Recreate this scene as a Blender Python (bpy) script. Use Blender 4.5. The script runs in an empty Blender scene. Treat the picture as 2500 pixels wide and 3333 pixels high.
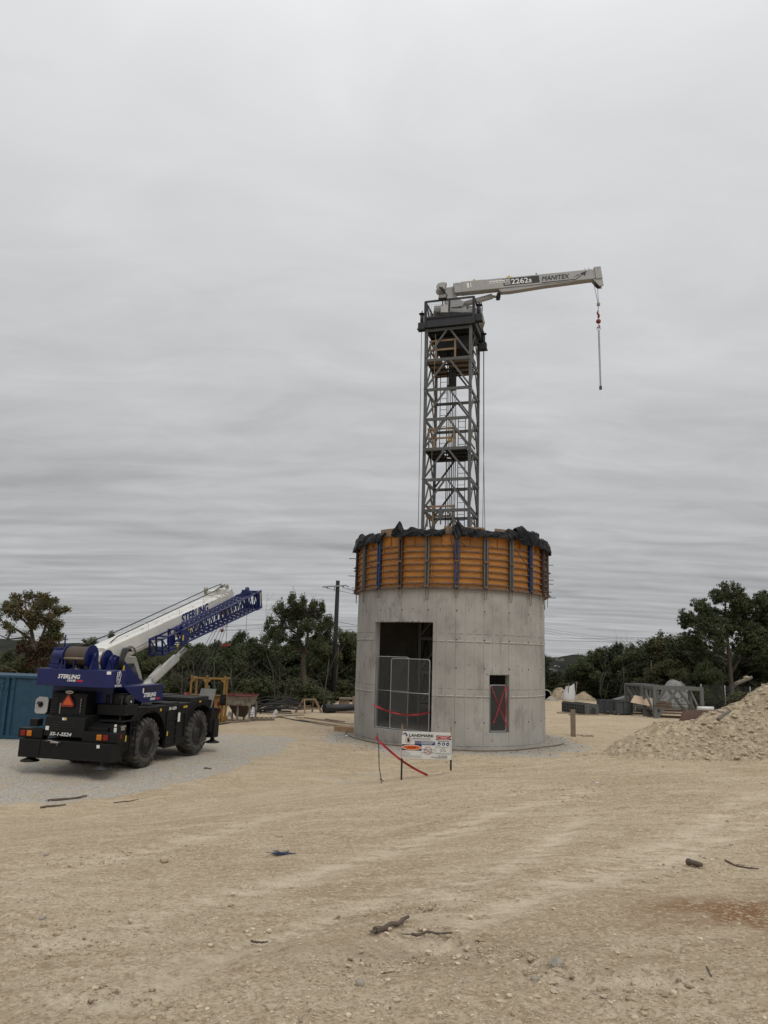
import bpy, bmesh, math, random
import numpy as np
from mathutils import Vector, Matrix
random.seed(7); rs = np.random.RandomState(11)
R_ = math.radians
scene = bpy.context.scene
COL = scene.collection
# ------------------------------------------------------------------ camera
F = 2409.; CX, CY = 1250., 1666.5; RHO = R_(1.8); HY = 2123.; CZ = 4.35
_v = np.array([0, -(HY-CY)/F, -1.]); _e = _v + np.array([.3, -.3*math.tan(RHO), 0])
AY = _v/np.linalg.norm(_v); AZ = np.cross(_e, _v); AZ /= np.linalg.norm(AZ)
if AZ[1] < 0: AZ = -AZ
AX = np.cross(AY, AZ)
RM = np.array([AX, AY, AZ])
def P(px, py, D):
    """point seen at photo pixel (px, py) on the plane y = D"""
    d = RM @ np.array([(px-CX)/F, -(py-CY)/F, -1.])
    return Vector((np.array([0, 0, CZ]) + d*(D/d[1])).tolist())
def G(px, py, z=0.):
    d = RM @ np.array([(px-CX)/F, -(py-CY)/F, -1.])
    return Vector((np.array([0, 0, CZ]) + d*((z-CZ)/d[2])).tolist())
cd = bpy.data.cameras.new("camera"); cam = bpy.data.objects.new("camera", cd); COL.objects.link(cam)
M4 = Matrix(RM.tolist()).to_4x4(); M4.translation = (0, 0, CZ); cam.matrix_world = M4
cd.sensor_fit = 'VERTICAL'; cd.sensor_height = 24.; cd.lens = F/3333.*24.
cd.clip_start = .1; cd.clip_end = 6000
scene.camera = cam
scene.render.resolution_x = 768; scene.render.resolution_y = 1024
scene.view_settings.view_transform = 'Standard'; scene.view_settings.look = 'None'
scene.view_settings.exposure = 0.; scene.view_settings.gamma = 1.
# ------------------------------------------------------------------ sky and sun
SUN_EL, SUN_ROT = R_(52), R_(150)
w = bpy.data.worlds.new("World"); scene.world = w; w.use_nodes = True
nt = w.node_tree; N = nt.nodes; L = nt.links; N.clear()
def nd(tree, typ, **kw):
    n = tree.nodes.new(typ)
    for k, val in kw.items(): setattr(n, k, val)
    return n
out = nd(nt, 'ShaderNodeOutputWorld'); bg = nd(nt, 'ShaderNodeBackground'); bg.inputs[1].default_value = .1
sky = nd(nt, 'ShaderNodeTexSky', sky_type='NISHITA'); sky.sun_disc = False; sky.sun_elevation = SUN_EL; sky.sun_rotation = SUN_ROT
tc = nd(nt, 'ShaderNodeTexCoord'); sx = nd(nt, 'ShaderNodeSeparateXYZ'); L.new(tc.outputs['Generated'], sx.inputs[0])
def mth(op, a, b=None, tree=nt, clamp=False):
    n = nd(tree, 'ShaderNodeMath', operation=op); n.use_clamp = clamp
    for i, q in enumerate((a, b)):
        if q is None: continue
        if isinstance(q, (int, float)): n.inputs[i].default_value = q
        else: tree.links.new(q, n.inputs[i])
    return n.outputs[0]
zc = mth('MAXIMUM', sx.outputs[2], 0.); den = mth('ADD', zc, .085)
cx_ = mth('DIVIDE', sx.outputs[0], mth('POWER', den, .62)); cy_ = mth('DIVIDE', sx.outputs[1], den)
cb = nd(nt, 'ShaderNodeCombineXYZ'); L.new(cx_, cb.inputs[0]); L.new(cy_, cb.inputs[1])
def cloud(scale, rot, det, rough, dist, sc=1.0):
    mp = nd(nt, 'ShaderNodeMapping'); mp.inputs['Rotation'].default_value = (0, 0, R_(rot)); mp.inputs['Scale'].default_value = scale
    L.new(cb.outputs[0], mp.inputs[0])
    n = nd(nt, 'ShaderNodeTexNoise'); n.inputs['Scale'].default_value = sc; n.inputs['Detail'].default_value = det
    n.inputs['Roughness'].default_value = rough; n.inputs['Distortion'].default_value = dist
    L.new(mp.outputs[0], n.inputs['Vector']); return n.outputs['Fac']
c1 = cloud((1.5, 1.8, 1), -14, 7, .6, .7); c2 = cloud((.30, .55, 1), 12, 5, .55, .8); c3 = cloud((2.6, 3.0, 1), 8, 5, .55, 1.0)
wm = nd(nt, 'ShaderNodeMapping'); wm.inputs['Rotation'].default_value = (0, 0, R_(7)); wm.inputs['Scale'].default_value = (.95, 1, 1); L.new(cb.outputs[0], wm.inputs[0])
wv = nd(nt, 'ShaderNodeTexWave', wave_type='BANDS', bands_direction='Y', wave_profile='SIN'); wv.inputs['Scale'].default_value = 1.15; wv.inputs['Distortion'].default_value = 7.; wv.inputs['Detail'].default_value = 3.; wv.inputs['Detail Scale'].default_value = .55; wv.inputs['Detail Roughness'].default_value = .55
L.new(wm.outputs[0], wv.inputs[0])
mr = mth('ADD', mth('MULTIPLY', c1, .5), mth('ADD', mth('MULTIPLY', c2, .45), mth('MULTIPLY', c3, .45)))
mr = mth('SUBTRACT', mr, .70)
wamp = mth('MULTIPLY', mth('SUBTRACT', .42, zc, clamp=True), .27)
wrel = mth('MULTIPLY', mth('SUBTRACT', wv.outputs['Fac'], .5), wamp)
lo = mth('MULTIPLY', mth('SUBTRACT', 1.0, mth('MULTIPLY', zc, 1.75), clamp=True), 1.0)   # cloud relief is strongest low in the sky
amp = mth('ADD', mth('MULTIPLY', lo, .95), .36)
rel = mth('ADD', wrel, mth('ADD', 1.0, mth('MULTIPLY', mr, amp)))
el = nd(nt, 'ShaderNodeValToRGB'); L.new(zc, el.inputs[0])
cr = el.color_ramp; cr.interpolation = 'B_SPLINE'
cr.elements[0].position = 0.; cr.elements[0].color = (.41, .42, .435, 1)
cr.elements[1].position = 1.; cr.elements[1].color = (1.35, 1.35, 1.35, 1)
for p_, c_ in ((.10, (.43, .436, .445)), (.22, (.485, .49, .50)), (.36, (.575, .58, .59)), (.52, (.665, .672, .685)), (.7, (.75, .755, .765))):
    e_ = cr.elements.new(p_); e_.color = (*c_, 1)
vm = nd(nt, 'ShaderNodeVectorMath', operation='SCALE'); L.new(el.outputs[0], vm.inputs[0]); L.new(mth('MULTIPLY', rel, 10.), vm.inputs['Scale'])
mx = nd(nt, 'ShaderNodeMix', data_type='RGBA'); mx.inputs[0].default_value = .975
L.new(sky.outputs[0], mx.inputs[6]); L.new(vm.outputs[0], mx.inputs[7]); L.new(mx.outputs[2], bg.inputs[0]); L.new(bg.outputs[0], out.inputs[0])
sl = bpy.data.lights.new("sun", 'SUN'); sl.energy = 1.1; sl.angle = R_(35); sl.color = (1, .97, .92)
so = bpy.data.objects.new("sun", sl); COL.objects.link(so)
_sd = Vector((math.sin(SUN_ROT)*math.cos(SUN_EL), math.cos(SUN_ROT)*math.cos(SUN_EL), math.sin(SUN_EL)))
so.rotation_euler = _sd.to_track_quat('Z', 'Y').to_euler()
# ------------------------------------------------------------------ materials
MATS = {}
def mat(name, c, rough=.6, metal=0., var=.18, vs=3., bump=0., bs=30., c2=None, c2s=1.5, c2t=.6, spec=.5, stretch=None, rand=0.):
    """Principled with a noise brightness variation, an optional second colour in patches (dust, rust) and a bump"""
    if name in MATS: return MATS[name]
    m = bpy.data.materials.new(name); m.use_nodes = True; t = m.node_tree; b = t.nodes['Principled BSDF']
    b.inputs['Roughness'].default_value = rough; b.inputs['Metallic'].default_value = metal
    b.inputs['Specular IOR Level'].default_value = spec
    co = t.nodes.new('ShaderNodeTexCoord').outputs['Object']
    if stretch:
        mp = t.nodes.new('ShaderNodeMapping'); mp.inputs['Scale'].default_value = stretch; t.links.new(co, mp.inputs[0]); co = mp.outputs[0]
    def noise(s, det=4, ro=.6):
        n = t.nodes.new('ShaderNodeTexNoise'); n.inputs['Scale'].default_value = s; n.inputs['Detail'].default_value = det
        n.inputs['Roughness'].default_value = ro; t.links.new(co, n.inputs['Vector']); return n.outputs['Fac']
    base = t.nodes.new('ShaderNodeRGB'); base.outputs[0].default_value = (*c, 1); cur = base.outputs[0]
    if c2:
        mr_ = t.nodes.new('ShaderNodeMapRange'); mr_.inputs[1].default_value = c2t-.08; mr_.inputs[2].default_value = c2t+.1
        t.links.new(noise(c2s, 6, .65), mr_.inputs[0])
        k = t.nodes.new('ShaderNodeMix'); k.data_type = 'RGBA'; k.inputs[7].default_value = (*c2, 1)
        t.links.new(mr_.outputs[0], k.inputs[0]); t.links.new(cur, k.inputs[6]); cur = k.outputs[2]
    f = mth('ADD', mth('MULTIPLY', noise(vs), var*2.6, t), 1-var*1.3, t)
    if rand:
        oi = t.nodes.new('ShaderNodeObjectInfo'); f = mth('MULTIPLY', f, mth('ADD', mth('MULTIPLY', oi.outputs['Random'], rand, t), 1-rand/2, t), t)
    s = t.nodes.new('ShaderNodeVectorMath'); s.operation = 'SCALE'; t.links.new(cur, s.inputs[0]); t.links.new(f, s.inputs['Scale'])
    t.links.new(s.outputs[0], b.inputs['Base Color'])
    if bump:
        bp = t.nodes.new('ShaderNodeBump'); bp.inputs['Strength'].default_value = bump; bp.inputs['Distance'].default_value = .02
        t.links.new(noise(bs, 5), bp.inputs['Height']); t.links.new(bp.outputs[0], b.inputs['Normal'])
    MATS[name] = m; return m
dust = (.30, .25, .18)
blue = mat('crane_blue_paint', (.0035, .010, .085), .4, 0, .15, 2., c2=(.020, .028, .085), c2s=1.2, c2t=.7)
black = mat('black_paint', (.0055, .0056, .006), .55, 0, .2, 2.5, c2=(.016, .015, .013), c2s=1.6, c2t=.62, spec=.3)
deckblk = mat('deck_black', (.014, .014, .014), .75, 0, .25, 3., c2=(.05, .046, .04), c2s=2., c2t=.6)
white = mat('white_paint', (.66, .65, .61), .38, 0, .08, 1.5, c2=(.48, .46, .41), c2s=2.2, c2t=.66)
rubber = mat('tyre_rubber', (.028, .027, .026), .88, 0, .25, 6., bump=.5, bs=40, c2=(.085, .078, .066), c2s=3., c2t=.5)
rim_m = mat('rim_black', (.012, .012, .013), .5, 0, .2, 5, c2=(.05, .045, .038), c2s=6, c2t=.6)
chrome = mat('steel_bright', (.42, .41, .39), .35, .8, .15, 5)
greyst = mat('galvanised_grey_steel', (.105, .108, .105), .55, .25, .22, 2.5, c2=(.075, .06, .048), c2s=3., c2t=.66)
greydk = mat('dark_grey_steel', (.030, .031, .034), .6, .2, .25, 2.5, c2=(.045, .038, .033), c2s=3., c2t=.64)
cranegrey = mat('boom_crane_grey_paint', (.34, .335, .325), .5, 0, .1, 1.4, c2=(.26, .25, .235), c2s=2.5, c2t=.65)
wood = mat('raw_lumber', (.25, .172, .108), .8, 0, .3, 2., bump=.2, bs=30, stretch=(1, 1, 1))
woodold = mat('weathered_lumber', (.20, .155, .11), .85, 0, .3, 4., bump=.3, bs=40)
orange = mat('orange_formwork_ply', (.50, .205, .032), .5, 0, .4, 1.3, c2=(.31, .115, .022), c2s=2.6, c2t=.55, bump=.15, bs=8, stretch=(1, 1, 3.))
ribm = mat('formwork_rib', (.17, .115, .08), .8, 0, .25, 6, c2=(.10, .05, .028), c2s=5, c2t=.55)
brownst = mat('rusty_brown_steel', (.065, .034, .024), .75, .1, .3, 5, c2=(.11, .05, .025), c2s=6)
bluest = mat('blue_steel', (.020, .042, .105), .5, .1, .2, 4, c2=(.06, .055, .06), c2s=5, c2t=.68)
tarpm = mat('black_plastic_sheet', (.004, .004, .0045), .40, 0, .25, 2., bump=.1, bs=5, spec=.16)
yellowm = mat('yellow_machine_paint', (.25, .135, .028), .5, 0, .2, 3, c2=(.22, .13, .06), c2s=3, c2t=.62)
hopm = mat('weathered_hopper_steel', (.26, .235, .19), .7, .1, .3, 3, c2=(.09, .062, .045), c2s=3., c2t=.52)
redm = mat('red_tape', (.33, .010, .018), .45, 0, .15, 8)
redp = mat('red_paint', (.20, .018, .016), .55, 0, .2, 8)
glass = mat('dark_window_glass', (.035, .05, .05), .08, 0, .1, 2, spec=.7)
boxblue = mat('container_blue_paint', (.010, .050, .088), .55, 0, .15, 1.5, c2=(.02, .068, .10), c2s=3., c2t=.62)
galv = mat('galvanised_tube', (.33, .34, .34), .4, .5, .15, 6)
wirem = mat('wire_grey', (.20, .20, .195), .5, .4, .1, 6)
cable = mat('wire_rope', (.05, .046, .042), .6, .3, .2, 9)
poleblk = mat('creosote_pole', (.010, .009, .009), .8, 0, .3, 3)
pipeblk = mat('black_plastic_pipe', (.012, .012, .013), .5, 0, .2, 3)
whitetxt = mat('white_lettering', (.72, .72, .70), .5, 0, .05, 3)
blacktxt = mat('black_lettering', (.012, .012, .015), .5, 0, .05, 3)
navytxt = mat('navy_lettering', (.012, .028, .14), .45, 0, .05, 3)
redtxt = mat('red_lettering', (.42, .02, .03), .5, 0, .05, 3)
yelst = mat('yellow_sticker', (.55, .40, .04), .5, 0, .05, 3)
orangest = mat('orange_reflector', (.62, .10, .015), .4, 0, .08, 5)
lampred = mat('red_lamp_lens', (.20, .008, .008), .2, 0, .1, 5)
lampamb = mat('amber_lamp_lens', (.50, .16, .012), .2, 0, .1, 5)
bark = mat('juniper_bark', (.085, .068, .052), .9, 0, .3, 3, bump=.6, bs=20, stretch=(3, 3, .6))
barkgrey = mat('dead_branch_grey', (.14, .125, .105), .9, 0, .25, 4)
stoneg = mat('grey_stone', (.29, .26, .215), .9, 0, .25, 6, bump=.4, bs=25)
stonet = mat('pale_limestone', (.44, .375, .275), .92, 0, .25, 5, bump=.5, bs=22, c2=(.33, .265, .175), c2s=4, c2t=.5)
plastic = mat('white_plastic_sheet', (.62, .62, .62), .4, 0, .1, 4, bump=.3, bs=10)
def leafmat(name, c, c2, rand=.35):
    return mat(name, c, .75, 0, .35, 1.1, c2=c2, c2s=.9, c2t=.5, spec=.2, rand=rand)
leaf_dark = leafmat('juniper_needles', (.060, .076, .038), (.082, .092, .042))
leaf_mid = leafmat('cedar_needles', (.072, .086, .040), (.098, .102, .046))
leaf_olive = leafmat('olive_leaves', (.100, .104, .046), (.085, .078, .042))
leaf_brown = leafmat('autumn_oak_leaves', (.092, .098, .042), (.112, .080, .040))
leaf_red = leafmat('rusty_red_leaves', (.070, .032, .018), (.045, .040, .015))
# ------------------------------------------------------------------ mesh builder
MADE = []
class MB:
    def __init__(s): s.v = []; s.f = []; s.sm = []
    def add(s, vs, fs, smooth=False):
        o = len(s.v); s.v += [tuple(q) for q in vs]
        for q in fs: s.f.append(tuple(o+i for i in q)); s.sm.append(smooth)
        return s
    def box(s, c, d, rz=0., m=None):
        hx, hy, hz = d[0]/2, d[1]/2, d[2]/2
        vs = [Vector((x, y, z)) for z in (-hz, hz) for y in (-hy, hy) for x in (-hx, hx)]
        rot = m if m is not None else Matrix.Rotation(rz, 3, 'Z')
        vs = [rot @ q + Vector(c) for q in vs]
        return s.add(vs, [(0, 2, 3, 1), (4, 5, 7, 6), (0, 1, 5, 4), (2, 6, 7, 3), (0, 4, 6, 2), (1, 3, 7, 5)])
    def bar(s, a, b, w, h=None, up=(0, 0, 1)):
        a = Vector(a); b = Vector(b); h = h or w; d = (b-a); ln = d.length
        if ln < 1e-6: return s
        d /= ln; up = Vector(up)
        if abs(d.dot(up)) > .98: up = Vector((0, 1, 0)) if abs(d.y) < .9 else Vector((1, 0, 0))
        x = d.cross(up).normalized(); z = x.cross(d)
        return s.box((a+b)/2, (w, ln, h), m=Matrix((x, d, z)).transposed())
    def tube(s, pts, r, n=8, cap=True, smooth=True):
        pts = [Vector(q) for q in pts]; rr = r if isinstance(r, (list, tuple)) else [r]*len(pts)
        o = []; last = None
        for i, q in enumerate(pts):
            d = (pts[min(i+1, len(pts)-1)]-pts[max(i-1, 0)])
            d = d.normalized() if d.length > 1e-9 else Vector((0, 0, 1))
            if last is None:
                last = d.orthogonal().normalized()
            x = (last - d*last.dot(d))
            x = x.normalized() if x.length > 1e-6 else d.orthogonal().normalized()
            last = x; y = d.cross(x)
            for k in range(n):
                a = 2*math.pi*k/n; o.append(q + (x*math.cos(a)+y*math.sin(a))*rr[i])
        fs = []
        for i in range(len(pts)-1):
            for k in range(n):
                fs.append((i*n+k, i*n+(k+1) % n, (i+1)*n+(k+1) % n, (i+1)*n+k))
        s.add(o, fs, smooth)
        if cap:
            b = len(s.v)-len(o)
            s.f.append(tuple(b+k for k in range(n-1, -1, -1))); s.sm.append(False)
            s.f.append(tuple(b+(len(pts)-1)*n+k for k in range(n))); s.sm.append(False)
        return s
    def rev(s, prof, c, axis='X', n=32, smooth=True):
        """prof: list of (t along axis, radius); closed loop not needed"""
        ax = {'X': (Vector((1, 0, 0)), Vector((0, 1, 0)), Vector((0, 0, 1))), 'Z': (Vector((0, 0, 1)), Vector((1, 0, 0)), Vector((0, 1, 0))), 'Y': (Vector((0, 1, 0)), Vector((0, 0, 1)), Vector((1, 0, 0)))}[axis]
        o = []; c = Vector(c)
        for t_, r_ in prof:
            for k in range(n):
                a = 2*math.pi*k/n; o.append(c+ax[0]*t_+(ax[1]*math.cos(a)+ax[2]*math.sin(a))*r_)
        fs = [(i*n+k, i*n+(k+1) % n, (i+1)*n+(k+1) % n, (i+1)*n+k) for i in range(len(prof)-1) for k in range(n)]
        s.add(o, fs, smooth); b = len(s.v)-len(o)
        if prof[0][1] > 1e-4: s.f.append(tuple(b+k for k in range(n-1, -1, -1))); s.sm.append(False)
        if prof[-1][1] > 1e-4: s.f.append(tuple(b+(len(prof)-1)*n+k for k in range(n))); s.sm.append(False)
        return s
    def prism(s, poly, e, off):
        """poly: 3D points of a flat outline, off: extrusion vector"""
        poly = [Vector(q) for q in poly]; off = Vector(off); n = len(poly)
        fs = [tuple(range(n)), tuple(range(2*n-1, n-1, -1))] + [(i, i+n, (i+1) % n+n, (i+1) % n) for i in range(n)]
        return s.add(poly+[q+off for q in poly], fs)
    def xprism(s, yz, x0, x1): return s.prism([(x0, y, z) for y, z in yz], None, (x1-x0, 0, 0))
    def yprism(s, xz, y0, y1): return s.prism([(x, y0, z) for x, z in xz], None, (0, y1-y0, 0))
    def zprism(s, xy, z0, z1): return s.prism([(x, y, z0) for x, y in xy], None, (0, 0, z1-z0))
    def rock(s, c, r, seed=0, sub=1, flat=.7):
        g = random.Random(seed); bm = bmesh.new(); bmesh.ops.create_icosphere(bm, subdivisions=sub, radius=1)
        sc = Vector((g.uniform(.8, 1.25), g.uniform(.7, 1.1), g.uniform(.5, 1)*flat)); rt = Matrix.Rotation(g.uniform(0, 6.3), 3, 'Z')
        pl = [(Vector((g.gauss(0, 1), g.gauss(0, 1), g.gauss(0, 1))).normalized(), g.uniform(.55, .9)) for _ in range(7)]
        vs = []
        for q in bm.verts:
            p = q.co.copy()
            for nrm, d in pl:
                k = p.dot(nrm)
                if k > d: p -= nrm*(k-d)
            p *= g.uniform(.93, 1.07); p = Vector((p.x*sc.x, p.y*sc.y, p.z*sc.z)); vs.append(rt @ (p*r) + Vector(c))
        fs = [[q.index for q in fc.verts] for fc in bm.faces]; bm.free()
        return s.add(vs, fs, False)
    def split(s, name, m, parent=None, bevel=0.):
        par = list(range(len(s.v)))
        def find(a):
            while par[a] != a: par[a] = par[par[a]]; a = par[a]
            return a
        for f in s.f:
            for q in f[1:]: par[find(q)] = find(f[0])
        grp = {}
        for f, sm_ in zip(s.f, s.sm): grp.setdefault(find(f[0]), []).append((f, sm_))
        first = None
        for fl in grp.values():
            ids = sorted({i for f, _ in fl for i in f}); mp = {a: b for b, a in enumerate(ids)}; q = MB(); q.v = [s.v[i] for i in ids]; q.f = [tuple(mp[i] for i in f) for f, _ in fl]; q.sm = [k for _, k in fl]
            o = q.build(name, m, parent, bevel); first = first or o
        return first
    def build(s, name, m, parent=None, bevel=0., world=False):
        me = bpy.data.meshes.new(name); vs = s.v
        if world and parent is not None:
            inv = parent_world(parent).inverted(); vs = [tuple(inv @ Vector(q)) for q in vs]
        me.from_pydata(vs, [], s.f); me.polygons.foreach_set('use_smooth', s.sm); me.update()
        bm = bmesh.new(); bm.from_mesh(me); bmesh.ops.recalc_face_normals(bm, faces=bm.faces); bm.to_mesh(me); bm.free()
        me.materials.append(m)
        o = bpy.data.objects.new(name, me); COL.objects.link(o); MADE.append(o)
        if parent is not None: o.parent = parent
        if bevel:
            b = o.modifiers.new('bevel', 'BEVEL'); b.width = bevel; b.segments = 2; b.limit_method = 'ANGLE'; b.angle_limit = R_(40)
        return o
def parent_world(o):
    m = Matrix.LocRotScale(o.location, o.rotation_euler, o.scale)
    return parent_world(o.parent) @ m if o.parent else m
def tag(o, label=None, cat=None, group=None, kind=None):
    if label: o['label'] = label
    if cat: o['category'] = cat
    if group: o['group'] = group
    if kind: o['kind'] = kind
    return o
def thing(name, label, cat, loc=(0, 0, 0), rz=0., group=None):
    o = bpy.data.objects.new(name, None); COL.objects.link(o); o.location = loc; o.rotation_euler = (0, 0, rz); o.empty_display_size = .2
    return tag(o, label, cat, group)
def raw(name, vs, fs, m, parent=None, smooth=False):
    me = bpy.data.meshes.new(name); me.from_pydata([tuple(q) for q in vs], [], fs); me.update()
    if smooth: me.polygons.foreach_set('use_smooth', [True]*len(me.polygons))
    me.materials.append(m); o = bpy.data.objects.new(name, me); COL.objects.link(o)
    if parent is not None: o.parent = parent
    return o
def text(s, size, m, parent, pos, xd, ud, name='lettering', bold=0., shear=0., align='LEFT', ext=.002, sx_=1., spacing=1.):
    """flat lettering baked to a mesh: pos = baseline point, xd = reading direction, ud = up direction"""
    c = bpy.data.curves.new(name, 'FONT'); c.body = s; c.size = size; c.extrude = ext; c.shear = shear
    c.align_x = align; c.space_character = spacing; c.resolution_u = 3; c.space_line = .95
    tmp = bpy.data.objects.new(name, c); COL.objects.link(tmp)
    dg = bpy.context.evaluated_depsgraph_get(); dg.update(); me = bpy.data.meshes.new_from_object(tmp.evaluated_get(dg))
    bpy.data.objects.remove(tmp)
    if bold:      # bolder strokes: the same glyphs again, shifted a hair and set a hair proud
        b_ = bold*size*.8; vs0 = [v.co.copy() for v in me.vertices]; f0 = [list(p.vertices) for p in me.polygons]; V2 = []; F2 = []
        for k, (dx, dy) in enumerate(((0, 0), (b_, 0), (-b_, 0), (0, b_), (0, -b_))):
            o_ = len(V2); V2 += [(v.x+dx, v.y+dy, v.z+k*.0004) for v in vs0]; F2 += [[o_+i for i in f] for f in f0]
        me = bpy.data.meshes.new(name); me.from_pydata(V2, [], F2); me.update()
    x = Vector(xd).normalized(); u = Vector(ud); u = (u-x*u.dot(x)).normalized(); n = x.cross(u)
    mm = Matrix((x*sx_, u, n)).transposed().to_4x4(); mm.translation = Vector(pos); me.transform(mm)
    me.materials.clear(); me.materials.append(m); me.name = name
    o = bpy.data.objects.new(name, me); COL.objects.link(o); o.parent = parent; return o
# ------------------------------------------------------------------ value noise in numpy
_T = np.random.RandomState(3).rand(256, 256)
def vn(x, y):
    xi = np.floor(x).astype(int); yi = np.floor(y).astype(int); fx = x-xi; fy = y-yi; fx = fx*fx*(3-2*fx); fy = fy*fy*(3-2*fy)
    a = _T[xi & 255, yi & 255]; b = _T[(xi+1) & 255, yi & 255]; c = _T[xi & 255, (yi+1) & 255]; d = _T[(xi+1) & 255, (yi+1) & 255]
    return (a*(1-fx)+b*fx)*(1-fy)+(c*(1-fx)+d*fx)*fy
def fbm(x, y, o=4, g=.5):
    t = 0; a = 1.; n = 0
    for i in range(o): t = t+a*(vn(x+i*17.3, y+i*9.1)-.5); n += a; a *= g; x = x*2.03; y = y*2.03
    return t/n*2
def sstep(a, b, x): t = np.clip((x-a)/(b-a), 0, 1); return t*t*(3-2*t)
# ------------------------------------------------------------------ the lie of the land
def plateau(x, y):
    k = np.interp(x, [-14, -8, -3, 0, 1.7, 6, 14], [.150, .143, .102, .083, .066, .044, .03])
    z = 2.75 - k*y
    z = np.maximum(z, 0)+.12*np.exp(-np.abs(z)*4)
    ye = np.interp(x, [-12, -6, 0, 2, 6, 12, 20], [22, 21, 19.3, 19.0, 20.5, 24, 27])
    return z*(1-sstep(ye, ye+6.5, y))
def H(x, y):
    x = np.asarray(x, float); y = np.asarray(y, float)
    z = plateau(x, np.maximum(y, -20))
    far = sstep(60, 400, y)
    z = z + .10*fbm(x*.25, y*.25, 3)*(1-sstep(30, 60, y)*.6) - far*12
    return z + .19*(1-sstep(5.5, 9.5, np.hypot(x-3.43, y-39.4)))
def micro(x, y):
    rz_ = sstep(-.15, .35, fbm(x*.35+5, y*.35, 3))
    return (1-sstep(24, 36, y))*(.030*fbm(x*1.6, y*1.6, 3) + .024*np.abs(fbm(x*6, y*5, 3))*(.35+rz_) + .012*fbm(x*16, y*13, 2)*(.3+rz_))
def gz(x, y): return float(H(x, y)+micro(np.asarray(float(x)), np.asarray(float(y))))
def yspace(a, b, k, lim=1e9):
    o = [a]
    while o[-1] < b: o.append(o[-1]+min(max(.03, k*o[-1]), lim))
    return o
ys = np.array([-40, -20, -8, -3, 0, 1.0]+yspace(1.6, 24, .0085)+list(np.linspace(24.4, 75, 110))+[80, 90, 105, 125, 150, 200, 280, 400, 700, 1500, 3500])
xs = np.concatenate([-np.array([3500, 1500, 700, 350, 180, 120, 90, 70, 55, 45]), np.linspace(-38, -12, 60), np.linspace(-11.8, -4.2, 90), np.linspace(-4.1, 4.1, 190), np.linspace(4.2, 11.8, 90), np.linspace(12, 38, 60), np.array([45, 55, 70, 90, 120, 180, 350, 700, 1500, 3500])])
XX, YY = np.meshgrid(xs, ys)
track = np.zeros_like(XX)
def band(xa, ya, xb, yb, wd):    # compacted wheel track between two ground points
    dx, dy = xb-xa, yb-ya; ln = math.hypot(dx, dy); wob = .25*fbm(XX*.5, YY*.5, 2)
    d = ((XX-xa)*dy-(YY-ya)*dx)/ln+wob; t = ((XX-xa)*dx+(YY-ya)*dy)/ln
    return np.exp(-(d/wd)**2)*sstep(-1, 1, t)*(1-sstep(ln-1, ln+1.5, t))
for a, b, wd in (((250, 3250), (1500, 2900), .16), ((1300, 3020), (1900, 2700), .2), ((1180, 3150), (2480, 2640), .22), ((100, 3000), (1900, 2560), .3), ((1500, 3000), (2500, 2720), .2), ((0, 2700), (900, 2560), .35)):
    pa = G(*a, 2.3); pb = G(*b, 2.0); track = np.maximum(track, band(pa.x, pa.y, pb.x, pb.y, wd))
ZZ = H(XX, YY) + micro(XX, YY) - .02*track*(1-sstep(24, 36, YY))
# cleat marks pressed by a tracked machine
for (px, py, ang, ln_, wd_) in ((275, 3200, -.5, .40, .14), (1420, 3025, -.75, .45, .22), (1620, 3095, -.75, .5, .16), (1990, 3190, -.3, .5, .2)):
    c = G(px, py, 2.4); ca, sa = math.cos(ang), math.sin(ang); u = (XX-c.x)*ca+(YY-c.y)*sa; v_ = -(XX-c.x)*sa+(YY-c.y)*ca
    msk = np.exp(-(u/ln_)**4-(v_/wd_)**4); ZZ += msk*(.012*np.sign(np.sin(u*2*math.pi/.12+v_*1.5))-.01); track = np.maximum(track, msk)
nx, ny = len(xs), len(ys)
idx = np.arange(nx*ny).reshape(ny, nx)
fs = np.stack([idx[:-1, :-1], idx[:-1, 1:], idx[1:, 1:], idx[1:, :-1]], -1).reshape(-1, 4)
def attr(me, name, a):
    at = me.attributes.new(name, 'FLOAT', 'POINT'); at.data.foreach_set('value', np.ascontiguousarray(a, dtype=np.float32).ravel())
gme = bpy.data.meshes.new('ground'); gme.from_pydata(np.stack([XX, YY, ZZ], -1).reshape(-1, 3).tolist(), [], fs.tolist()); gme.update()
gme.polygons.foreach_set('use_smooth', [True]*len(gme.polygons))
nz = fbm(XX*.22, YY*.22, 4); nf = fbm(XX*1.1+7, YY*1.1, 3)
# gravel laid round the mobile crane and round the concrete shaft
bl = np.interp(XX, [-30, -12.5, -9.0, -7.0, -5.6, -3.5], [19.5, 20.0, 21.2, 24.0, 27, 38])
gr = sstep(-.5, .6, YY-bl+nf*.9)*(1-sstep(-5.6, -3.2, XX+nz*2.2))*(1-sstep(36, 42, YY))
dped = np.hypot(XX-3.4, YY-39.4)
gr2 = (1-sstep(5.5, 7.4, dped+nf*1.2+nz*1.4))*.85
gr3 = np.exp(-((XX+1.2)/2.2)**2-((YY-27.5)/2.)**2)*sstep(0, .4, nf+.1)
grav = np.clip(np.maximum(np.maximum(gr, gr2), gr3*.7), 0, 1)
cr_ = G(2440, 2950, 2.4)
rust = np.exp(-(((XX-cr_.x)/1.0)**2+((YY-cr_.y)/.62)**2)**1.5*1.2)*sstep(-.6, .0, nf+.3*fbm(XX*4, YY*4, 3)+.25)
dc = G(1380, 3070, 2.4); damp = np.exp(-(((XX-dc.x)/1.4)**2+((YY-dc.y)/.4)**2))*.9
attr(gme, 'gravel', grav); attr(gme, 'rust', rust); attr(gme, 'track', track)
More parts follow.
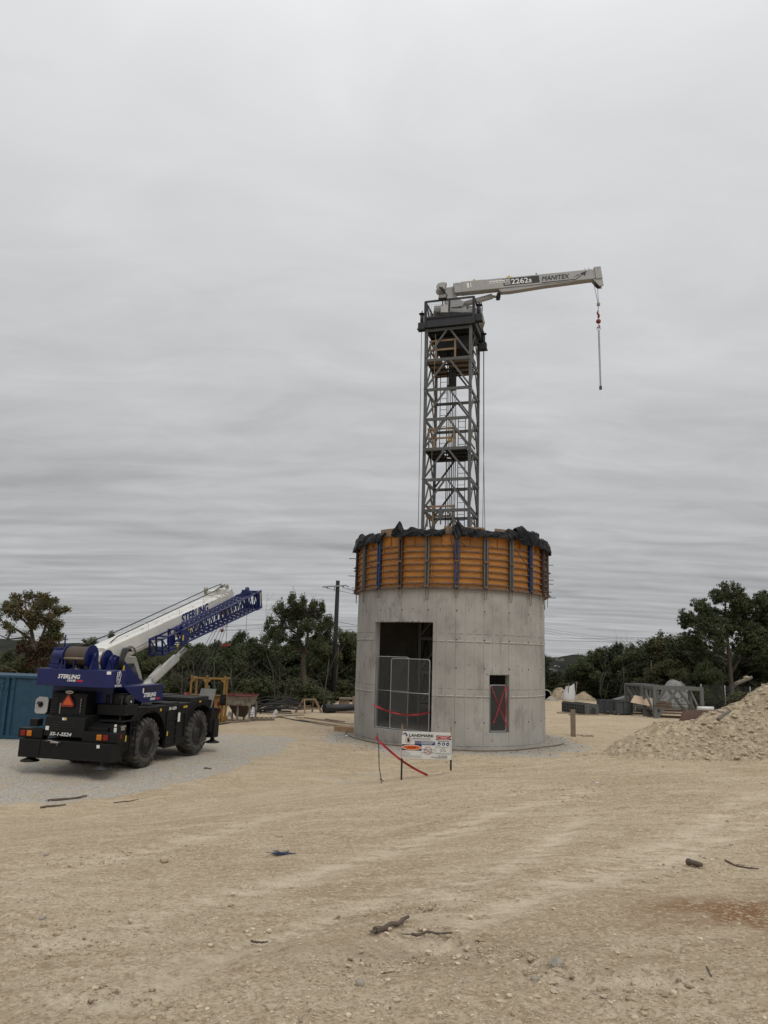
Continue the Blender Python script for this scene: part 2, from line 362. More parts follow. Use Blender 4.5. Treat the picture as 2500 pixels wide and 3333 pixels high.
attr(gme, 'damp', damp); attr(gme, 'woods', sstep(64, 74, YY+nz*4)*np.where((XX > 14) & (XX < 24), sstep(86, 92, YY), 1)); attr(gme, 'dark', gr2*sstep(6.9, 5.4, dped)*.3)
gm = bpy.data.materials.new('packed_limestone_dirt'); gm.use_nodes = True; t = gm.node_tree; B = t.nodes['Principled BSDF']
B.inputs['Roughness'].default_value = .95; B.inputs['Specular IOR Level'].default_value = .15
geo = t.nodes.new('ShaderNodeNewGeometry').outputs['Position']
def tn(s, det=4, ro=.6, sc=None, typ='ShaderNodeTexNoise'):
    v = geo
    if sc:
        mp = t.nodes.new('ShaderNodeMapping'); mp.inputs['Scale'].default_value = sc[0]; mp.inputs['Rotation'].default_value = (0, 0, R_(sc[1])); t.links.new(geo, mp.inputs[0]); v = mp.outputs[0]
    n = t.nodes.new('ShaderNodeTexNoise'); n.inputs['Scale'].default_value = s; n.inputs['Detail'].default_value = det; n.inputs['Roughness'].default_value = ro
    t.links.new(v, n.inputs['Vector']); return n.outputs['Fac']
def vor(s, o='Color'):
    n = t.nodes.new('ShaderNodeTexVoronoi'); n.inputs['Scale'].default_value = s; t.links.new(geo, n.inputs['Vector']); return n.outputs[o]
def mixc(f, a, b):
    k = t.nodes.new('ShaderNodeMix'); k.data_type = 'RGBA'
    for i, q in ((0, f), (6, a), (7, b)):
        if isinstance(q, tuple): k.inputs[i].default_value = (*q, 1)
        elif isinstance(q, (int, float)): k.inputs[i].default_value = q
        else: t.links.new(q, k.inputs[i])
    return k.outputs[2]
def rng(f, a, b, c=0., d=1.):
    n = t.nodes.new('ShaderNodeMapRange'); n.inputs[1].default_value = a; n.inputs[2].default_value = b; n.inputs[3].default_value = c; n.inputs[4].default_value = d
    t.links.new(f, n.inputs[0]); return n.outputs[0]
def at_(nm):
    n = t.nodes.new('ShaderNodeAttribute'); n.attribute_name = nm; return n.outputs['Fac']
c = mixc(rng(tn(.35, 5), .38, .62), (.415, .330, .222), (.500, .412, .292))
c = mixc(rng(tn(1.3, 9, .75, ((.45, 1.5, 1), -28)), .50, .58, 0, .7), c, (.60, .515, .385))
c = mixc(rng(tn(4.5, 9, .75, ((.55, 1.4, 1), 24)), .51, .59, 0, .65), c, (.33, .252, .160))
c = mixc(rng(tn(13., 7, .75), .51, .58, 0, .65), c, (.66, .575, .445))
c = mixc(rng(tn(30., 6, .75), .51, .58, 0, .65), c, (.235, .178, .115))
c = mixc(mth('MULTIPLY', at_('track'), rng(tn(3.2, 9, .8, ((.5, 1.3, 1), 20)), .45, .54, .0, .65), t), c, (.72, .635, .50))
v1 = t.nodes.new('ShaderNodeSeparateColor'); t.links.new(vor(60.), v1.inputs[0])
c = mixc(rng(v1.outputs[0], .93, .96, 0, .45), c, (.72, .63, .50))
c = mixc(mth('MULTIPLY', at_('damp'), rng(tn(3., 7, .8), .42, .58, .1, .8), t), c, (.33, .265, .185))
v2 = t.nodes.new('ShaderNodeSeparateColor'); t.links.new(vor(22.), v2.inputs[0])
v3 = t.nodes.new('ShaderNodeSeparateColor'); t.links.new(vor(45.), v3.inputs[0])
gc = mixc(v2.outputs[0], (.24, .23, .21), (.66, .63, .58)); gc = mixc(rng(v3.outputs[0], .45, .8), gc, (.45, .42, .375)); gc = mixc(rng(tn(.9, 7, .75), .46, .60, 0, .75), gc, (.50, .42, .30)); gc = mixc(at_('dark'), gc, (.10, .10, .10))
gmask = rng(mth('ADD', at_('gravel'), mth('MULTIPLY', mth('SUBTRACT', tn(3.5, 5, .7), .5, t), .9, t), t), .36, .62)
gn_ = t.nodes.new('ShaderNodeVectorMath'); gn_.operation = 'SCALE'; gn_.inputs['Scale'].default_value = .95; t.links.new(gc, gn_.inputs[0])
c = mixc(gmask, c, gn_.outputs[0])
c = mixc(mth('MULTIPLY', at_('rust'), rng(tn(18, 6, .75), .42, .50, .0, .95), t), c, (.24, .128, .062))
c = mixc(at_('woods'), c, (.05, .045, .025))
def scalec(c, k):
    n = t.nodes.new('ShaderNodeVectorMath'); n.operation = 'MULTIPLY'; t.links.new(c, n.inputs[0]); n.inputs[1].default_value = k; return n.outputs[0]
c = scalec(c, (.955, .93, .90))
t.links.new(c, B.inputs['Base Color'])
h1 = mth('MULTIPLY', tn(9., 9, .8), 1.5, t); h2 = mth('MULTIPLY', vor(75., 'Distance'), .3, t); h3 = mth('MULTIPLY', tn(45., 6, .8), .6, t)
hg = mth('MULTIPLY', mth('MULTIPLY', vor(22., 'Distance'), 1.4, t), gmask, t)
bp = t.nodes.new('ShaderNodeBump'); bp.inputs['Strength'].default_value = .7; bp.inputs['Distance'].default_value = .03
t.links.new(mth('SUBTRACT', mth('ADD', h1, mth('ADD', h2, h3, t), t), hg, t), bp.inputs['Height']); t.links.new(bp.outputs[0], B.inputs['Normal'])
gme.materials.append(gm)
go = bpy.data.objects.new('ground', gme); COL.objects.link(go); tag(go, kind='structure')
# ------------------------------------------------------------------ hills beyond the woods
def hills():
    pxs = np.linspace(-500, 3000, 260); rows = np.linspace(560, 1000, 36)
    ridge = np.interp(pxs, [-500, 0, 60, 160, 330, 480, 620, 1150, 1400, 1780, 1810, 1860, 1925, 2000, 2300, 3000], [2075, 2080, 2083, 2092, 2100, 2104, 2106, 2126, 2140, 2143, 2139, 2132, 2141, 2150, 2155, 2170])
    vs = []
    for D in rows:
        for px, ry in zip(pxs, ridge):
            p = P(float(px), float(ry), 880.); x = p.x*D/880.; k = math.exp(-((D-860)/170.)**2)
            vs.append((x, D, -30+(p.z+30)*k))
    a = np.array(vs); a[:, 2] += 3.2*fbm(a[:, 0]*.06, a[:, 1]*.06, 4)*1.0; n = len(pxs)
    fs_ = [(i*n+j, i*n+j+1, (i+1)*n+j+1, (i+1)*n+j) for i in range(len(rows)-1) for j in range(n-1)]
    hm = mat('wooded_hill', (.017, .020, .016), .95, 0, .5, .10, bump=1., bs=.25, c2=(.028, .029, .023), c2s=.03, c2t=.5, spec=.1)
    tag(raw('hills', a.tolist(), fs_, hm, smooth=True), kind='structure')
hills()
# ------------------------------------------------------------------ concrete shaft
PC = Vector((3.43, 39.4, 0)); PR = 4.86; TH0 = -1.9
def polar(th, r, z): a = R_(th); return (math.sin(a)*r, -math.cos(a)*r, z)     # th = 0 faces the camera, + to the right
ped = thing('concrete_shaft', 'round bare concrete tower shaft with one tall and one small doorway', 'tower', PC)
cm = bpy.data.materials.new('cast_concrete'); cm.use_nodes = True; t = cm.node_tree; B = t.nodes['Principled BSDF']; B.inputs['Roughness'].default_value = .85; B.inputs['Specular IOR Level'].default_value = .25
geo = t.nodes.new('ShaderNodeTexCoord').outputs['Object']
c = mixc(rng(tn(.55, 6, .6), .36, .66), (.300, .286, .262), (.395, .380, .350))
c = mixc(rng(tn(1.3, 6, .65, ((1.3, 1.3, .55), 0)), .52, .64, 0, .65), c, (.215, .206, .188))
c = mixc(rng(tn(2.1, 7, .7), .58, .74, 0, .7), c, (.175, .168, .155))
c = mixc(rng(tn(14., 5, .7), .62, .75, 0, .5), c, (.14, .135, .125))
c = mixc(mth('MULTIPLY', at_('joint'), .55, t), c, (.150, .140, .122))
cell_ = t.nodes.new('ShaderNodeAttribute'); cell_.attribute_name = 'panel'
c = mixc(mth('MULTIPLY', cell_.outputs['Fac'], .12, t), c, (.40, .385, .355))
t.links.new(c, B.inputs['Base Color'])
bp = t.nodes.new('ShaderNodeBump'); bp.inputs['Strength'].default_value = .25; bp.inputs['Distance'].default_value = .02; t.links.new(tn(18., 5, .7), bp.inputs['Height']); t.links.new(bp.outputs[0], B.inputs['Normal'])
SEAM = [TH0+5.217*i for i in range(-35, 35)]
BIG = (-53.2, -14.2, .82, 5.78); SML = (17.2, 29.9, .92, 3.48); ZTOP = 7.6
def in_open(th, z): return any(o[0] < th < o[1] and o[2] < z < o[3] for o in (BIG, SML))
def wall():
    ths = set()
    for a in np.arange(-180, 180, 2.4): ths.add(round(float(a), 3))
    sm_ = [q for q in SEAM if -179 < q < 179]
    ths = {q for q in ths if all(abs(q-s_) > .5 for s_ in sm_)}
    for s_ in sm_:
        for d in (-.10, -.05, .05, .10): ths.add(round(s_+d, 3))
    for o in (BIG, SML): ths |= {o[0], o[1]}
    ths = sorted(ths); ths = [q for q in ths if all(q in (o[0], o[1]) or min(abs(q-o[0]), abs(q-o[1])) > .07 for o in (BIG, SML))]
    grooves = [.30, 2.44, 2.80, 4.90, 5.28]
    zs = {-.6, ZTOP, .82, .92, 3.48, 5.78} | set(np.round(np.linspace(.1, 7.5, 24), 3).tolist())
    zs = {z for z in zs if all(abs(z-g) > .05 for g in grooves)}
    for g in grooves: zs |= {round(g-.02, 3), round(g-.012, 3), round(g+.012, 3), round(g+.02, 3)}
    zs = sorted(zs); n = len(ths); vs = []; jt = []; pn = []
    for z in zs:
        for q in ths:
            ds = min(abs(q-s_) for s_ in sm_); gseam = ds < .06
            gz_ = any(abs(z-g) < .013 for g in grooves) and ds > .3
            r = PR - (.008 if gseam else 0) - (.018 if gz_ else 0)
            ip = int((q-TH0+1000*5.217)//5.217); r += .002*((ip*7) % 3)
            if 2.44 < z < 2.8 or 4.9 < z < 5.28: r += .006
            vs.append(polar(q, r, z)); jt.append(1. if (gseam and round((q-TH0)/5.217) % 3 == 0) else (.75 if gz_ else (.12 if gseam else 0))); pn.append(((ip*37) % 11)/11.)
    no = len(vs)
    for z in zs:
        for q in ths: vs.append(polar(q, PR-.3, z)); jt.append(.3); pn.append(0)
    fs_ = []
    for i in range(len(zs)-1):
        zm = (zs[i]+zs[i+1])/2
        for j in range(n):
            j2 = (j+1) % n; qm = (ths[j]+ths[j2])/2 if j2 else 179.9
            a, b, c_, d = i*n+j, i*n+j2, (i+1)*n+j2, (i+1)*n+j
            if not in_open(qm, zm):
                fs_.append((a, b, c_, d)); fs_.append((no+b, no+a, no+d, no+c_))
                if j2 and in_open(qm+ (ths[(j+2) % n]-ths[j2])/2+.03+(ths[j2]-ths[j])/2, zm) and any(abs(ths[j2]-o[0]) < 1e-6 for o in (BIG, SML)): fs_.append((b, no+b, no+c_, c_))
                if any(abs(ths[j]-o[1]) < 1e-6 and o[2] < zm < o[3] for o in (BIG, SML)): fs_.append((no+a, a, d, no+d))
            else:
                for o in (BIG, SML):
                    if o[0] < qm < o[1]:
                        if abs(zs[i]-o[2]) < 1e-6: fs_.append((a, b, no+b, no+a))
                        if abs(zs[i+1]-o[3]) < 1e-6: fs_.append((no+d, no+c_, c_, d))
    m_ = (len(zs)-1)*n
    for j in range(n): j2 = (j+1) % n; fs_.append((m_+j, m_+j2, no+m_+j2, no+m_+j))
    o = raw('shaft_wall', vs, fs_, cm, ped); attr(o.data, 'joint', np.array(jt)); attr(o.data, 'panel', np.array(pn)); return o
wall_o = wall()
lm = mat('pale_laitance', (.56, .54, .49), .8, 0, .2, 6)
mb = MB()
for zl in (2.50, 4.96):
    for i in range(-35, 35):
        a = TH0+5.217*i+.45; b = a+4.2
        if in_open((a+b)/2, zl) or i % 11 == 4: continue
        if a < BIG[0] < b and BIG[2] < zl < BIG[3]: continue
        st = np.linspace(a, b, 4); hh = .018
        for q0, q1 in zip(st[:-1], st[1:]):
            q0 = float(q0); q1 = float(q1)
            if in_open(q0, zl) or in_open(q1, zl): continue
            mb.add([polar(q0, PR+.02, zl-.0), polar(q1, PR+.02, zl-.0), polar(q1, PR+.02, zl+hh), polar(q0, PR+.02, zl+hh), polar(q0, PR-.03, zl+hh+.02), polar(q1, PR-.03, zl+hh+.02), polar(q0, PR-.03, zl), polar(q1, PR-.03, zl)],
                   [(0, 1, 2, 3), (3, 2, 5, 4), (0, 6, 7, 1), (0, 3, 4, 6), (1, 7, 5, 2)])
mb.build('chamfer_line', lm, wall_o)
mb = MB()
for i, s_ in enumerate(SEAM):
    if i % 3 == 2 and -80 < s_ < 80:
        for zt in (1.35, 3.75, 6.35, 4.93+.1):
            if not in_open(s_, zt): mb.tube([polar(s_+.5, PR-.02, zt), polar(s_+.5, PR+.018, zt)], .03, 8)
    elif i % 3 == 0 and -80 < s_ < 80:
        for zt in (1.1, 3.9, 6.4):
            if not in_open(s_, zt): mb.tube([polar(s_+2, PR-.02, zt), polar(s_+2, PR+.012, zt)], .022, 6)
mb.build('tie_holes', blacktxt, wall_o)
mb = MB()      # construction-joint lips and honeycomb lumps round the openings
for q in np.arange(BIG[0], BIG[1], 1.7): mb.rock(polar(float(q), PR-.02, BIG[3]+.03+.03*rs.rand()), .07+.05*rs.rand(), int(q*7)+400)
for q in np.arange(SML[0]-1, SML[1]+1, 1.9): mb.rock(polar(float(q), PR-.02, SML[3]+.04+.03*rs.rand()), .05+.04*rs.rand(), int(q*7)+500)
mb.build('rough_lintel_edge', cm, wall_o)
mb = MB(); mb.rev([(.2, .001), (.2, PR-.31), (.80, PR-.31), (.80, .001)], (0, 0, 0), 'Z', 48, False); mb.build('floor_slab', stoneg, ped)
mb = MB(); mb.rev([(7.15, 1.72), (7.15, PR-.31), (7.3, PR-.31), (7.3, 1.72), (7.15, 1.72)], (0, 0, 0), 'Z', 48, False); mb.build('shading_deck', greydk, ped)  # unseen deck added to block daylight from above and keep the doorways dark
# ------------------------------------------------------------------ climbing formwork ring on top of the shaft
FR = PR+.03; FZ0, FZ1 = 7.42, 9.92
frm = thing('formwork_ring', 'ring of orange ribbed formwork panels clamped round the concrete shaft top', 'formwork', (PC.x, PC.y, 7.42))
def arc(mb, th0, th1, r0, r1, z0, z1, n=5):
    st = [th0+(th1-th0)*i/n for i in range(n+1)]
    vs = []
    for q in st: vs += [polar(q, r0, z0), polar(q, r1, z0), polar(q, r1, z1), polar(q, r0, z1)]
    fs_ = [(0, 1, 2, 3), (4*n+3, 4*n+2, 4*n+1, 4*n)]
    for i in range(n):
        a = 4*i; b = a+4
        fs_ += [(a, b, b+1, a+1), (a+1, b+1, b+2, a+2), (a+2, b+2, b+3, a+3), (a+3, b+3, b, a)]
    mb.add(vs, fs_)
DTH = 360/23
for i in range(23):
    a = TH0+DTH*i; b = a+DTH; mid = (a+b)/2
    if a > 180: a -= 360; b -= 360; mid -= 360
    back = abs(mid) > 100
    m1 = MB(); arc(m1, a+.15, b-.15, FR, FR+.03, FZ0-FZ0+.0, FZ1-FZ0, 6); pn = m1.build('formwork_panel', orange, frm)
    if back: 
        m2 = MB(); [arc(m2, a+.4, b-.4, FR+.03, FR+.12, z, z+.02, 3) for z in (.3, 1.0, 1.7, 2.4)]; m2.build('rib', ribm, pn)
    else:
        m2 = MB(); 
        for k, z in enumerate([.03, .20, .50, .80, 1.10, 1.40, 1.70, 1.97]):
            arc(m2, a+.7, b-.7, FR+.031, FR+.12, z-.011, z+.011, 5); 
            arc(m2, a+.7, b-.7, FR+.112, FR+.122, z-.045, z-.011, 5)
        arc(m2, a+.4, b-.4, FR+.031, FR+.13, 2.47, 2.50, 5)
        m2.build('rib', ribm, pn)
        m3 = MB()
        for q in (mid,): arc(m3, q-.12, q+.12, FR+.031, FR+.10, 1.985, 2.465, 1)
        g = random.Random(i)
        for q in (a+2.2, b-2.2)[:g.choice((1, 2))]: arc(m3, q-.14, q+.14, FR+.031, FR+.09, .52, 1.96, 1)
        arc(m3, a+1.6, a+1.85, FR+.031, FR+.09, .05, .19, 1); arc(m3, b-1.85, b-1.6, FR+.031, FR+.09, .05, .19, 1)
        m3.split('stiffener', orange, pn)
    # post pair at the joint
    k = i if i < 12 else i-23; pm = bluest if k % 3 == 0 else (brownst if k in (-2, 4, -5) else greyst)
    m4 = MB(); 
    for q in (a-.75, a+.75):
        arc(m4, q-.42, q+.42, FR+.15, FR+.22, -.08, 2.44, 1); arc(m4, q-.10, q+.10, FR+.031, FR+.15, -.06, 2.42, 1)
    po = m4.build('formwork_post', pm, frm)
    m5 = MB()
    for z in (.02, 1.2, 2.33): m5.box(polar(a, FR+.24, z), (.16, .07, .09), R_(a)); m5.tube([polar(a, FR+.24, z), polar(a+.2, FR+.34, z-.03)], .02, 6)
    m5.split('clamp', ribm, po)
    if not back:   # slack chain loop hanging under each joint
        ch = [polar(a-.9+1.9*u, FR+.14, -.05-.62*(1-(2*u-1)**4)*(.7+.35*((i*5) % 4)/4.)) for u in np.linspace(0, 1, 13)]
        m6 = MB(); m6.tube(ch, .014, 5); m6.build('hanging_chain', ribm, frm)
m7 = MB()
for th, z in ((-88, 1.78), (-88, .85), (-72, .1), (88, 1.75), (88, .95), (89, .75), (62, .12), (78, -.05)):
    m7.tube([polar(th, FR+.1, z), polar(th, FR+.55, z)], .018, 6)
m7.split('tie_rod', brownst, frm)
m8 = MB(); 
for th, z0, z1, d in ((-6.5, 2.9, 1.1, 4), (33, 1.9, .9, 10), (-60, 1.35, 1.1, 5), (0, 2.1, 1.9, 3)):
    m8.tube([polar(th, FR+.2, z0), polar(th+d*.5, FR+.27, (z0+z1)/2), polar(th+d, FR+.2, z1)], .022, 6)
m8.split('brace_rod', brownst, frm)
mb = MB(); arc(mb, -180, 180, FR-.02, FR+.14, -.06, -.005, 90); mb.build('ledger_ring', ribm, frm)
# pale plywood upstands showing between the sheets
mb = MB()
for a, b in ((-50, -37.5), (-9, 1), (4, 14), (20, 36)): arc(mb, a, b, FR-.03, FR+.03, 2.52, 2.52+.36, 4)
pl_ = mb.split('plywood_upstand', wood, frm)
# crumpled black sheets hanging over the rim
def tarp(label, th0, th1, hang, top, seed, spikes=()):
    hang *= .78; top -= .06
    nu = int((th1-th0)*3.2); nv = 20; u = np.linspace(th0, th1, nu); v = np.linspace(0, 1, nv); U, V = np.meshgrid(u, v)
    tp = top + .16*fbm(U*.14+seed*3, U*0+seed, 2) + .02*fbm(U*.4+seed, U*0, 2); hg_ = hang*(1+.6*fbm(U*.13+seed*5, U*0+3.3, 3)+.1*fbm(U*.5, U*0+seed, 2))
    edge = np.minimum((U-th0), (th1-U)); hg_ = hg_*(.35+.65*sstep(0, 2.2, edge))
    for s0, sh, sw in spikes: tp = tp+sh*np.exp(-np.abs((U-s0)/sw)**1.3)
    # profile: inner hang 0..0.3, over the top .3..0.45, outer hang to 1
    inn = np.clip((.30-V)/.30, 0, 1); outr = np.clip((V-.40)/.60, 0, 1)
    Z = tp - inn*.45 - outr*(hg_+tp-.02) ; Rr = FR+.05 + outr**.5*.26 - inn**.6*.35 + (.40-V)*.0
    cr = .11*(.5-np.abs(fbm(U*.12+V*1.3+seed, V*1.2+U*.05, 2)))+.05*(.5-np.abs(fbm(U*.5-V*2.2, V*2+seed, 2)))
    Rr = Rr+cr*1.5*sstep(0, .2, outr+.08); Z = Z+.05*fbm(U*.35+9, V*1.5+seed, 2)*(1-outr*.5)
    vs = [polar(float(a), float(r), float(z)) for a, r, z in zip(U.ravel(), Rr.ravel(), Z.ravel())]
    fs_ = [(i*nu+j, i*nu+j+1, (i+1)*nu+j+1, (i+1)*nu+j) for i in range(nv-1) for j in range(nu-1)]
    s = raw('tarpaulin', vs, fs_, tarpm); s.location = (PC.x, PC.y, 9.9); tag(s, label, 'tarpaulin', 'black sheets draped over the formwork rim'); sd = s.modifiers.new('thick', 'SOLIDIFY'); sd.thickness = .015
tarp('black plastic sheet over the far left end of the formwork rim', -115, -66, .42, .32, 1, ((-73, .25, 2),))
tarp('narrow black sheet beside the pale plywood at the left blue post', -69, -45, .36, .33, 2, ((-60, .12, 3),))
tarp('black sheet with a tall upright peak at its left end', -38.5, -8, .22, .36, 3, ((-35, .38, 1.3), (-28, .18, 3)))
tarp('small bunched black sheet folded over the middle blue post', -4.5, 3.5, .30, .42, 4, ((-1, .2, 2),))
tarp('long wrinkled black sheet right of the tower legs', 1, 39, .18, .36, 5, ((28, .0, 3),))
tarp('high bundled black sheet on the right part of the rim', 33, 52, .34, .52, 6, ((38, .16, 3), (47, .06, 2)))
tarp('black plastic sheet with a pointed flap at the right end of the rim', 50, 112, .36, .34, 7, ((80, .1, 3),))
# rope lying round the foot of the shaft
rp = []
for th in np.arange(-100, 80, 4):
    r = PR+.35+.12*math.sin(th*.11)+(.5*max(0, (th-58)/22)); x, y, _ = polar(float(th), r, 0); rp.append((PC.x+x, PC.y+y, gz(PC.x+x, PC.y+y)+.04))
mb = MB(); mb.tube(rp, .035, 6); ro = mb.build('rope', woodold); tag(ro, 'long brown rope lying round the foot of the concrete shaft', 'rope')
# ------------------------------------------------------------------ chain-link panels in the doorways
def gate(label, p0, p1, z0, z1, mid=True, grp=None, rad=.12, sp=.10, cat='fence panel'):
    p0 = Vector((*p0, 0)); p1 = Vector((*p1, 0)); d = (p1-p0); W = d.length; rz = math.atan2(d.y, d.x); h = z1-z0
    o = thing('mesh_panel', label, cat, (p0.x, p0.y, z0), rz, grp)
    pts = []
    for (cx, cz, a0) in ((W-rad, rad, -90), (W-rad, h-rad, 0), (rad, h-rad, 90), (rad, rad, 180)):
        for a in (0, 30, 60, 90): pts.append((cx+rad*math.cos(R_(a0+a)), 0, cz+rad*math.sin(R_(a0+a))))
    pts.append(pts[0]); m = MB(); m.tube(pts, .024, 8, cap=False); 
    if mid: m.tube([(0, 0, h*.52), (W, 0, h*.52)], .02, 8)
    m.build('tube_frame', galv, o); m = MB()
    k = -h
    while k < W:       # both wire directions clipped to the frame
        x0 = max(k, 0); x1 = min(k+h, W)
        if x1 > x0:
            m.bar((x0, .004, x0-k), (x1, .004, x1-k), .009, .009); m.bar((x0, -.004, h-(x0-k)), (x1, -.004, h-(x1-k)), .009, .009)
        k += sp*1.41
    m.build('chain_link', wirem, o); return o
def xy(th, r): q = polar(th, r, 0); return (PC.x+q[0], PC.y+q[1])
A0 = Vector(xy(-52.3, PR-.12)); A1 = Vector(xy(-15.2, PR-.10))
g1 = gate('left chain-link panel closing the tall doorway, lapped behind its neighbour', A0, A0.lerp(A1, .60), .86, 4.15, grp='chain-link panels in the tall doorway')
B0 = A0.lerp(A1, .30)+Vector((-.06, -.09)); B1 = A1+Vector((-.06, -.09))
g2 = gate('right chain-link panel of the tall doorway, lapped in front with rounded corners', B0, B1, .86, 4.08, grp='chain-link panels in the tall doorway')
C0 = Vector(xy(17.8, PR-.05)); C1 = Vector(xy(28.2, PR-.08))
g3 = gate('small chain-link panel standing in the narrow doorway', C0, C1, .97, 3.02, mid=False, rad=.09, sp=.075)
def ribbon(name, label, pts, wd, m, tw=0., cat='barrier tape', up=(0, 0, 1)):
    pts = [Vector(q) for q in pts]; vs = []; n = len(pts)
    for i, q in enumerate(pts):
        d = (pts[min(i+1, n-1)]-pts[max(i-1, 0)]).normalized(); s_ = d.cross(Vector((0, -1, 0))).normalized() if abs(d.y) < .97 else Vector((1, 0, 0))
        a = tw*math.sin(i*.9); off = (s_*math.cos(a)+Vector((0, -1, 0))*math.sin(a))*wd/2; vs += [q-off, q+off]
    fs_ = [(2*i, 2*i+1, 2*i+3, 2*i+2) for i in range(n-1)]
    o = raw(name, vs, fs_, m); sd = o.modifiers.new('thick', 'SOLIDIFY'); sd.thickness = .004; return tag(o, label, cat)
t0 = P(1216, 2293, 35.9); t1 = P(1398, 2318, 34.25)
ribbon('barrier_tape', 'red tape sagging across the tall doorway', [t0.lerp(t1, u)+Vector((0, -.08, -.42*4*u*(1-u)*.62)) for u in np.linspace(0, 1, 22)], .07, redm, .5)
ya = 34.45
ribbon('barrier_tape', 'red tape crossing the narrow doorway from upper left to lower right', [P(1599+50*u, 2233+128*u, ya+.25*u)+Vector((0, -.02, 0)) for u in np.linspace(0, 1, 12)], .04, redm, .7)
ribbon('barrier_tape', 'red tape crossing the narrow doorway from upper right to lower left', [P(1646-40*u, 2232+126*u-(3 if u > .9 else 0), ya+.28-.25*u)+Vector((0, -.05, 0)) for u in np.linspace(0, 1, 12)], .045, redm, .6)
ribbon('barrier_tape', 'red tape hanging down the right jamb of the narrow doorway', [P(1647+2*math.sin(u*9), 2236+134*u, ya+.3)+Vector((0, -.06, 0)) for u in np.linspace(0, 1, 12)], .05, redm, .9)
# ------------------------------------------------------------------ lattice tower rising from inside the shaft
TC = Vector((3.40, 39.6, 0)); TR = R_(-17.); S = 2.48; HS = S/2
tw = thing('lattice_tower', 'tall grey steel lattice tower standing inside the concrete shaft', 'tower', TC, TR)
LV = [22.07, 20.30, 18.58, 16.88, 15.20, 13.50, 11.82, 10.14, 8.46, 6.78, 5.10, 3.42, 1.74]
cor = [(-HS, -HS), (HS, -HS), (HS, HS), (-HS, HS)]
for x, y in cor:
    m = MB(); m.box((x, y, 11.5), (.15, .15, 21.3)); 
    for z in LV[2:7:3]: m.box((x, y, z+.05), (.19, .19, .06))
    lg = m.build('tower_leg', greyst, tw)
    m = MB()
    for z in (LV[2], LV[4], LV[1]+.0):
        for k in (-.32, -.18, .12): m.box((x, y-.078, z+k), (.09, .012, .05))
    m.build('bolt_plate', greydk, lg)
for li, z in enumerate(LV):
    m = MB()
    for k in range(4):
        a = cor[k]; b = cor[(k+1) % 4]; va = Vector((*a, z)); vb = Vector((*b, z)); d = (vb-va).normalized(); m.bar(va+d*.075, vb-d*.075, .07, .16)
    m.split('horizontal_girt', greyst, tw)
    if li+1 < len(LV):
        zb = LV[li+1]; m = MB()
        for k in range(4):
            a = Vector((*cor[k], 0)); b = Vector((*cor[(k+1) % 4], 0)); c_ = (a+b)/2; d = (b-a).normalized()
            for e_, sg in ((a, 1), (b, -1)):
                m.bar(Vector((*(c_-d*sg*.12).xy, z-.08)), Vector((*(e_+d*sg*.06).xy, zb+.18)), .06, .10, up=(0, 0, 1))
        m.split('diagonal_brace', greyst, tw)
for zd, nm in ((LV[1], 1), (LV[4], 0)):
    m = MB(); 
    for k in range(11): 
        if k in (4,): continue
        m.box((-HS+.14+k*.205, .05, zd-.02), (.19, S-.2, .05))
    m.build('work_deck', woodold if nm else greydk, tw); m = MB()
    for y in (-.7, 0, .7): m.box((0, y, zd-.1), (S-.1, .06, .10))
    m.build('deck_joist', greydk, tw)
for zg in (LV[1]+.1, LV[4]+.1, LV[7]+.85):
    m = MB()
    for zz in (.55, 1.08): m.box((-.35, -HS+.16, zg+zz), (1.55, .05, .10)); m.box((-HS+.16, .05, zg+zz), (.05, 1.9, .10)); m.box((HS-.14, .2, zg+zz-.1), (.05, 1.7, .09))
    for x in (-.72, .36): m.box((x, -HS+.11, zg+.58), (.10, .05, 1.12))
    m.box((-HS+.12, .6, zg+.55), (.05, .1, 1.1)); m.box((-HS+.2, -HS+.18, zg+.55), (.06, .06, 1.1))
    m.split('guardrail_board', wood, tw)
for x, z0, z1, y in ((-.62, LV[4]+.3, LV[1]-.2, .55), (.52, LV[7]-.8, LV[3]+.45, .2), (.52, LV[1], LV[0]+.1, .4), (-.62, 2, 9.5, .5)):
    m = MB()
    for sx2 in (-.2, .2): m.box((x+sx2, y, (z0+z1)/2), (.035, .05, z1-z0))
    k = z0+.2
    while k < z1: m.tube([(x-.2, y, k), (x+.2, y, k)], .014, 6); k += .33
    m.build('ladder', greydk, tw)
for j, (x, y, r) in enumerate(((-.22, .1, .018), (-.12, .05, .022), (-.02, .1, .03), (.08, .12, .02), (-.30, .0, .03), (.16, .2, .025))):
    m = MB(); m.tube([(x, y, 9.0), (x+.02, y, 14), (x-.01, y+.02, 19), (x, y, 21.7)], r, 6); m.build('hanging_hose', pipeblk, tw)
m = MB(); m.tube([(-.05, .1, 19.0), (-.05, .1, 21.0)], .22, 12); m.tube([(-.05, .1, 21.0), (-.05, .1, 21.9)], .14, 12); m.build('slewing_post', greydk, tw)
m = MB(); m.rev([(-.05, .001), (-.05, .09), (-.02, .11), (.02, .11), (.05, .09), (.05, .001)], (.16, -HS-.05, LV[4]+.42), 'Y', 16); m.tube([(.16, -HS-.05, LV[4]+.5), (.16, -HS-.05, LV[2]-1.5)], .012, 5); m.build('pulley_block', mat('worn_yellow', (.26, .18, .04), .6), tw)
m = MB(); m.tube([(-.72, -HS-.06, 21.8), (-.78, -HS-.08, 16), (-.85, -HS-.06, 10.9)], .012, 5); m.build('yellow_rope', wood, tw)
m = MB(); m.box((-.25, -HS-.1, 11.6), (.24, .1, .5)); m.box((-.25, -HS-.1, 11.2), (.06, .06, .3)); m.build('hook_plate', greyst, tw)
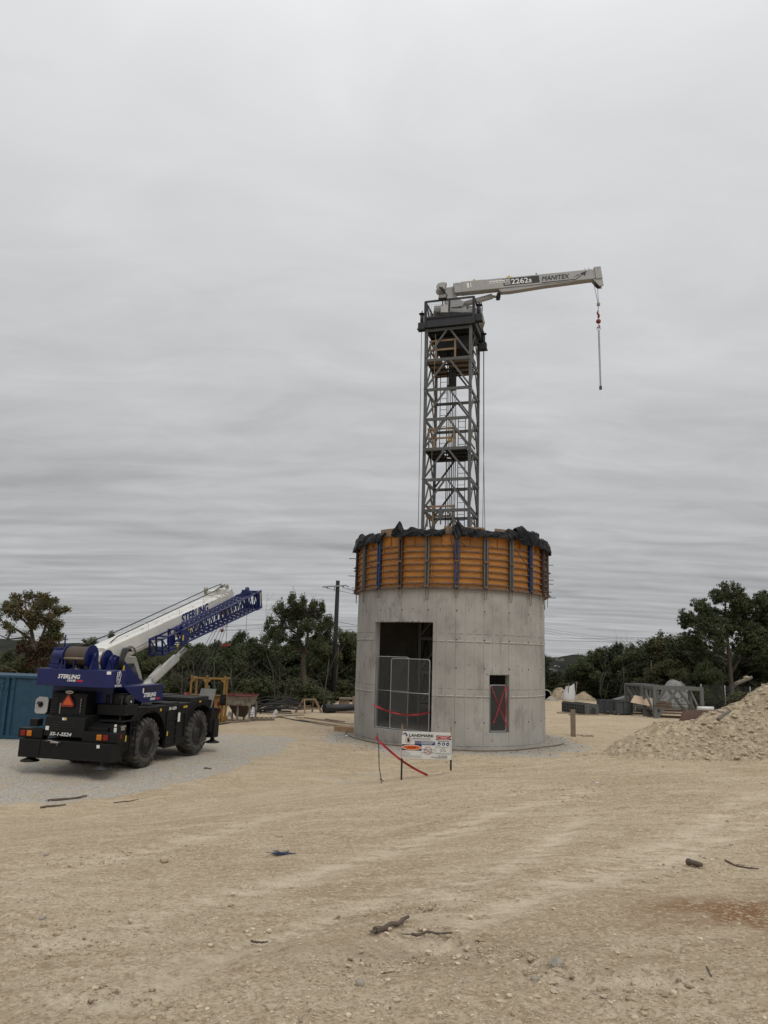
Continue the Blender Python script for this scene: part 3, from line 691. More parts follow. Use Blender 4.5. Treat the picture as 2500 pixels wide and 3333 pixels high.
# platform at the head of the tower
pz = 22.12
m = MB(); e = 1.36
for a, b in (((-e, -e), (e, -e)), ((e, -e), (e, e)), ((e, e), (-e, e)), ((-e, e), (-e, -e))):
    va = Vector((*a, pz+.32)); vb = Vector((*b, pz+.32)); d = (vb-va).normalized(); n_ = d.cross(Vector((0, 0, 1)))
    m.bar(va+d*.07, vb-d*.07, .05, .46); m.bar(va+d*.07+Vector((0, 0, .25)), vb-d*.07+Vector((0, 0, .25)), .14, .04); m.bar(va+d*.07-Vector((0, 0, .25)), vb-d*.07-Vector((0, 0, .25)), .14, .04)
m.box((0, 0, pz+.45), (2*e-.2, 2*e-.2, .05)); m.box((0, -.6, pz+.1), (2.6, .3, .35)); m.box((0, .6, pz+.1), (2.6, .3, .35)); m.box((0, 0, pz+.2), (1.2, 1.2, .5))
m.box((0, .3, pz-.55), (1.9, 1.5, .75))
plat = m.build('head_platform', greydk, tw); plat.location = (.06, -.04, 0)
m = MB(); 
for x, y in ((-e, -e), (e, -e), (e, e), (-e, e)): m.box((x, y, pz+.85), (.13, .13, 1.55))
for a, b in (((-e, -e), (e, -e)), ((e, -e), (e, e)), ((e, e), (-e, e)), ((-e, e), (-e, -e))):
    m.bar((*a, pz+1.62), (*b, pz+1.62), .07, .09); m.bar((*a, pz+.66), (*b, pz+.66), .05, .06)
    c_ = ((a[0]+b[0])/2, (a[1]+b[1])/2, pz+1.1); m.box(c_, (.09, .09, 1.0))
m.bar((-e, -e+.3, pz+1.5), (-e+.0, 0, pz+.7), .06, .08); m.bar((-e, e, pz+2.3), (-.2, e, pz+.7), .06, .08); m.box((-.95, e-.3, pz+1.5), (.07, .07, 1.7)); m.bar((-.95, e-.3, pz+2.35), (-.2, e-.5, pz+.75), .05, .07)
m.box((e, e, pz+1.6), (.05, .05, 1.6)); m.box((e, .5, pz+1.5), (.05, .05, 1.8)); m.bar((e, e, pz+2.4), (e, .5, pz+2.4), .05, .05); m.bar((e, e, pz+1.9), (e, .5, pz+1.9), .04, .04)
m.build('cage_frame', greydk, plat); m = MB()
for k in np.arange(-1.4, 1.45, .13): m.box((float(k), -e, pz+1.14), (.009, .009, .92)); m.box((-e, float(k), pz+1.14), (.009, .009, .92)); m.box((e, float(k), pz+1.14), (.009, .009, .92))
for z in np.arange(pz+.75, pz+1.6, .13): m.box((0, -e, float(z)), (2.9, .009, .009)); m.box((-e, 0, float(z)), (.009, 2.9, .009)); m.box((e, 0, float(z)), (.009, 2.9, .009))
m.build('wire_mesh', wirem, plat)
for x, y in ((-e-.22, -e+.05), (e+.25, -e+.2), (e+.12, e-.2)):
    zo = -.35 if x > 0 and y < 0 else 0; zo = -.42 if (x > 0 and y > 0) else (.25 if (x > 0) else 0)
    m = MB(); m.box((x, y, pz+.18+zo), (.36, .34, .40)); m.box((x, y, pz+.0+zo), (.44, .42, .05)); br_ = m.build('cable_bracket', greydk, tw); br_.location = (.06, 0, 0)
    m = MB(); m.tube([(x, y, pz+.38+zo), (x, y, pz+.95+zo)], .10, 12); m.rev([(0, .16), (.03, .19), (.06, .05)], (x, y, pz+.93+zo), 'Z', 12); m.tube([(x, y, pz+.95+zo), (x, y, pz+1.15+zo)], .03, 6); m.build('jack', greydk, br_)
for x, y, rz in ((-.35, -e-.15, 0), (e+.15, 0.1, 90)):
    m = MB(); mm_ = Matrix.Rotation(R_(rz), 3, 'Z') @ Matrix.Rotation(R_(-25), 3, 'X'); zz_ = pz+1.72 if rz == 0 else pz+1.15; m.box((x, y, zz_), (.46, .12, .30), m=mm_); m.box((x, y, zz_-.25), (.06, .06, .35)); fl = m.build('floodlight', greydk, plat)
    m = MB(); m.box(Vector((x, y, zz_))+mm_ @ Vector((0, -.066, 0)), (.40, .006, .24), m=mm_); m.build('lamp_glass', mat('unlit_lamp_glass', (.16, .14, .11), .25), fl)
# guy ropes dropping from the brackets to the shaft
for x, y, dx in ((-e-.16, -e, 0), (-e-.0, -e+.15, 0), (e+.16, e-.1, .1), (e+.22, e-.3, -.1)):
    m = MB(); 
    for zz in (0,): m.tube([(x, y, pz+.2), (x+.04, y, 16), (x+.08+dx, y, 9.4)], .016, 5)
    m.build('guy_rope', cable, tw)
# ------------------------------------------------------------------ slewing boom crane on the tower head
bc = thing('boom_crane', 'light grey slewing boom crane on top of the lattice tower', 'crane', (3.2, 39.3, 22.75))
def bz(px, py, D=39.): p = P(px, py, D); return Vector((p.x-3.2, p.y-39.3, p.z-22.75))
m = MB(); m.rev([(0, .62), (.12, .66), (.14, .60), (.34, .60), (.36, .70), (.46, .70)], (0, .1, -.05), 'Z', 32); m.build('slew_ring', greydk, bc)
m = MB(); m.box((.15, .15, .52), (2.1, 1.7, .22)); m.box((-.5, .15, .75), (.9, 1.2, .3)); m.xprism([(-.3, .6), (.6, .6), (.6, 1.1), (-.1, 1.1)], -.7, .9)
tb = m.build('turntable', cranegrey, bc, .02)
# side plates of the turret, seen from the side
sp = [bz(*q, 38.7) for q in ((1449, 930), (1484, 925), (1486, 956), (1500, 968), (1514, 977), (1507, 988), (1454, 996), (1452, 960))]
for dy in (-.32, .48): m = MB(); m.prism([(q.x, dy-.03, q.z) for q in sp], None, (0, .06, 0)); m.build('turret_plate', cranegrey, tb)
# boom
b0 = bz(1470, 944); b1 = bz(1927, 898); bx = (b1-b0); bl_ = bx.length; bx.normalize(); by = Vector((0, 1, 0)); bu = Vector((-bx.z, 0, bx.x)); hb = .33
def bp_(u, v, y=0.): return b0+bx*u+bu*v+by*y
def bbox(m, u0, u1, v0, v1, y0, y1):
    vs = [bp_(u, v, y) for u in (u0, u1) for v in (v0, v1) for y in (y0, y1)]
    m.add(vs, [(0, 1, 3, 2), (4, 6, 7, 5), (0, 4, 5, 1), (2, 3, 7, 6), (0, 2, 6, 4), (1, 5, 7, 3)])
m = MB(); bbox(m, .12, bl_+.0, -.30, .30, -.24, .24); bbox(m, .55, 1.9, -.31, .32, -.26, .26); bbox(m, 1.9, 2.9, -.306, .31, -.25, .25)
bm_ = m.build('boom', cranegrey, bc, .02)
m = MB(); m.prism([bp_(2.6, -.295, -.20), bp_(2.75, -.50, -.20), bp_(3.3, -.52, -.20), bp_(5.2, -.40, -.2), bp_(bl_-.1, -.305, -.20)], None, (0, .40, 0)); m.build('boom_underframe', cranegrey, bm_)
m = MB(); bbox(m, bl_+.0, bl_+.12, -.27, .27, -.21, .21); bbox(m, bl_+.12, bl_+.50, -.32, .42, -.25, .25); m.prism([bp_(bl_-.05, -.30, -.2), bp_(bl_+.25, -.75, -.2), bp_(bl_+.5, -.75, -.2), bp_(bl_+.5, -.3, -.2)], None, (0, .08, 0)); m.prism([bp_(bl_-.05, -.30, .12), bp_(bl_+.25, -.75, .12), bp_(bl_+.5, -.75, .12), bp_(bl_+.5, -.3, .12)], None, (0, .08, 0))
hd = m.build('boom_head', cranegrey, bc, .02)
m = MB(); m.rev([(-.1, .2), (-.06, .2), (-.03, .15), (.03, .15), (.06, .2), (.1, .2)], bp_(bl_+.28, -.55), 'Y', 20); m.build('sheave', greydk, hd)
m = MB()
for u in (bl_-.35, bl_-.12): bbox(m, u, u+.03, .30, .50, -.02, .02)
bbox(m, bl_-2.8, bl_-2.76, .3, .42, -.02, .02); bbox(m, 5.0-.1, 5.0-.02, .3, .52, -.03, .03); m.split('rope_guide', cranegrey, bm_)
for u in (1.35, 3.35):
    m = MB(); bbox(m, u-.18, u+.18, .315, .40, -.1, .1); m.prism([bp_(u-.13, .40, -.02), bp_(u+.13, .40, -.02), bp_(u, .55, -.02)], None, (0, .04, 0)); m.build('lifting_lug', yelst, bm_)
# lettering and plates on the near face of the boom
def plate(u0, u1, v0, v1, mm, name, y=-.262): m = MB(); bbox(m, u0, u1, v0, v1, y, y+.005); return m.build(name, mm, bm_)
u0 = (1636-1470)/457*bl_; u1 = (1752-1470)/457*bl_; pb = plate(u0, u1, -.19, .23, blacktxt, 'dark_plate', -.25)
text('2262s', .42, whitetxt, pb, bp_(u0+.44, -.13, -.256), bx, bu, bold=.03, sx_=1.18)
m = MB(); bbox(m, u0+.08, u0+.38, -.13, .19, -.256, -.252); lo_ = m.build('emblem_square', whitetxt, pb)
m = MB(); bbox(m, u0+.11, u0+.35, -.10, .16, -.259, -.2565); em2 = m.build('emblem_inner', blacktxt, lo_); m = MB()
for k in range(3): bbox(m, u0+.14, u0+.32, -.06+k*.08, -.025+k*.08, -.262, -.2595)
m.build('emblem_bars', whitetxt, lo_)
text('MANITEX', .37, blacktxt, bm_, bp_(u1+.12, -.11, -.246), bx, bu, bold=.03, shear=.28, sx_=.98)
ul = u1+.12; m = MB(); bbox(m, ul-.02, ul+1.95, -.25, -.20, -.247, -.243); m.prism([bp_(ul+1.95, -.25, -.247), bp_(ul+1.95, -.20, -.247), bp_(ul+2.35, .05, -.247), bp_(ul+2.4, .02, -.247)], None, (0, .004, 0)); m.prism([bp_(ul+2.22, .10, -.247), bp_(ul+2.62, .22, -.247), bp_(ul+2.48, -.1, -.247), bp_(ul+2.42, .0, -.247)], None, (0, .004, 0)); m.prism([bp_(ul+1.72, -.12, -.247), bp_(ul+2.2, .02, -.247), bp_(ul+2.16, .07, -.247)], None, (0, .004, 0)); m.build('arrow_logo', blacktxt, bm_)
p3 = plate(2.15, 3.0, -.0, .17, whitetxt, 'notice_plate', -.258); m = MB(); [bbox(m, 2.2+q_*.2, 2.36+q_*.2, .07, .10, -.262, -.2585) for q_ in range(4)]; m.build('dark_print', blacktxt, p3); m = MB(); bbox(m, 2.2, 2.95, .025, .035, -.262, -.2585); m.build('red_line', redtxt, p3)
m = MB(); bbox(m, .85, 1.1, -.1, .2, -.268, -.262); m.build('angle_dial', whitetxt, bm_); m = MB(); bbox(m, 1.0, 1.04, -.1, .2, -.272, -.268); m.build('dial_needle', blacktxt, bm_)
# winch at the tail
wc = Vector((0, 0, 0)); m = MB(); m.rev([(-.35, .30), (-.30, .33), (-.28, .22), (.28, .22), (.30, .33), (.35, .30)], wc, 'Y', 20); m.box(wc+Vector((.18, 0, .05)), (.3, .8, .5)); m.box(wc+Vector((.25, 0, .25)), (.35, .7, .1)); m.rev([(-.45, .12), (-.35, .14)], wc, 'Y', 12); wo = bz(1434, 941); wn = m.build('winch', cranegrey, bc); wn.location = wo; wn.scale = (.78, .9, .78)
m = MB()
for k in range(4): m.tube([wc+Vector((.0+.05*k, -.36, .12-.08*k)), wc+Vector((-.12+.07*k, -.42, -.1)), wc+Vector((.15+.05*k, -.36, -.45)), wc+Vector((.5, -.2, -.6))], .02, 6)
m.split('hydraulic_hose', pipeblk, wn)
c0 = bz(1503, 976, 38.6); c1 = bz(1607, 947, 38.6); c2_ = bz(1622, 953, 38.6); cy0 = -.05
m = MB(); m.tube([(c0.x, cy0, c0.z), (c1.x, cy0, c1.z)], .155, 16); m.box((c0.x-.02, cy0, c0.z), (.22, .34, .22)); lc = m.build('lift_cylinder', cranegrey, bc)
m = MB(); m.tube([(c1.x, cy0, c1.z), (c2_.x+.1, cy0, c2_.z+.07)], .075, 12); m.build('cylinder_rod', chrome, lc)
m = MB(); m.box((c2_.x+.1, cy0, c2_.z+.1), (.2, .42, .26)); m.build('cylinder_pin_lug', greydk, lc)
# operator cab behind the boom
m = MB(); m.yprism([(-.3+.35, .3), (1.75, .3), (1.75, .95), (1.35, 1.55), (.1, 1.55), (.05, .9)], .75, 1.75); cb_ = m.build('operator_cab', cranegrey, bc, .03)
m = MB(); m.box((.45, .742, 1.27), (.5, .012, .4)); m.box((1.0, .742, 1.27), (.45, .012, .4)); m.add([(1.765, .85, .4), (1.765, 1.65, .4), (1.765, 1.65, .9), (1.765, .85, .9)], [(0, 1, 2, 3)]); m.box((.9, .742, .7), (1.3, .012, .5)); m.split('cab_window', glass, cb_)
m = MB(); m.yprism([(1.15, -.15), (1.95, .1), (1.75, .95), (1.0, 1.0)], -.15, .75); m.build('counter_housing', cranegrey, tb)
m = MB(); m.box((-.35, -.9, .45), (.55, .3, .45)); m.build('control_box', mat('pale_control_box', (.42, .42, .41), .6), tb)
# hoist line, ball and sling chain hanging from the boom head
tp_ = bz(1945, 931); 
m = MB(); kn = bz(1948, 990); ba = bz(1948, 1046)
m.tube([tp_+Vector((-.20, 0, .05)), kn+Vector((-.03, 0, .1))], .014, 5); m.tube([tp_+Vector((.0, 0, .05)), kn], .014, 5); m.tube([kn, ba+Vector((-.02, 0, .5))], .016, 5)
hl = m.build('hoist_rope', cable, bc); m = MB(); m.rev([(-.13, .03), (-.08, .09), (.05, .10), (.12, .04)], kn, 'Z', 12); m.build('wedge_socket', mat('pale_cast_socket', (.30, .27, .20), .7), hl)
m = MB(); m.rev([(.14*-math.cos(a), max(.002, .135*math.sin(a))) for a in np.linspace(0, math.pi, 12)], ba, 'Z', 20); m.tube([ba+Vector((0, 0, .2)), ba+Vector((.03, 0, .35)), ba+Vector((-.04, 0, .5)), ba+Vector((0, 0, .66))], [.05, .07, .06, .03], 8); m.tube([ba+Vector((0, 0, -.2)), ba+Vector((.07, 0, -.3)), ba+Vector((.02, 0, -.42)), ba+Vector((-.06, 0, -.36))], .035, 8); m.build('hook_ball', redp, hl)
cht = P(1949, 1076, 39.); chb = P(1955, 1264, 39.)
ch = thing('sling_chain', 'long doubled steel chain hanging from the red hook ball', 'chain', (cht.x, cht.y+.3-.3, cht.z))
m = MB(); n_ = 46; dz_ = (chb-cht)
for k in range(n_):
    for sx2 in (-.03, .03):
        c_ = dz_*(k/n_)+Vector((sx2*(1-.3*k/n_), 0, 0)); r_ = .02
        if k % 2: m.tube([c_+Vector((-r_, 0, 0)), c_+Vector((-r_, 0, -.06)), c_+Vector((r_, 0, -.06)), c_+Vector((r_, 0, 0)), c_+Vector((-r_, 0, 0))], .010, 4)
        else: m.tube([c_+Vector((0, -r_, 0)), c_+Vector((0, -r_, -.06)), c_+Vector((0, r_, -.06)), c_+Vector((0, r_, 0)), c_+Vector((0, -r_, 0))], .010, 4)
m.build('chain_links', cable, ch); m = MB(); m.tube([(0, 0, .28), (-.09, 0, .22), (-.1, 0, .08), (0, 0, 0), (.1, 0, .08), (.09, 0, .22), (0, 0, .28)], .02, 6); m.build('master_ring', chrome, ch)
m = MB(); m.box(dz_+Vector((0, 0, .03)), (.13, .1, .2)); m.build('chain_hook', cable, ch)
# ------------------------------------------------------------------ rough-terrain mobile crane (x right, y forward, z up)
rc = thing('mobile_crane', 'blue and black four wheeled crane with white telescopic boom, parked on the gravel', 'crane', (-9.86, 28.14, 0.0), R_(-13.1))
TR_ = .885
def wheel(x, y, label=None):
    e = bpy.data.objects.new('wheel', None); COL.objects.link(e); e.parent = rc; e.location = (x, y, TR_)
    if label: e['label'] = label
    m = MB(); hw = .36; sg = 1 if x > 0 else -1
    m.rev([(-.30, .52), (-hw+.01, .60), (-hw, .72), (-hw+.03, .82), (-hw+.09, .875), (0, .895), (hw-.09, .875), (hw-.03, .82), (hw, .72), (hw-.01, .60), (.30, .52)], (0, 0, 0), 'X', 56)
    nl = 24
    for i in range(nl):
        for sd in (-1, 1):
            a0 = 2*math.pi*(i+(.5 if sd > 0 else 0))/nl
            # chevron lug: from the centre of the tread out over the shoulder
            st = ((.02, .0, .925), (.20, .13, .93), (hw-.05, .20, .905), (hw+.012, .22, .83), (hw+.006, .23, .76))
            vs = []
            for (xx, da, rr) in st:
                for dw, r2 in ((-.055, rr), (.055, rr), (.062, rr-.055), (-.062, rr-.055)):
                    a = a0+(da+dw)*1.; vs.append((sd*xx if rr > .8 else sd*xx, math.cos(a)*r2, math.sin(a)*r2))
            fs_ = []
            for k in range(4):
                for q in range(4): fs_.append((k*4+q, k*4+(q+1) % 4, (k+1)*4+(q+1) % 4, (k+1)*4+q))
            fs_ += [(0, 1, 2, 3), (16, 17, 18, 19)]; m.add(vs, fs_)
    m.v = [(q[0]*.93, q[1]*.945, q[2]*.945) for q in m.v]; m.build('tyre', rubber, e)
    m = MB(); m.rev([(sg*.30, .54), (sg*.34, .53), (sg*.33, .47), (sg*.22, .45), (sg*.10, .42), (sg*.08, .28), (sg*.18, .25), (sg*.20, .22), (sg*.30, .20), (sg*.33, .14), (sg*.33, .001)], (0, 0, 0), 'X', 36)
    for k in range(12): a = k*math.pi/6; m.tube([(sg*.10, math.cos(a)*.34, math.sin(a)*.34), (sg*.14, math.cos(a)*.34, math.sin(a)*.34)], .022, 6)
    m.v = [(q[0]*.93, q[1]*.95, q[2]*.95) for q in m.v]; m.build('rim', rim_m, e); return e
for wx, wy in ((1.14, 0), (1.14, 3.95), (-1.14, 0), (-1.14, 3.95)): wheel(wx, wy)
# chassis: deck, fenders, side boxes
def fender(yc, r=1.16, n=12): return [(yc-r*math.cos(math.pi*k/n), .93+r*math.sin(math.pi*k/n)*.93) for k in range(n+1)]
m = MB()
for sg in (-1, 1):
    out_ = [(-1.05, 1.62)] + [(y, z+0.0) for y, z in fender(0)[2:]] + [(1.17, .55), (2.72, .55)] + fender(3.95)[:-3] + [(5.25, 1.55), (5.25, 2.08), (4.6, 2.16), (3.3, 2.16), (2.9, 2.10), (-.6, 2.10), (-1.05, 1.95)]
    m.xprism(out_, sg*1.46, sg*1.40)
m.box((0, 2.1, 1.35), (1.0, 6.6, .8)); m.box((0, 2.0, 1.98), (2.78, 6.1, .16))
chs = m.build('chassis', black, rc)
m = MB(); m.box((0, 2.3, 2.09), (2.70, 5.7, .05)); m.box((.55, 4.2, 2.2), (1.5, 1.6, .14)); m.box((-.55, 4.3, 2.2), (.7, 1.8, .2)); m.box((1.0, 1.9, 2.14), (.7, .9, .08)); m.box((.95, -.45, 2.13), (.9, .8, .06)); m.build('deck_plate', deckblk, rc, .02)
# fender lips
for sg in (-1, 1):
    for yc in (0, 3.95):
        f = fender(yc, 1.14)[1:-2 if yc else None]; m = MB(); vs = []
        for y, z in f: vs += [(sg*1.50, y, z), (sg*.75, y, z)]
        m.add(vs, [(2*i, 2*i+1, 2*i+3, 2*i+2) for i in range(len(f)-1)]); vs = []
        for y, z in f: vs += [(sg*1.50, y, z), (sg*1.50, y, z+.05), (sg*1.44, y, z+.05), (sg*1.44, y, z)]
        m.add(vs, [(4*i+a, 4*i+(a+1) % 4, 4*i+4+(a+1) % 4, 4*i+4+a) for i in range(len(f)-1) for a in range(4)]); m.build('fender', black, rc)
# step box between the wheels, with three treads in an open bay
for sg in (-1, 1):
    m = MB(); x = sg*1.475
    m.box((sg*1.2, 1.95, .62), (.5, 1.55, .06)); m.box((sg*.98, 1.95, 1.25), (.05, 1.5, 1.2))
    for y in (1.25, 2.05, 2.68): m.box((x, y, 1.22), (.05, .09 if y != 2.05 else .16, 1.3))
    for z in (.62, .93, 1.27, 1.58): m.box((sg*1.38, 1.63, z), (.24, .72, .05))
    m.box((x, 2.36, .72), (.04, .55, .26)); m.box((x, 2.36, 1.8), (.04, .6, .16)); m.build('step_box', black, rc)
    m = MB(); m.box((sg*1.40, 1.66, .66), (.12, .35, .02)); m.box((sg*1.42, 1.6, 1.32), (.05, .2, .03)); m.split('worn_tread_edge', chrome, rc)
# engine hood
hd_ = [(-2.02, 1.80), (-1.96, 2.62), (-1.9, 2.68), (-.55, 2.68), (-.4, 1.85)]
child_mark = len(MADE)
m = MB(); m.xprism(hd_, -1.24, .14); m.build('engine_hood', black, rc, .04)
m = MB()
for k in range(7): m.box((-.86, -2.0+.006*k-.01, 2.08+.09*k), (.24, .06, .03))
for k in range(5): m.box((.12, -2.0+.006*k-.01, 2.1+.09*k), (.2, .06, .03))
m.split('hood_louvre', deckblk, rc)
m = MB(); m.box((.16, -1.98, 2.32), (.02, .06, .5)); m.box((-.62, -2.0, 2.22), (.03, .06, .36)); m.split('hood_latch', chrome, rc)
tri = [(-.60, 2.29), (.0, 2.29), (-.02, 2.33), (-.26, 2.72), (-.34, 2.72), (-.58, 2.33)]; ty = -2.06
tri = [(-.62, 2.24), (-.06, 2.24), (.0, 2.34), (-.27, 2.73), (-.35, 2.73), (-.62, 2.34)]
m = MB(); m.yprism(tri, ty-.005, ty+.02); m.v = [(-.31+(q[0]+.31)*.82, q[1], 2.5+(q[2]-2.5)*.85) for q in m.v]; te = m.build('warning_triangle', redp, rc)
m = MB(); m.yprism([(-.55, 2.32), (-.07, 2.32), (-.31, 2.68)], ty-.010, ty-.0055); m.v = [(-.31+(q[0]+.31)*.82, q[1], 2.5+(q[2]-2.5)*.85) for q in m.v]; m.build('triangle_centre', orangest, te)
m = MB(); m.prism([(-.31+.155*math.cos(a), -2.03, 2.77+.055*math.sin(a)) for a in np.linspace(0, 2*math.pi, 20)[:-1]], None, (0, .012, 0)); ov = m.build('oval_badge', chrome, rc)
m = MB(); m.box((-.31, -2.033, 2.77), (.2, .004, .02)); m.build('badge_line', blacktxt, ov)
for ch_ in [q for q in MADE[child_mark+1:] if q.parent == rc]: ch_.location = (-.20, 0, -.11)
# lower rear: centre plate, lamp wings, outrigger boxes
m = MB(); m.xprism([(-2.42, 1.22), (-2.36, 1.86), (-2.1, 1.92), (-1.0, 1.92), (-1.0, 1.22)], -1.08, .44); cpl = m.build('rear_housing', black, rc, .02)
m = MB()
for k in range(4): m.box((-.32, -2.405+.008*k, 1.46+.075*k), (.82, .03, .025))
m.build('grille_slats', deckblk, cpl)
m = MB(); m.box((-.95, -2.41, 1.48), (.13, .01, .13)); m.box((-.35, -2.375, 1.80), (.16, .01, .08)); m.split('sticker', whitetxt, cpl)
m = MB(); m.box((-.31, -2.378, 1.80), (.07, .012, .075)); m.split('yellow_sticker', yelst, cpl)
text('55-1-5524', .155, whitetxt, cpl, (-.82, -2.432, 1.255), (1, 0, 0), (0, 0, 1), bold=.035, shear=.25, sx_=1.28)
m = MB(); m.box((-1.55, -2.30, 1.28), (.94, .32, .32)); m.box((1.12, -2.25, 1.28), (1.36, .42, .32)); m.box((-1.55, -2.2, 1.62), (.3, .3, .24)); m.xprism([(-2.2, 1.55), (-1.2, 1.9), (-1.2, 1.3), (-2.2, 1.3)], .45, 1.2); m.split('lamp_wing', black, rc, .015)
m = MB(); m.box((-.04, -2.38, .82), (3.50, .55, .58)); m.box((-.04, -2.66, .58), (3.4, .03, .06)); m.box((-.98, -2.665, .82), (.03, .03, .60)); m.box((.05, -1.8, .9), (2.6, .7, .45)); ob = m.build('outrigger_box', black, rc, .012)
m = MB(); m.box((-.35, -2.72, 1.08), (.3, .12, .05)); m.tube([(-.75, -2.7, 1.1), (-.5, -2.78, 1.13), (-.2, -2.78, 1.07), (-.25, -2.8, .98)], .018, 6); m.build('tow_shackle', chrome, ob)
for x0, ms in ((-1.90, (lampred, lampamb)), (1.02, (lampamb, lampred))):
    for k, mm_ in enumerate(ms): m = MB(); m.box((x0+.24*k+.08, -2.475, 1.28), (.19, .04, .19)); m.build('tail_lamp', mm_, rc, .02)
m = MB(); m.box((1.22, -2.663, 1.02), (.11, .006, .10)); m.build('label_plate', whitetxt, ob)
m = MB(); m.box((1.80, -2.3, 1.34), (.01, .08, .15)); m.build('side_reflector', lampred, rc)
for (x, y, z) in ((-1.45, -2.45, .54), (1.32, -2.45, .46), (1.5, 5.2, .5), (-1.5, 5.2, .5)):
    m = MB(); m.rev([(0, .30), (.02, .31), (.05, .28), (.12, .10), (.2, .08), (.3, .08)], (x, y, z-.16), 'Z', 24); m.build('outrigger_float', black if x < 0 or y > 0 else greydk, rc)
# muffler with its pale shield
m = MB(); m.tube([(-1.33, -1.9, 2.36), (-1.33, -.7, 2.36)], .24, 20); m.box((-1.25, -1.3, 2.2), (.5, 1.0, .3)); m.v = [(q[0]-.2, q[1], q[2]-.2) for q in m.v]; mf = m.build('muffler', black, rc)
oc = [(-1.58+.05*0, 2.16), (-1.52, 2.09), (-1.16, 2.09), (-1.09, 2.17), (-1.07, 2.56), (-1.12, 2.66), (-1.45, 2.66), (-1.57, 2.56)]
m = MB(); m.yprism(oc, -2.03, -1.99); m.build('heat_shield', mat('pale_shield', (.40, .40, .39), .5), mf, .01).location = (-.24, 0, -.2)
m = MB(); m.tube([(-1.35, -2.032, 2.4), (-1.35, -2.045, 2.4)], .10, 16); m.tube([(-1.35, -2.03, 2.42), (-1.36, -2.16, 2.46)], .06, 12); m.build('tail_pipe', blacktxt, mf).location = (-.24, 0, -.2)
# air cleaner, reel and ladder on the near rear corner
m = MB(); m.tube([(.95, -1.25, 2.25), (.95, -1.25, 2.62)], .25, 20); m.tube([(.95, -1.25, 2.62), (.95, -1.25, 2.66)], .28, 20); m.tube([(.62, -1.4, 2.22), (.62, -1.4, 2.6)], .09, 10); m.box((.9, -1.2, 2.1), (1.1, .8, .35)); ac = m.build('air_cleaner', black, rc, .01)
m = MB(); m.tube([(1.22, -1.2, 2.4), (1.38, -1.2, 2.4)], .20, 20); m.tube([(1.15, -1.35, 2.55), (1.2, -1.5, 2.5), (1.22, -1.52, 2.2), (1.2, -1.5, 1.7), (1.25, -1.6, 1.2)], .03, 8); hr_ = m.build('air_tank', deckblk, rc)
m = MB(); m.tube([(1.38, -1.2, 2.38), (1.387, -1.2, 2.38)], .035, 8); m.build('valve_cap', whitetxt, hr_)
m = MB()
for y in (-1.42, -1.08): m.box((1.60, y, 1.15), (.04, .04, 1.2))
for z in (.62, .92, 1.22, 1.52): m.box((1.60, -1.25, z), (.05, .36, .035))
m.tube([(1.62, -1.42, 1.7), (1.62, -1.42, 1.85), (1.62, -1.2, 1.9), (1.62, -1.08, 1.7)], .018, 6); m.build('rear_ladder', black, rc)
m = MB(); m.box((1.45, -1.95, 1.45), (.32, .5, .42)); m.box((1.5, -1.8, 1.0), (.12, .1, 1.1)); m.box((1.5, -2.15, .95), (.1, .1, 1.0)); m.box((1.3, -1.55, 1.2), (.4, 1.0, .08)); m.box((1.1, -1.5, 1.0), (.7, .9, .5)); m.box((1.1, -1.3, 1.75), (.85, 1.1, .05)); m.build('battery_box', black, rc, .01)
m = MB(); m.box((1.50, -2.2, 1.52), (.10, .01, .14)); m.box((1.50, -2.2, 1.66), (.08, .01, .08)); m.split('sticker', whitetxt, rc); m = MB(); m.box((1.63, -1.95, 1.62), (.02, .3, .05)); m.box((1.62, -1.95, 1.54), (.02, .22, .1)); m.split('battery_terminal', chrome, rc)
m = MB(); m.box((1.615, -1.7, 1.2), (.01, .06, .2)); m.box((1.53, 1.25, 1.08), (.01, .07, .16)); m.box((1.465, .75, 1.98), (.01, .1, .09)); m.box((1.465, 2.72, 1.98), (.01, .14, .09)); m.box((1.465, 2.55, 1.98), (.01, .09, .08)); m.box((1.465, 3.9, 2.11), (.01, .16, .06)); m.split('yellow_sticker', yelst, rc)
m = MB(); m.box((1.512, 2.1, 1.62), (.01, .16, .34)); m.build('data_plate', whitetxt, rc); text('55-1-5524', .15, whitetxt, chs, (1.462, 1.35, 1.93), (0, 1, 0), (0, 0, 1), bold=.03, shear=.25, sx_=.92)
# front end
child_mark = len(MADE)
m = MB(); m.box((0, 5.62, .95), (3.4, .45, .75)); m.box((1.35, 5.45, 1.3), (.55, .5, 1.0)); m.box((-1.35, 5.45, 1.3), (.55, .5, 1.0)); m.box((1.55, 5.85, 1.2), (.12, .12, 1.1)); m.box((0, 5.2, 1.6), (2.4, .6, .6)); m.build('front_bumper', black, rc, .015)
m = MB(); m.box((1.66, 5.7, 1.95), (.06, .1, .2)); m.box((1.69, 5.9, 1.66), (.05, .1, .2)); m.split('front_marker', lampred, rc, .01)
m = MB(); mm_ = Matrix.Rotation(R_(-24), 3, 'X'); m.box((1.15, 5.55, 2.12), (.7, .05, .95), m=mm_); m.box((1.15, 5.75, 2.6), (.06, .04, .2)); m.build('front_plate', mat('worn_bare_plate', (.19, .185, .17), .6, .1, .25, 4), rc)
m = MB(); m.tube([(1.5, 5.7, 1.7), (1.85, 5.75, 1.75), (1.85, 5.75, 1.9)], .02, 6); m.box((1.85, 5.75, 2.12), (.26, .06, .46)); mi = m.build('wing_mirror', black, rc, .04); m = MB(); m.box((1.85, 5.715, 2.15), (.20, .008, .36)); m.build('mirror_glass', mat('mirror', (.5, .52, .54), .05, 1.), mi)
for ch_ in [q for q in MADE[child_mark:] if q.parent == rc]: ch_.location = (0, -.5, 0)
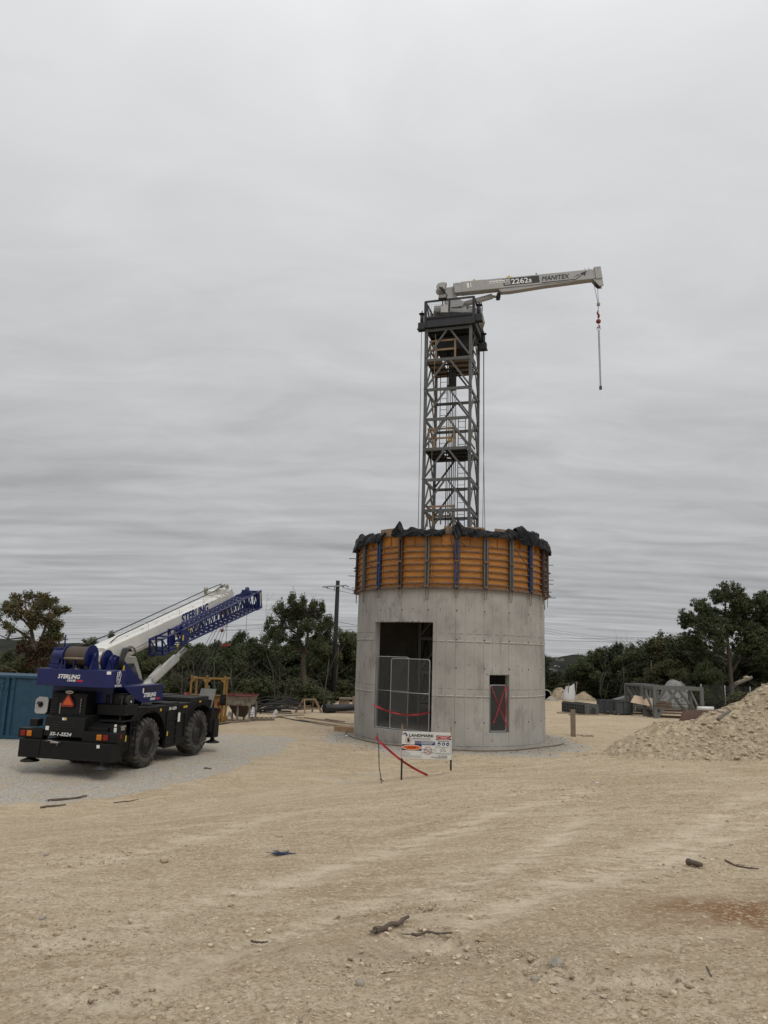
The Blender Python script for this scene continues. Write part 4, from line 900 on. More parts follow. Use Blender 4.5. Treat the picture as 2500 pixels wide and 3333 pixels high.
# slewing superstructure
child_mark = len(MADE)
m = MB(); m.rev([(0, .82), (.08, .84), (.10, .78), (.30, .78)], (.1, .6, 2.12), 'Z', 36); m.build('slew_ring', blue, rc)
m = MB(); m.zprism([(-1.42, -2.36), (1.22, -2.36), (1.42, -2.18), (1.42, -1.45), (-1.42, -1.45)], 3.0, 3.58); cw = m.build('counterweight', blue, rc, .02)
text('STERLING', .185, whitetxt, cw, (-.60, -2.365, 3.27), (1, 0, 0), (0, 0, 1), bold=.045, shear=.22, sx_=1.02); text('CRANE', .10, whitetxt, cw, (-.24, -2.365, 3.17), (1, 0, 0), (0, 0, 1), bold=.04, shear=.2); m = MB(); m.yprism([(.12, 3.17), (.36, 3.17), (.375, 3.235), (.135, 3.235)], -2.367, -2.361); m.build('red_mark', redtxt, cw)
em = Vector((1.245, -2.345, 3.0)); ed = Vector((.2, .18, 0)).normalized()
text('GR-550XL', .10, whitetxt, cw, (1.43, -2.12, 3.04), (0, 1, 0), (0, 0, 1), bold=.02); 
def ez(x, y): return (1.428, -1.90+(x-435)/240*.26, 3.36-(y-530)/470*.42)
m = MB(); m.tube([ez(*q) for q in ((335, 500), (340, 380), (360, 345), (450, 340), (480, 312), (520, 345), (555, 440), (545, 510), (520, 600), (515, 710), (480, 755), (370, 775), (335, 700), (325, 520), (335, 500))], .009, 5, cap=False); cem = m.build('emblem_outline', whitetxt, cw)
m = MB()
for ln_ in (((450, 345), (455, 410), (380, 425)), ((440, 430), (440, 490), (330, 505)), ((480, 345), (465, 500), (540, 510)), ((345, 580), (400, 590), (395, 700), (440, 745)), ((520, 625), (480, 590), (435, 620), (440, 670), (480, 660)), ((410, 500), (405, 570))): m.tube([ez(*q) for q in ln_], .009, 5)
m.build('emblem_strokes', whitetxt, cw)
m = MB(); m.box((1.28, -2.30, 3.5), (.14, .02, .10), R_(42)); m.split('sticker', whitetxt, cw)
# turntable frame: low side boxes and the two tall boom plates
m = MB(); m.xprism([(-1.5, 3.02), (1.32, 3.02), (1.32, 2.40), (-.15, 2.40), (-.75, 2.58)], 1.0, 1.42); sb_ = m.build('side_housing', blue, rc, .015)
text('STERLING', .20, whitetxt, sb_, (1.425, -.12, 2.60), (0, 1, 0), (0, 0, 1), bold=.045, shear=.22, sx_=1.0); text('CRANE', .115, whitetxt, sb_, (1.425, .35, 2.47), (0, 1, 0), (0, 0, 1), bold=.04, shear=.2); m = MB(); m.xprism([(.80, 2.47), (1.06, 2.47), (1.08, 2.545), (.82, 2.545)], 1.421, 1.427); m.build('red_mark', redtxt, sb_)
m = MB(); m.box((1.424, .17, 2.88), (.006, .52, .17)); m.box((1.424, .88, 2.88), (.006, .42, .15)); m.split('housing_vent', blacktxt, sb_); m = MB(); m.box((1.426, -.17, 2.83), (.006, .07, .18)); m.split('sticker', whitetxt, sb_)
m = MB(); m.zprism([(-1.4, -1.45), (1.0, -1.45), (1.0, 1.3), (-.45, 1.3), (-.45, .3), (-1.4, .3)], 2.42, 2.98); m.box((-1.0, 2.2, 2.2), (.9, 2.4, .12)); m.build('turntable', blue, rc, .01)
tp = [(-2.0, 3.0), (-1.75, 3.75), (-1.55, 4.0), (-1.2, 4.12), (-.55, 4.06), (-.25, 3.86), (1.5, 3.0)]
for x0 in (.46, -.56): m = MB(); m.xprism([(-1.5, 3.0), (-1.25, 3.55), (-1.05, 4.02), (-.85, 4.10), (-.45, 4.02), (-.2, 3.92), (1.45, 3.0)], x0, x0+.07); m.build('boom_plate', blue, rc, .01)
m = MB(); m.tube([(-.6, -.72, 3.86), (.58, -.72, 3.86)], .16, 16); m.box((.52, -.95, 3.6), (.12, .14, .5)); m.build('pivot_pin', blue, rc)
# winches
def winch(y, x0, x1, z, r, nm):
    m = MB(); m.tube([(x0, y, z), (x0+.03, y, z)], r, 32); m.tube([(x1-.03, y, z), (x1, y, z)], r, 32)
    for xx in (x0-.12, x1+.12):
        m.xprism([(y-.28, z-.5), (y+.28, z-.5), (y+.1, z+.08), (y-.1, z+.08)], xx-.03, xx+.03); m.tube([(xx-.06, y, z), (xx+.06, y, z)], .12, 16)
        m.box((xx, y, z-.48), (.32, .62, .05))
    m.box(((x0+x1)/2, y-.33, z-.3), (.04, .05, .4)); m.box((x0+.12, y-.33, z-.32), (.05, .05, .36)); wf = m.build('winch', blue, rc)
    m = MB(); m.rev([(x0+.03-x0, r*.80)]+[(.03+(x1-x0-.06)*k/24., r*.80+.012*(k % 2)) for k in range(1, 24)]+[(x1-x0-.03, r*.80)], (x0, y, z), 'X', 28); m.build('rope_drum', mat('wound_wire_rope', (.075, .058, .042), .75, .1, .2, 12), wf)
    m = MB(); m.tube([(x0+.08, y-.36, z-.08), (x1-.08, y-.36, z-.08)], .04, 10); m.build('guide_roller', woodold, wf); return wf
wa = winch(-1.85, -.62, .30, 4.02, .40, 0); winch(-1.05, -.45, .42, 3.9, .36, 1)
m = MB(); m.tube([(-1.2, -1.8, 4.0), (-.75, -1.8, 4.0)], .22, 14); m.box((-1.05, -1.75, 3.9), (.35, .5, .35)); m.box((-1.1, -1.7, 4.2), (.3, .3, .2)); m.box((-.9, -1.8, 3.65), (.6, .6, .12)); m.tube([(-1.0, -1.6, 4.3), (-1.0, -1.6, 4.75)], .03, 6); m.build('winch_motor', blue, rc, .01)
m = MB()
for k in range(4): m.tube([(.66, -.75+.09*k, 3.55), (.68, -.7+.09*k, 3.95), (.62, -.5+.12*k, 4.25), (.48, -.2+.14*k, 4.32), (.46, .1+.12*k, 4.22)], .028, 6)
m.split('hydraulic_hose', pipeblk, rc)
m = MB(); m.box((.535, -.15, 3.6), (.01, .12, .2)); m.split('yellow_sticker', yelst, rc)
# operator cab on the far side
cabp = [(1.25, 2.25), (1.2, 3.3), (1.45, 3.92), (1.9, 4.02), (2.7, 4.0), (3.3, 3.2), (3.4, 2.25)]
m = MB(); m.xprism(cabp, -1.42, -.62); cb2 = m.build('driver_cab', white, rc, .05)
m = MB(); m.add([(-.612, 1.4, 2.9), (-.612, 1.45, 3.35), (-.612, 1.62, 3.72), (-.612, 2.55, 3.72), (-.612, 3.0, 3.2), (-.612, 3.0, 2.9)], [(0, 1, 2, 3, 4, 5)]); m.add([(-1.3, 1.195, 2.6), (-.72, 1.195, 2.6), (-.72, 1.19, 3.28), (-1.3, 1.19, 3.28)], [(0, 1, 2, 3)])
m.add([(-.69, 1.235, 3.34), (-.69, 1.415, 3.80), (-1.33, 1.415, 3.80), (-1.33, 1.235, 3.34)], [(0, 1, 2, 3)]); m.split('cab_window', glass, cb2)
m = MB(); m.box((-.60, 1.72, 3.3), (.02, .03, .8)); m.tube([(-.58, 1.5, 2.95), (-.56, 1.5, 3.25), (-.56, 1.9, 3.25), (-.56, 1.9, 2.95)], .015, 6); m.build('window_bar', blue, cb2)
# telescopic boom: axis frame
BE = R_(15.3); by0, bz0 = -1.05, 3.74
def bq(u, v, x=0.): return Vector((x, by0+u*math.cos(BE)-v*math.sin(BE), bz0+u*math.sin(BE)+v*math.cos(BE)))
def bsec(m, u0, u1, w_, v0, v1, ch=.12, x0=0.):
    """octagonal boom section: flat sides, rounded lower corners"""
    pr = [(-w_, v1-.05), (-w_+.05, v1), (w_-.05, v1), (w_, v1-.05), (w_, v0+ch*1.6), (w_-ch*.5, v0+ch*.5), (w_-ch*1.6, v0), (-w_+ch*1.6, v0), (-w_+ch*.5, v0+ch*.5), (-w_, v0+ch*1.6)]
    n = len(pr); vs = [bq(u0, v, x+x0) for x, v in pr]+[bq(u1, v, x+x0) for x, v in pr]
    m.add(vs, [tuple(range(n)), tuple(range(2*n-1, n-1, -1))]+[(i, (i+1) % n, (i+1) % n+n, i+n) for i in range(n)])
m = MB(); bsec(m, 0.0, 9.55, .37, -.20, .60); bsec(m, 4.2, 5.0, .385, -.22, .615); bsec(m, -.35, .5, .30, -.25, .45)
bo = m.build('boom', white, rc, .01)
m = MB(); bsec(m, 9.55, 9.80, .40, -.23, .66); bsec(m, 9.8, 10.2, .32, -.14, .55); bsec(m, 10.2, 10.35, .36, -.2, .6); bsec(m, 10.35, 10.75, .28, -.1, .5); bsec(m, 10.75, 10.9, .32, -.16, .56)
m.build('boom_section', white, bo)
m = MB()
for x in (-.30, .24): m.prism([bq(10.9, -.55, x), bq(10.9, .62, x), bq(11.35, .72, x), bq(11.6, .45, x), bq(11.45, -.35, x), bq(11.2, -.7, x)], None, (.06, 0, 0))
m.box(bq(11.1, .62), (.55, .5, .16), m=Matrix.Rotation(BE, 3, 'X')); m.box(bq(9.9, .78, -.1), (.35, .5, .2), m=Matrix.Rotation(BE, 3, 'X')); m.box(bq(10.5, .74, .1), (.5, .25, .22), m=Matrix.Rotation(BE, 3, 'X'))
bh = m.build('boom_head', white, rc)
m = MB()
for x in (-.2, -.07, .07, .2): m.rev([(-.03, .24), (-.015, .2), (.015, .2), (.03, .24)], bq(11.15, -.38, x), 'X', 20)
for x in (-.15, .15): m.rev([(-.03, .18), (.03, .18)], bq(11.1, .78, x), 'X', 16)
m.tube([bq(9.7, .72, -.32), bq(9.7, 1.05, -.32)], .10, 10); m.tube([bq(9.9, .80, .2), bq(10.6, .86, -.1), bq(11.2, .9, .1)], .03, 6)
m.build('sheave', mat('aged_sheave', (.30, .28, .22), .5, .2), bh)
m = MB()
for u in (3.0, 5.6, 8.0):
    for x in (-.36, .37): m.bar(bq(u, .60, x), bq(u, .92, x), .015, .015)
    m.bar(bq(u, .80, -.36), bq(u, .80, .37), .015, .015)
for u in np.arange(.6, 9.3, 1.1): m.box(bq(float(u), .62, .22), (.05, .08, .05))
m.split('rope_guide', white, bo)
m = MB(); 
for k in range(4): m.tube([bq(1.2, .30-.03*k, .385), bq(1.55+.03*k, .28-.03*k, .39), bq(1.75+.04*k, .22-.03*k, .39), bq(1.95+.04*k, -.16, .385)], .010, 5)
m.tube([bq(1.2, .08, .38), bq(4.1, .12, .38)], .012, 5); m.build('boom_pipe', chrome, bo)
m = MB(); m.tube([(-.2, -1.85, 4.38), bq(1.5, .80, -.18), bq(9.7, .98, -.18), bq(11.0, 1.0, -.1)], .022, 6); m.tube([(.1, -1.05, 4.22), bq(1.2, .72, .12), bq(9.7, .88, .12), bq(11.0, .98, .1)], .022, 6); m.split('hoist_rope', cable, rc)
text('STERLING', .54, navytxt, bo, bq(5.75, .17, .376), bq(1, 0)-bq(0, 0), bq(0, 1)-bq(0, 0), bold=.055, shear=.1, sx_=1.12)
# lift cylinder and its bracket
m = MB(); ca, cb_2 = Vector((0, 1.9, 2.55)), Vector((0, 4.9, 3.94)); m.tube([ca, cb_2], .185, 20); m.box(ca, (.5, .5, .5)); lc2 = m.build('lift_cylinder', white, rc)
m = MB(); m.tube([cb_2, (0, 5.7, 4.34)], .11, 14); m.build('cylinder_rod', chrome, lc2)
m = MB(); m.tube([Vector((.2, 2.6, 3.1)), Vector((.24, 4.0, 3.85))], .03, 8); m.tube([Vector((.1, 2.5, 3.2)), Vector((.12, 3.4, 3.68))], .022, 8)
for u in (.35, .62): q = ca.lerp(cb_2, u); m.rev([(-.04, .21), (.04, .21)], q, 'X', 18)
m.box(ca.lerp(cb_2, .3)+Vector((.18, 0, .1)), (.1, .16, .1)); m.build('cylinder_pipe', white, lc2)
m = MB(); 
for x in (-.3, .22): m.prism([bq(5.6, -.18, x), bq(8.1, -.18, x), bq(7.9, -.42, x), bq(7.35, -.72, x), bq(6.4, -.62, x)], None, (.08, 0, 0))
m.build('cylinder_bracket', white, bo)
# lattice jib stowed along the near side
J0, J1 = Vector((.98, 1.35, 4.42)), Vector((1.02, 10.85, 6.96)); jd = (J1-J0); JL = jd.length; jd.normalize(); jx = Vector((1, 0, 0)); jx = (jx-jd*jx.dot(jd)).normalized(); ju = jx.cross(jd)
def jq(u, a, b): return J0+jd*u+jx*a+ju*b
m = MB(); cch = []
st_ = 1.55
def jw(u): t_ = u/JL; return (.25+.13*t_, .25+.17*t_)
for a, b in ((-1, -1), (1, -1), (1, 1), (-1, 1)):
    w0, w1 = jw(st_), jw(JL); m.tube([jq(st_, a*w0[0], b*w0[1]), jq(JL, a*w1[0], b*w1[1])], .052, 8)
jib = m.build('lattice_jib', blue, rc); nb = 17; m = MB()
for i in range(nb):
    u_a = st_+(JL-st_)*i/nb; u_b = st_+(JL-st_)*(i+1)/nb; wa_, wb_ = jw(u_a), jw(u_b)
    cs = ((-1, -1), (1, -1), (1, 1), (-1, 1))
    for k in range(4):
        (a, b), (c_, d_) = cs[k], cs[(k+1) % 4]; mid_u = (u_a+u_b)/2; wm = jw(mid_u)
        m.tube([jq(u_a, a*wa_[0], b*wa_[1]), jq(mid_u, c_*wm[0], d_*wm[1])], .027, 5, False); m.tube([jq(mid_u, c_*wm[0], d_*wm[1]), jq(u_b, a*wb_[0], b*wb_[1])], .027, 5, False)
m.build('lacing', blue, jib)
m = MB(); w1 = jw(JL)    # foot frame with a big round opening
n = 24; ring = [jq(JL, .23*math.cos(a), .25*math.sin(a)) for a in np.linspace(0, 2*math.pi, n+1)[:-1]]
def sq_(a): 
    k = 1/max(abs(math.cos(a)), abs(math.sin(a))); return jq(JL, math.cos(a)*k*(w1[0]+.03), math.sin(a)*k*(w1[1]+.05))
sqs = [sq_(a) for a in np.linspace(0, 2*math.pi, n+1)[:-1]]; o_ = -jd*.12
m.add(ring+sqs+[q+o_ for q in ring]+[q+o_ for q in sqs], [(i, (i+1) % n, n+(i+1) % n, n+i) for i in range(n)]+[(2*n+i, 3*n+i, 3*n+(i+1) % n, 2*n+(i+1) % n) for i in range(n)]+[(i, 2*n+i, 2*n+(i+1) % n, (i+1) % n) for i in range(n)]+[(n+i, n+(i+1) % n, 3*n+(i+1) % n, 3*n+i) for i in range(n)])
for b in (-1, 1): m.bar(jq(JL-.5, w1[0]+.02, b*w1[1]), jq(JL+.18, w1[0]+.02, b*w1[1]), .08, .10); m.bar(jq(JL-.5, -w1[0]-.02, b*w1[1]), jq(JL+.18, -w1[0]-.02, b*w1[1]), .08, .10)
for du in (-1.3, -1.2): m.bar(jq(JL+du, -w1[0], w1[1]), jq(JL+du, w1[0], w1[1]), .05, .1)
m.box(jq(JL-.9, 0, w1[1]+.12), (.3, .35, .22)); m.rev([(-.06, .15), (.06, .15)], jq(JL-.7, .0, w1[1]+.2), 'X', 14); m.build('jib_foot', blue, jib)
m = MB(); m.tube([jq(JL+.12, w1[0]+.04, -w1[1]-.02), jq(JL+.12, w1[0]+.04, w1[1]+.02)], .035, 10); m.build('foot_pin', woodold, jib)
m = MB(); w0 = jw(st_)   # tip frame at the low end
for uu in (-.05, .45, 1.5):
    hh_ = .30 if uu < 1 else w0[1]+.05; ww_ = .27 if uu < 1 else w0[0]+.03
    for a in (-1, 1): m.bar(jq(uu, a*ww_, -hh_), jq(uu, a*ww_, hh_), .06, .06)
    for b in (-1, 1): m.bar(jq(uu, -ww_, b*hh_), jq(uu, ww_, b*hh_), .06, .06)
for a in (-1, 1):
    for b in (-1, 1): m.bar(jq(-.05, a*.27, b*.30), jq(1.55, a*w0[0], b*w0[1]), .055, .055)
    m.bar(jq(-.05, a*.27, .30), jq(.45, a*.27, -.3), .035, .035)
m.rev([(-.05, .26), (-.02, .22), (.02, .22), (.05, .26)], jq(1.05, .05, 0), 'X', 20); m.rev([(-.05, .2), (.05, .2)], jq(1.7, .1, .28), 'X', 18)
for a in (.30,): m.prism([jq(1.35, a, -.32), jq(1.35, a, .3), jq(1.95, a, .32), jq(1.95, a, -.2)], None, jx*.03)
m.build('jib_tip', blue, jib); m = MB(); m.box(jq(1.5, .345, .0), (.01, .1, .22)); m.box(jq(1.05, .32, -.2), (.01, .1, .14)); m.box(jq(2.2, .345, .2), (.01, .14, .08)); m.split('yellow_sticker', yelst, jib)
m = MB(); m.tube([jq(JL-.7, 0, -.1), jq(JL-.7, 0, -.1)+Vector((.0, 0, -2.7))], .010, 5); m.build('hanging_wire', wirem, jib)
m = MB(); 
for u, b in ((3.5, 0), (8.6, 0)): m.bar(jq(u, -.3, b), jq(u, -.62, b-.05), .12, .16)
m.build('jib_bracket', blue, jib)
U_MARK = True
# hoist lines from the head down to the front bumper, with hook block
m = MB(); hb_ = bq(11.15, -.62)
for k, (x, dx, y) in enumerate(((-.2, -.25, 5.75), (-.08, -.1, 5.75), (.05, .1, 5.8), (.17, .3, 5.8), (.25, .5, 5.85))):
    m.tube([(x, hb_.y, hb_.z), (x+dx+.3, y-.5, 1.95)], .012, 5)
m.split('reeved_rope', cable, rc)
m = MB(); m.tube([(.0, 5.9, 1.9), (.0, 5.85, 2.15)], .10, 10); m.rev([(-.08, .2), (.08, .2)], (.0, 5.8, 2.2), 'X', 16); m.build('hook_block', redp, rc)
m = MB(); q = bq(10.35, -1.15, .15); m.tube([q, q+Vector((0, 0, -.14))], .08, 10); m.tube([q+Vector((0, 0, 0)), q+Vector((0, 0, 1.0))], .012, 5); m.build('limit_weight', redp, rc)
m = MB(); q = bq(10.7, -2.05, .15); m.tube([q+Vector((.2*math.cos(a), .2*math.sin(a), .05*math.sin(a))) for a in np.linspace(0, 2*math.pi, 17)], .035, 6, False); m.tube([q+Vector((.2, 0, 0)), q+Vector((-.2, 0, 0))], .03, 6); m.tube([q, q+Vector((0, 0, 1.6))], .012, 5); m.build('limit_ring', redp, rc)

for ch_ in [q for q in MADE[child_mark:] if q.parent == rc]:
    if ch_.name.startswith('hook_block'): ch_.location = (.1, -.5, -.05); continue
    a_ = R_(1.4); cx2, cy2 = .1, .6; ch_.rotation_euler = (0, 0, a_)
    ch_.location = (cx2-(cx2*math.cos(a_)-cy2*math.sin(a_))-.25, cy2-(cx2*math.sin(a_)+cy2*math.cos(a_)), -.13)
# ------------------------------------------------------------------ helpers for things lying on the ground
def S_(px, py):
    """ground point seen at a photo pixel"""
    d = RM @ np.array([(px-CX)/F, -(py-CY)/F, -1.]); z = 1.0; t_ = 3.0
    if d[2] >= 0: return P(px, py, 80.)
    lo_t = 1.0
    while lo_t*d[1] < 300:
        p = d*lo_t
        if CZ+p[2] <= gz(p[0], p[1]): break
        lo_t *= 1.02
    a, b = lo_t/1.02, lo_t
    for _ in range(12):
        c_ = (a+b)/2; p = d*c_
        if CZ+p[2] <= gz(p[0], p[1]): b = c_
        else: a = c_
    p = d*b; return Vector((p[0], p[1], gz(p[0], p[1])))
_RT = []
for k in range(14):
    q = MB().rock((0, 0, 0), 1., 100+k, 1, .75); _RT.append((np.array(q.v), np.array(q.f)))
def rockfield(name, pts, rad, m, sink=.25, parent=None):
    V = []; Fc = []; o = 0
    for i, (p, r) in enumerate(zip(pts, rad)):
        v, f = _RT[i % 14]; a = rs.rand()*6.28; ca, sa = math.cos(a), math.sin(a); tz = rs.uniform(.6, 1.1)
        w_ = v*r; w_ = np.stack([w_[:, 0]*ca-w_[:, 1]*sa, w_[:, 0]*sa+w_[:, 1]*ca, w_[:, 2]*tz], 1)+np.array(p)+np.array([0, 0, r*(.35-sink)])
        V.append(w_); Fc.append(f+o); o += len(v)
    return raw(name, np.concatenate(V).tolist(), np.concatenate(Fc).tolist(), m, parent)
# ------------------------------------------------------------------ rubble heap on the right
cxs = [4.2, 5.3, 6.0, 6.6, 7.8, 8.1, 8.6, 9.3, 10.3, 11.2, 12.5, 14.5, 18, 24]; czs = [1.2, 1.70, 1.95, 2.25, 2.80, 2.76, 2.76, 3.04, 3.52, 3.92, 4.35, 4.5, 4.3, 2.5]
def heap(x, y):
    yc = 21.0+.15*(np.asarray(x)-8); cz = np.interp(x, cxs, czs)+.10*fbm(np.asarray(x)*1.3, np.asarray(y)*0+4, 3)
    return cz-.45*np.abs(y-yc)**1.08+.07*(.5-np.abs(fbm(np.asarray(x)*.9, np.asarray(y)*.9+2, 4)))+.05*fbm(np.asarray(x)*4, np.asarray(y)*4, 3)
hx, hy = np.meshgrid(np.linspace(3.8, 24, 330), np.linspace(13.5, 30, 300)); hz = heap(hx, hy); hz = np.maximum(hz, H(hx, hy)-.12)
hi = np.arange(hx.size).reshape(hx.shape); hf = np.stack([hi[:-1, :-1], hi[:-1, 1:], hi[1:, 1:], hi[1:, :-1]], -1).reshape(-1, 4)
keep = (hz > H(hx, hy)-.11).ravel(); hf = hf[keep[hf].any(1)]
rub = mat('rubble_fines', (.33, .265, .18), .95, 0, .5, 9., bump=1., bs=45, c2=(.46, .38, .27), c2s=7., c2t=.52, spec=.15)
tag(raw('rubble_heap', np.stack([hx, hy, hz], -1).reshape(-1, 3).tolist(), hf.tolist(), rub, smooth=True), 'long heap of dug limestone rubble rising to the right edge', 'rubble heap', kind='stuff')
pts, rad = [], []
while len(pts) < 20000:
    x = rs.uniform(5.0, 15); y = rs.uniform(15.0, 22.5); h_ = float(heap(x, y)); g_ = gz(x, y)
    if h_ < g_-.05 and rs.rand() > .10: continue
    r = min(.0085*(rs.pareto(2.0)+.8), .085)*float(np.interp(x, [5.5, 9], [.55, 1.1]))
    if h_ < g_: r = min(r*.7, .05)
    pts.append((x, y, max(h_, g_))); rad.append(r)
tag(rockfield('rubble_stones', pts, rad, mat('rubble_stone', (.45, .38, .28), .92, 0, .5, 12, bump=.5, bs=25, c2=(.29, .235, .16), c2s=5, c2t=.5)), 'loose pale stones covering the rubble heap', 'stones', kind='stuff')
pts, rad = [], []; row = []
for _ in range(15000):
    px = rs.uniform(-60, 2560); py = 2500+900*rs.rand()**1.1; row.append((px, py))
ra = np.array(row); D3 = (RM @ np.stack([(ra[:, 0]-CX)/F, -(ra[:, 1]-CY)/F, -np.ones(len(ra))]))
zz_ = np.full(len(ra), 1.5)
for _ in range(25):
    t_ = (zz_-CZ)/D3[2]; gx_, gy_ = D3[0]*t_, D3[1]*t_; zz_ = .5*zz_+.5*(H(gx_, gy_)+micro(gx_, gy_))
cl = fbm(gx_*.8, gy_*.8, 3); ok_ = (gy_ < 30) & ((cl > .0) | (rs.rand(len(ra)) < .35)) & ~((gx_ < -6) & (gy_ > 19))
for x, y, z, c_ in zip(gx_[ok_], gy_[ok_], zz_[ok_], cl[ok_]):
    pts.append((x, y, z+.0)); rad.append(min(.0036*(rs.pareto(2.6)+.8)*(1+max(0, y-5)*.07), .03))
tag(rockfield('loose_stones', pts, rad, mat('scattered_stone', (.54, .46, .34), .92, 0, .4, 12, bump=.4, bs=30, c2=(.40, .33, .235), c2s=7, c2t=.5)), 'small stones strewn over the packed dirt', 'stones', kind='stuff')
clx, cly, clr = [], [], []
def clods(px, py, sx2, sy2, n, ang=0.):
    c_ = S_(px, py)
    for _ in range(n): a_, b_ = rs.normal()*sx2, rs.normal()*sy2; x = c_.x+a_*math.cos(ang)-b_*math.sin(ang); y = c_.y+a_*math.sin(ang)+b_*math.cos(ang); clx.append((x, y, gz(x, y))); clr.append(min(.0034*(rs.pareto(2.2)+.8)*(1+max(0, y-5)*.07), .03))
for a_ in ((1310, 2960, .35, .10, 500, .1), (1480, 3050, .5, .10, 500, -.75), (1700, 3130, .55, .14, 600, -.5), (1300, 3140, .45, .10, 420, .3), (1900, 3080, .5, .12, 260, .5), (2000, 3210, .5, .2, 500, -.1), (300, 3080, .6, .22, 600, .4), (330, 3240, .4, .1, 300, -.5), (600, 2790, .7, .2, 420, .2), (900, 2730, .7, .16, 320, .2), (200, 2800, .8, .3, 420, .2), (1300, 2650, 1.2, .4, 350, 0), (1900, 2560, 2.2, .35, 700, .1), (2300, 2470, 2., .5, 900, .1), (1650, 2500, 1.6, .12, 500, .2), (2350, 3200, .6, .2, 400, .4), (2200, 2830, .8, .2, 250, .3), (60, 3040, .3, .12, 260, .5), (900, 3290, .5, .12, 260, 0), (1450, 3300, .5, .12, 260, 0), (750, 2950, 1., .4, 260, .3), (2450, 3080, .5, .2, 260, .3)): clods(*a_)
tag(rockfield('dirt_clods', clx, clr, mat('dirt_clod', (.47, .385, .265), .95, 0, .45, 14, bump=.5, bs=40, c2=(.27, .21, .14), c2s=9, c2t=.5), .30), 'crumbled clods of dirt along the wheel marks', 'clods', kind='stuff')
def field(n, fx, fy, m, r0, lab, name, zf=None):
    P_, R2 = [], []
    for _ in range(n): x, y = fx(), fy(); P_.append((x, y, (zf or gz)(x, y))); R2.append(r0*(rs.pareto(2.5)+.6))
    tag(rockfield(name, P_, R2, m), lab, 'stones', kind='stuff')
gl = [(x, y) for x, y in zip(rs.uniform(-18, -4, 9000), rs.uniform(19.5, 30, 9000)) if y > np.interp(x, [-30, -12.5, -9.0, -7.0, -5.6, -3.5], [19.5, 20.0, 21.2, 24.0, 27, 38])+rs.normal()*.5][:5200]
tag(rockfield('crushed_gravel', [(x, y, gz(x, y)) for x, y in gl], [min(.013*(rs.pareto(3)+.7), .04) for _ in gl], mat('pale_gravel', (.44, .42, .375), .9, 0, .4, 12)), 'grey crushed gravel spread round the mobile crane', 'gravel', kind='stuff')
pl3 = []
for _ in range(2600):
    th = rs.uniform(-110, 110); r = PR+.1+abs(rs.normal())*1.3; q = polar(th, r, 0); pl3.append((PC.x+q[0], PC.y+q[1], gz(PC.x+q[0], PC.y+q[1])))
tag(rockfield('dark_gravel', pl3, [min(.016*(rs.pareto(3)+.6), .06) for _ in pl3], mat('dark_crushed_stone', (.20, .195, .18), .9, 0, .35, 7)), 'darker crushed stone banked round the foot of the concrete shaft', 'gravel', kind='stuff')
# single stones one can point to
for px, py, w_, lab in ((535, 2805, 46, 'large flat tan stone left of centre in the foreground dirt'), (151, 2784, 20, 'small dark stone near the left edge of the dirt'), (1172, 3203, 38, 'grey-brown stone below the thick charred branch'), (882, 3285, 36, 'square tan stone close to the bottom edge, left of centre'), (908, 2724, 30, 'pale stone among small stones beyond the blue fibres'), (139, 2990, 28, 'pinkish stone by the left edge, halfway down the dirt'), (610, 3320, 24, 'pale stone cut by the bottom edge of the view'), (1811, 3140, 50, 'widest grey stone at the end of the track marks'), (1740, 3188, 30, 'flat grey stone just below the track marks'), (1514, 3200, 26, 'dark grey stone right of the gravel smear'), (1683, 3223, 24, 'rounded dark stone below the flat grey stone'), (1936, 3236, 22, 'grey stone low on the right half of the dirt'), (1725, 3122, 28, 'pale stone pair beside the widest grey stone'), (1743, 3020, 20, 'small pale stone above the track marks'), (2430, 2208, 30, 'round pale boulder on the crest of the rubble heap'), (2315, 2369, 26, 'pale rounded stone halfway up the rubble heap'), (2262, 2392, 24, 'pale stone low on the rubble heap front')):
    if px in (2430,): p = P(px, py, 21.3)
    elif py < 2400: p = P(px, py, 19.3)
    else: p = S_(px, py)
    r = w_/2/2409.*p.y/.95*.82
    o = MB().rock((0, 0, 0), r, int(px), 2 if w_ > 25 else 1, .75).build('rock', stonet if 'pale' in lab or 'tan' in lab else stoneg); o.location = p+Vector((0, 0, r*.22)); tag(o, lab, 'rock')
# branches and sticks
def stick(name, a, b, r, lab, m=None, bend=.0, forks=0, splint=0, cat='stick'):
    pa, pb = S_(*a), S_(*b); g = random.Random(int(a[0])); n = 9; mb_ = MB(); pts_ = []
    d = pb-pa; sd = d.cross(Vector((0, 0, 1))).normalized()
    for i in range(n):
        u = i/(n-1); q = pa.lerp(pb, u)+sd*(bend*math.sin(u*3.1)+g.uniform(-1, 1)*r*.5)*1.; q.z = gz(q.x, q.y)+r*.8+g.uniform(0, .3)*r; pts_.append(q)
    mb_.tube(pts_, [r*(1-.35*i/(n-1))*(g.uniform(.8, 1.1)) for i in range(n)], 7, smooth=False)
    for k in range(forks): i = g.randint(2, n-3); q = pts_[i]; e_ = q+sd*g.choice((-1, 1))*d.length*.18+d*.12+Vector((0, 0, r)); mb_.tube([q, e_], [r*.5, r*.2], 5)
    for k in range(splint): q = pa+Vector((0, 0, r)); mb_.tube([q, q-d.normalized()*g.uniform(.05, .14)+sd*g.uniform(-r, r)+Vector((0, 0, g.uniform(-.5, .8)*r))], [r*.35, .002], 4)
    o = mb_.build(name, m or barkd); return tag(o, lab, cat)
barkd = mat('charred_bark', (.115, .088, .068), .95, 0, .35, 9, bump=.8, bs=40)
stick('branch', (1224, 3040), (1328, 2993), .025, 'thick charred branch lying in the centre foreground', splint=5, cat='branch')
stick('branch', (1340, 3046), (1470, 3041), .012, 'thin dark branch right of the thick charred one', forks=1, splint=2, cat='branch')
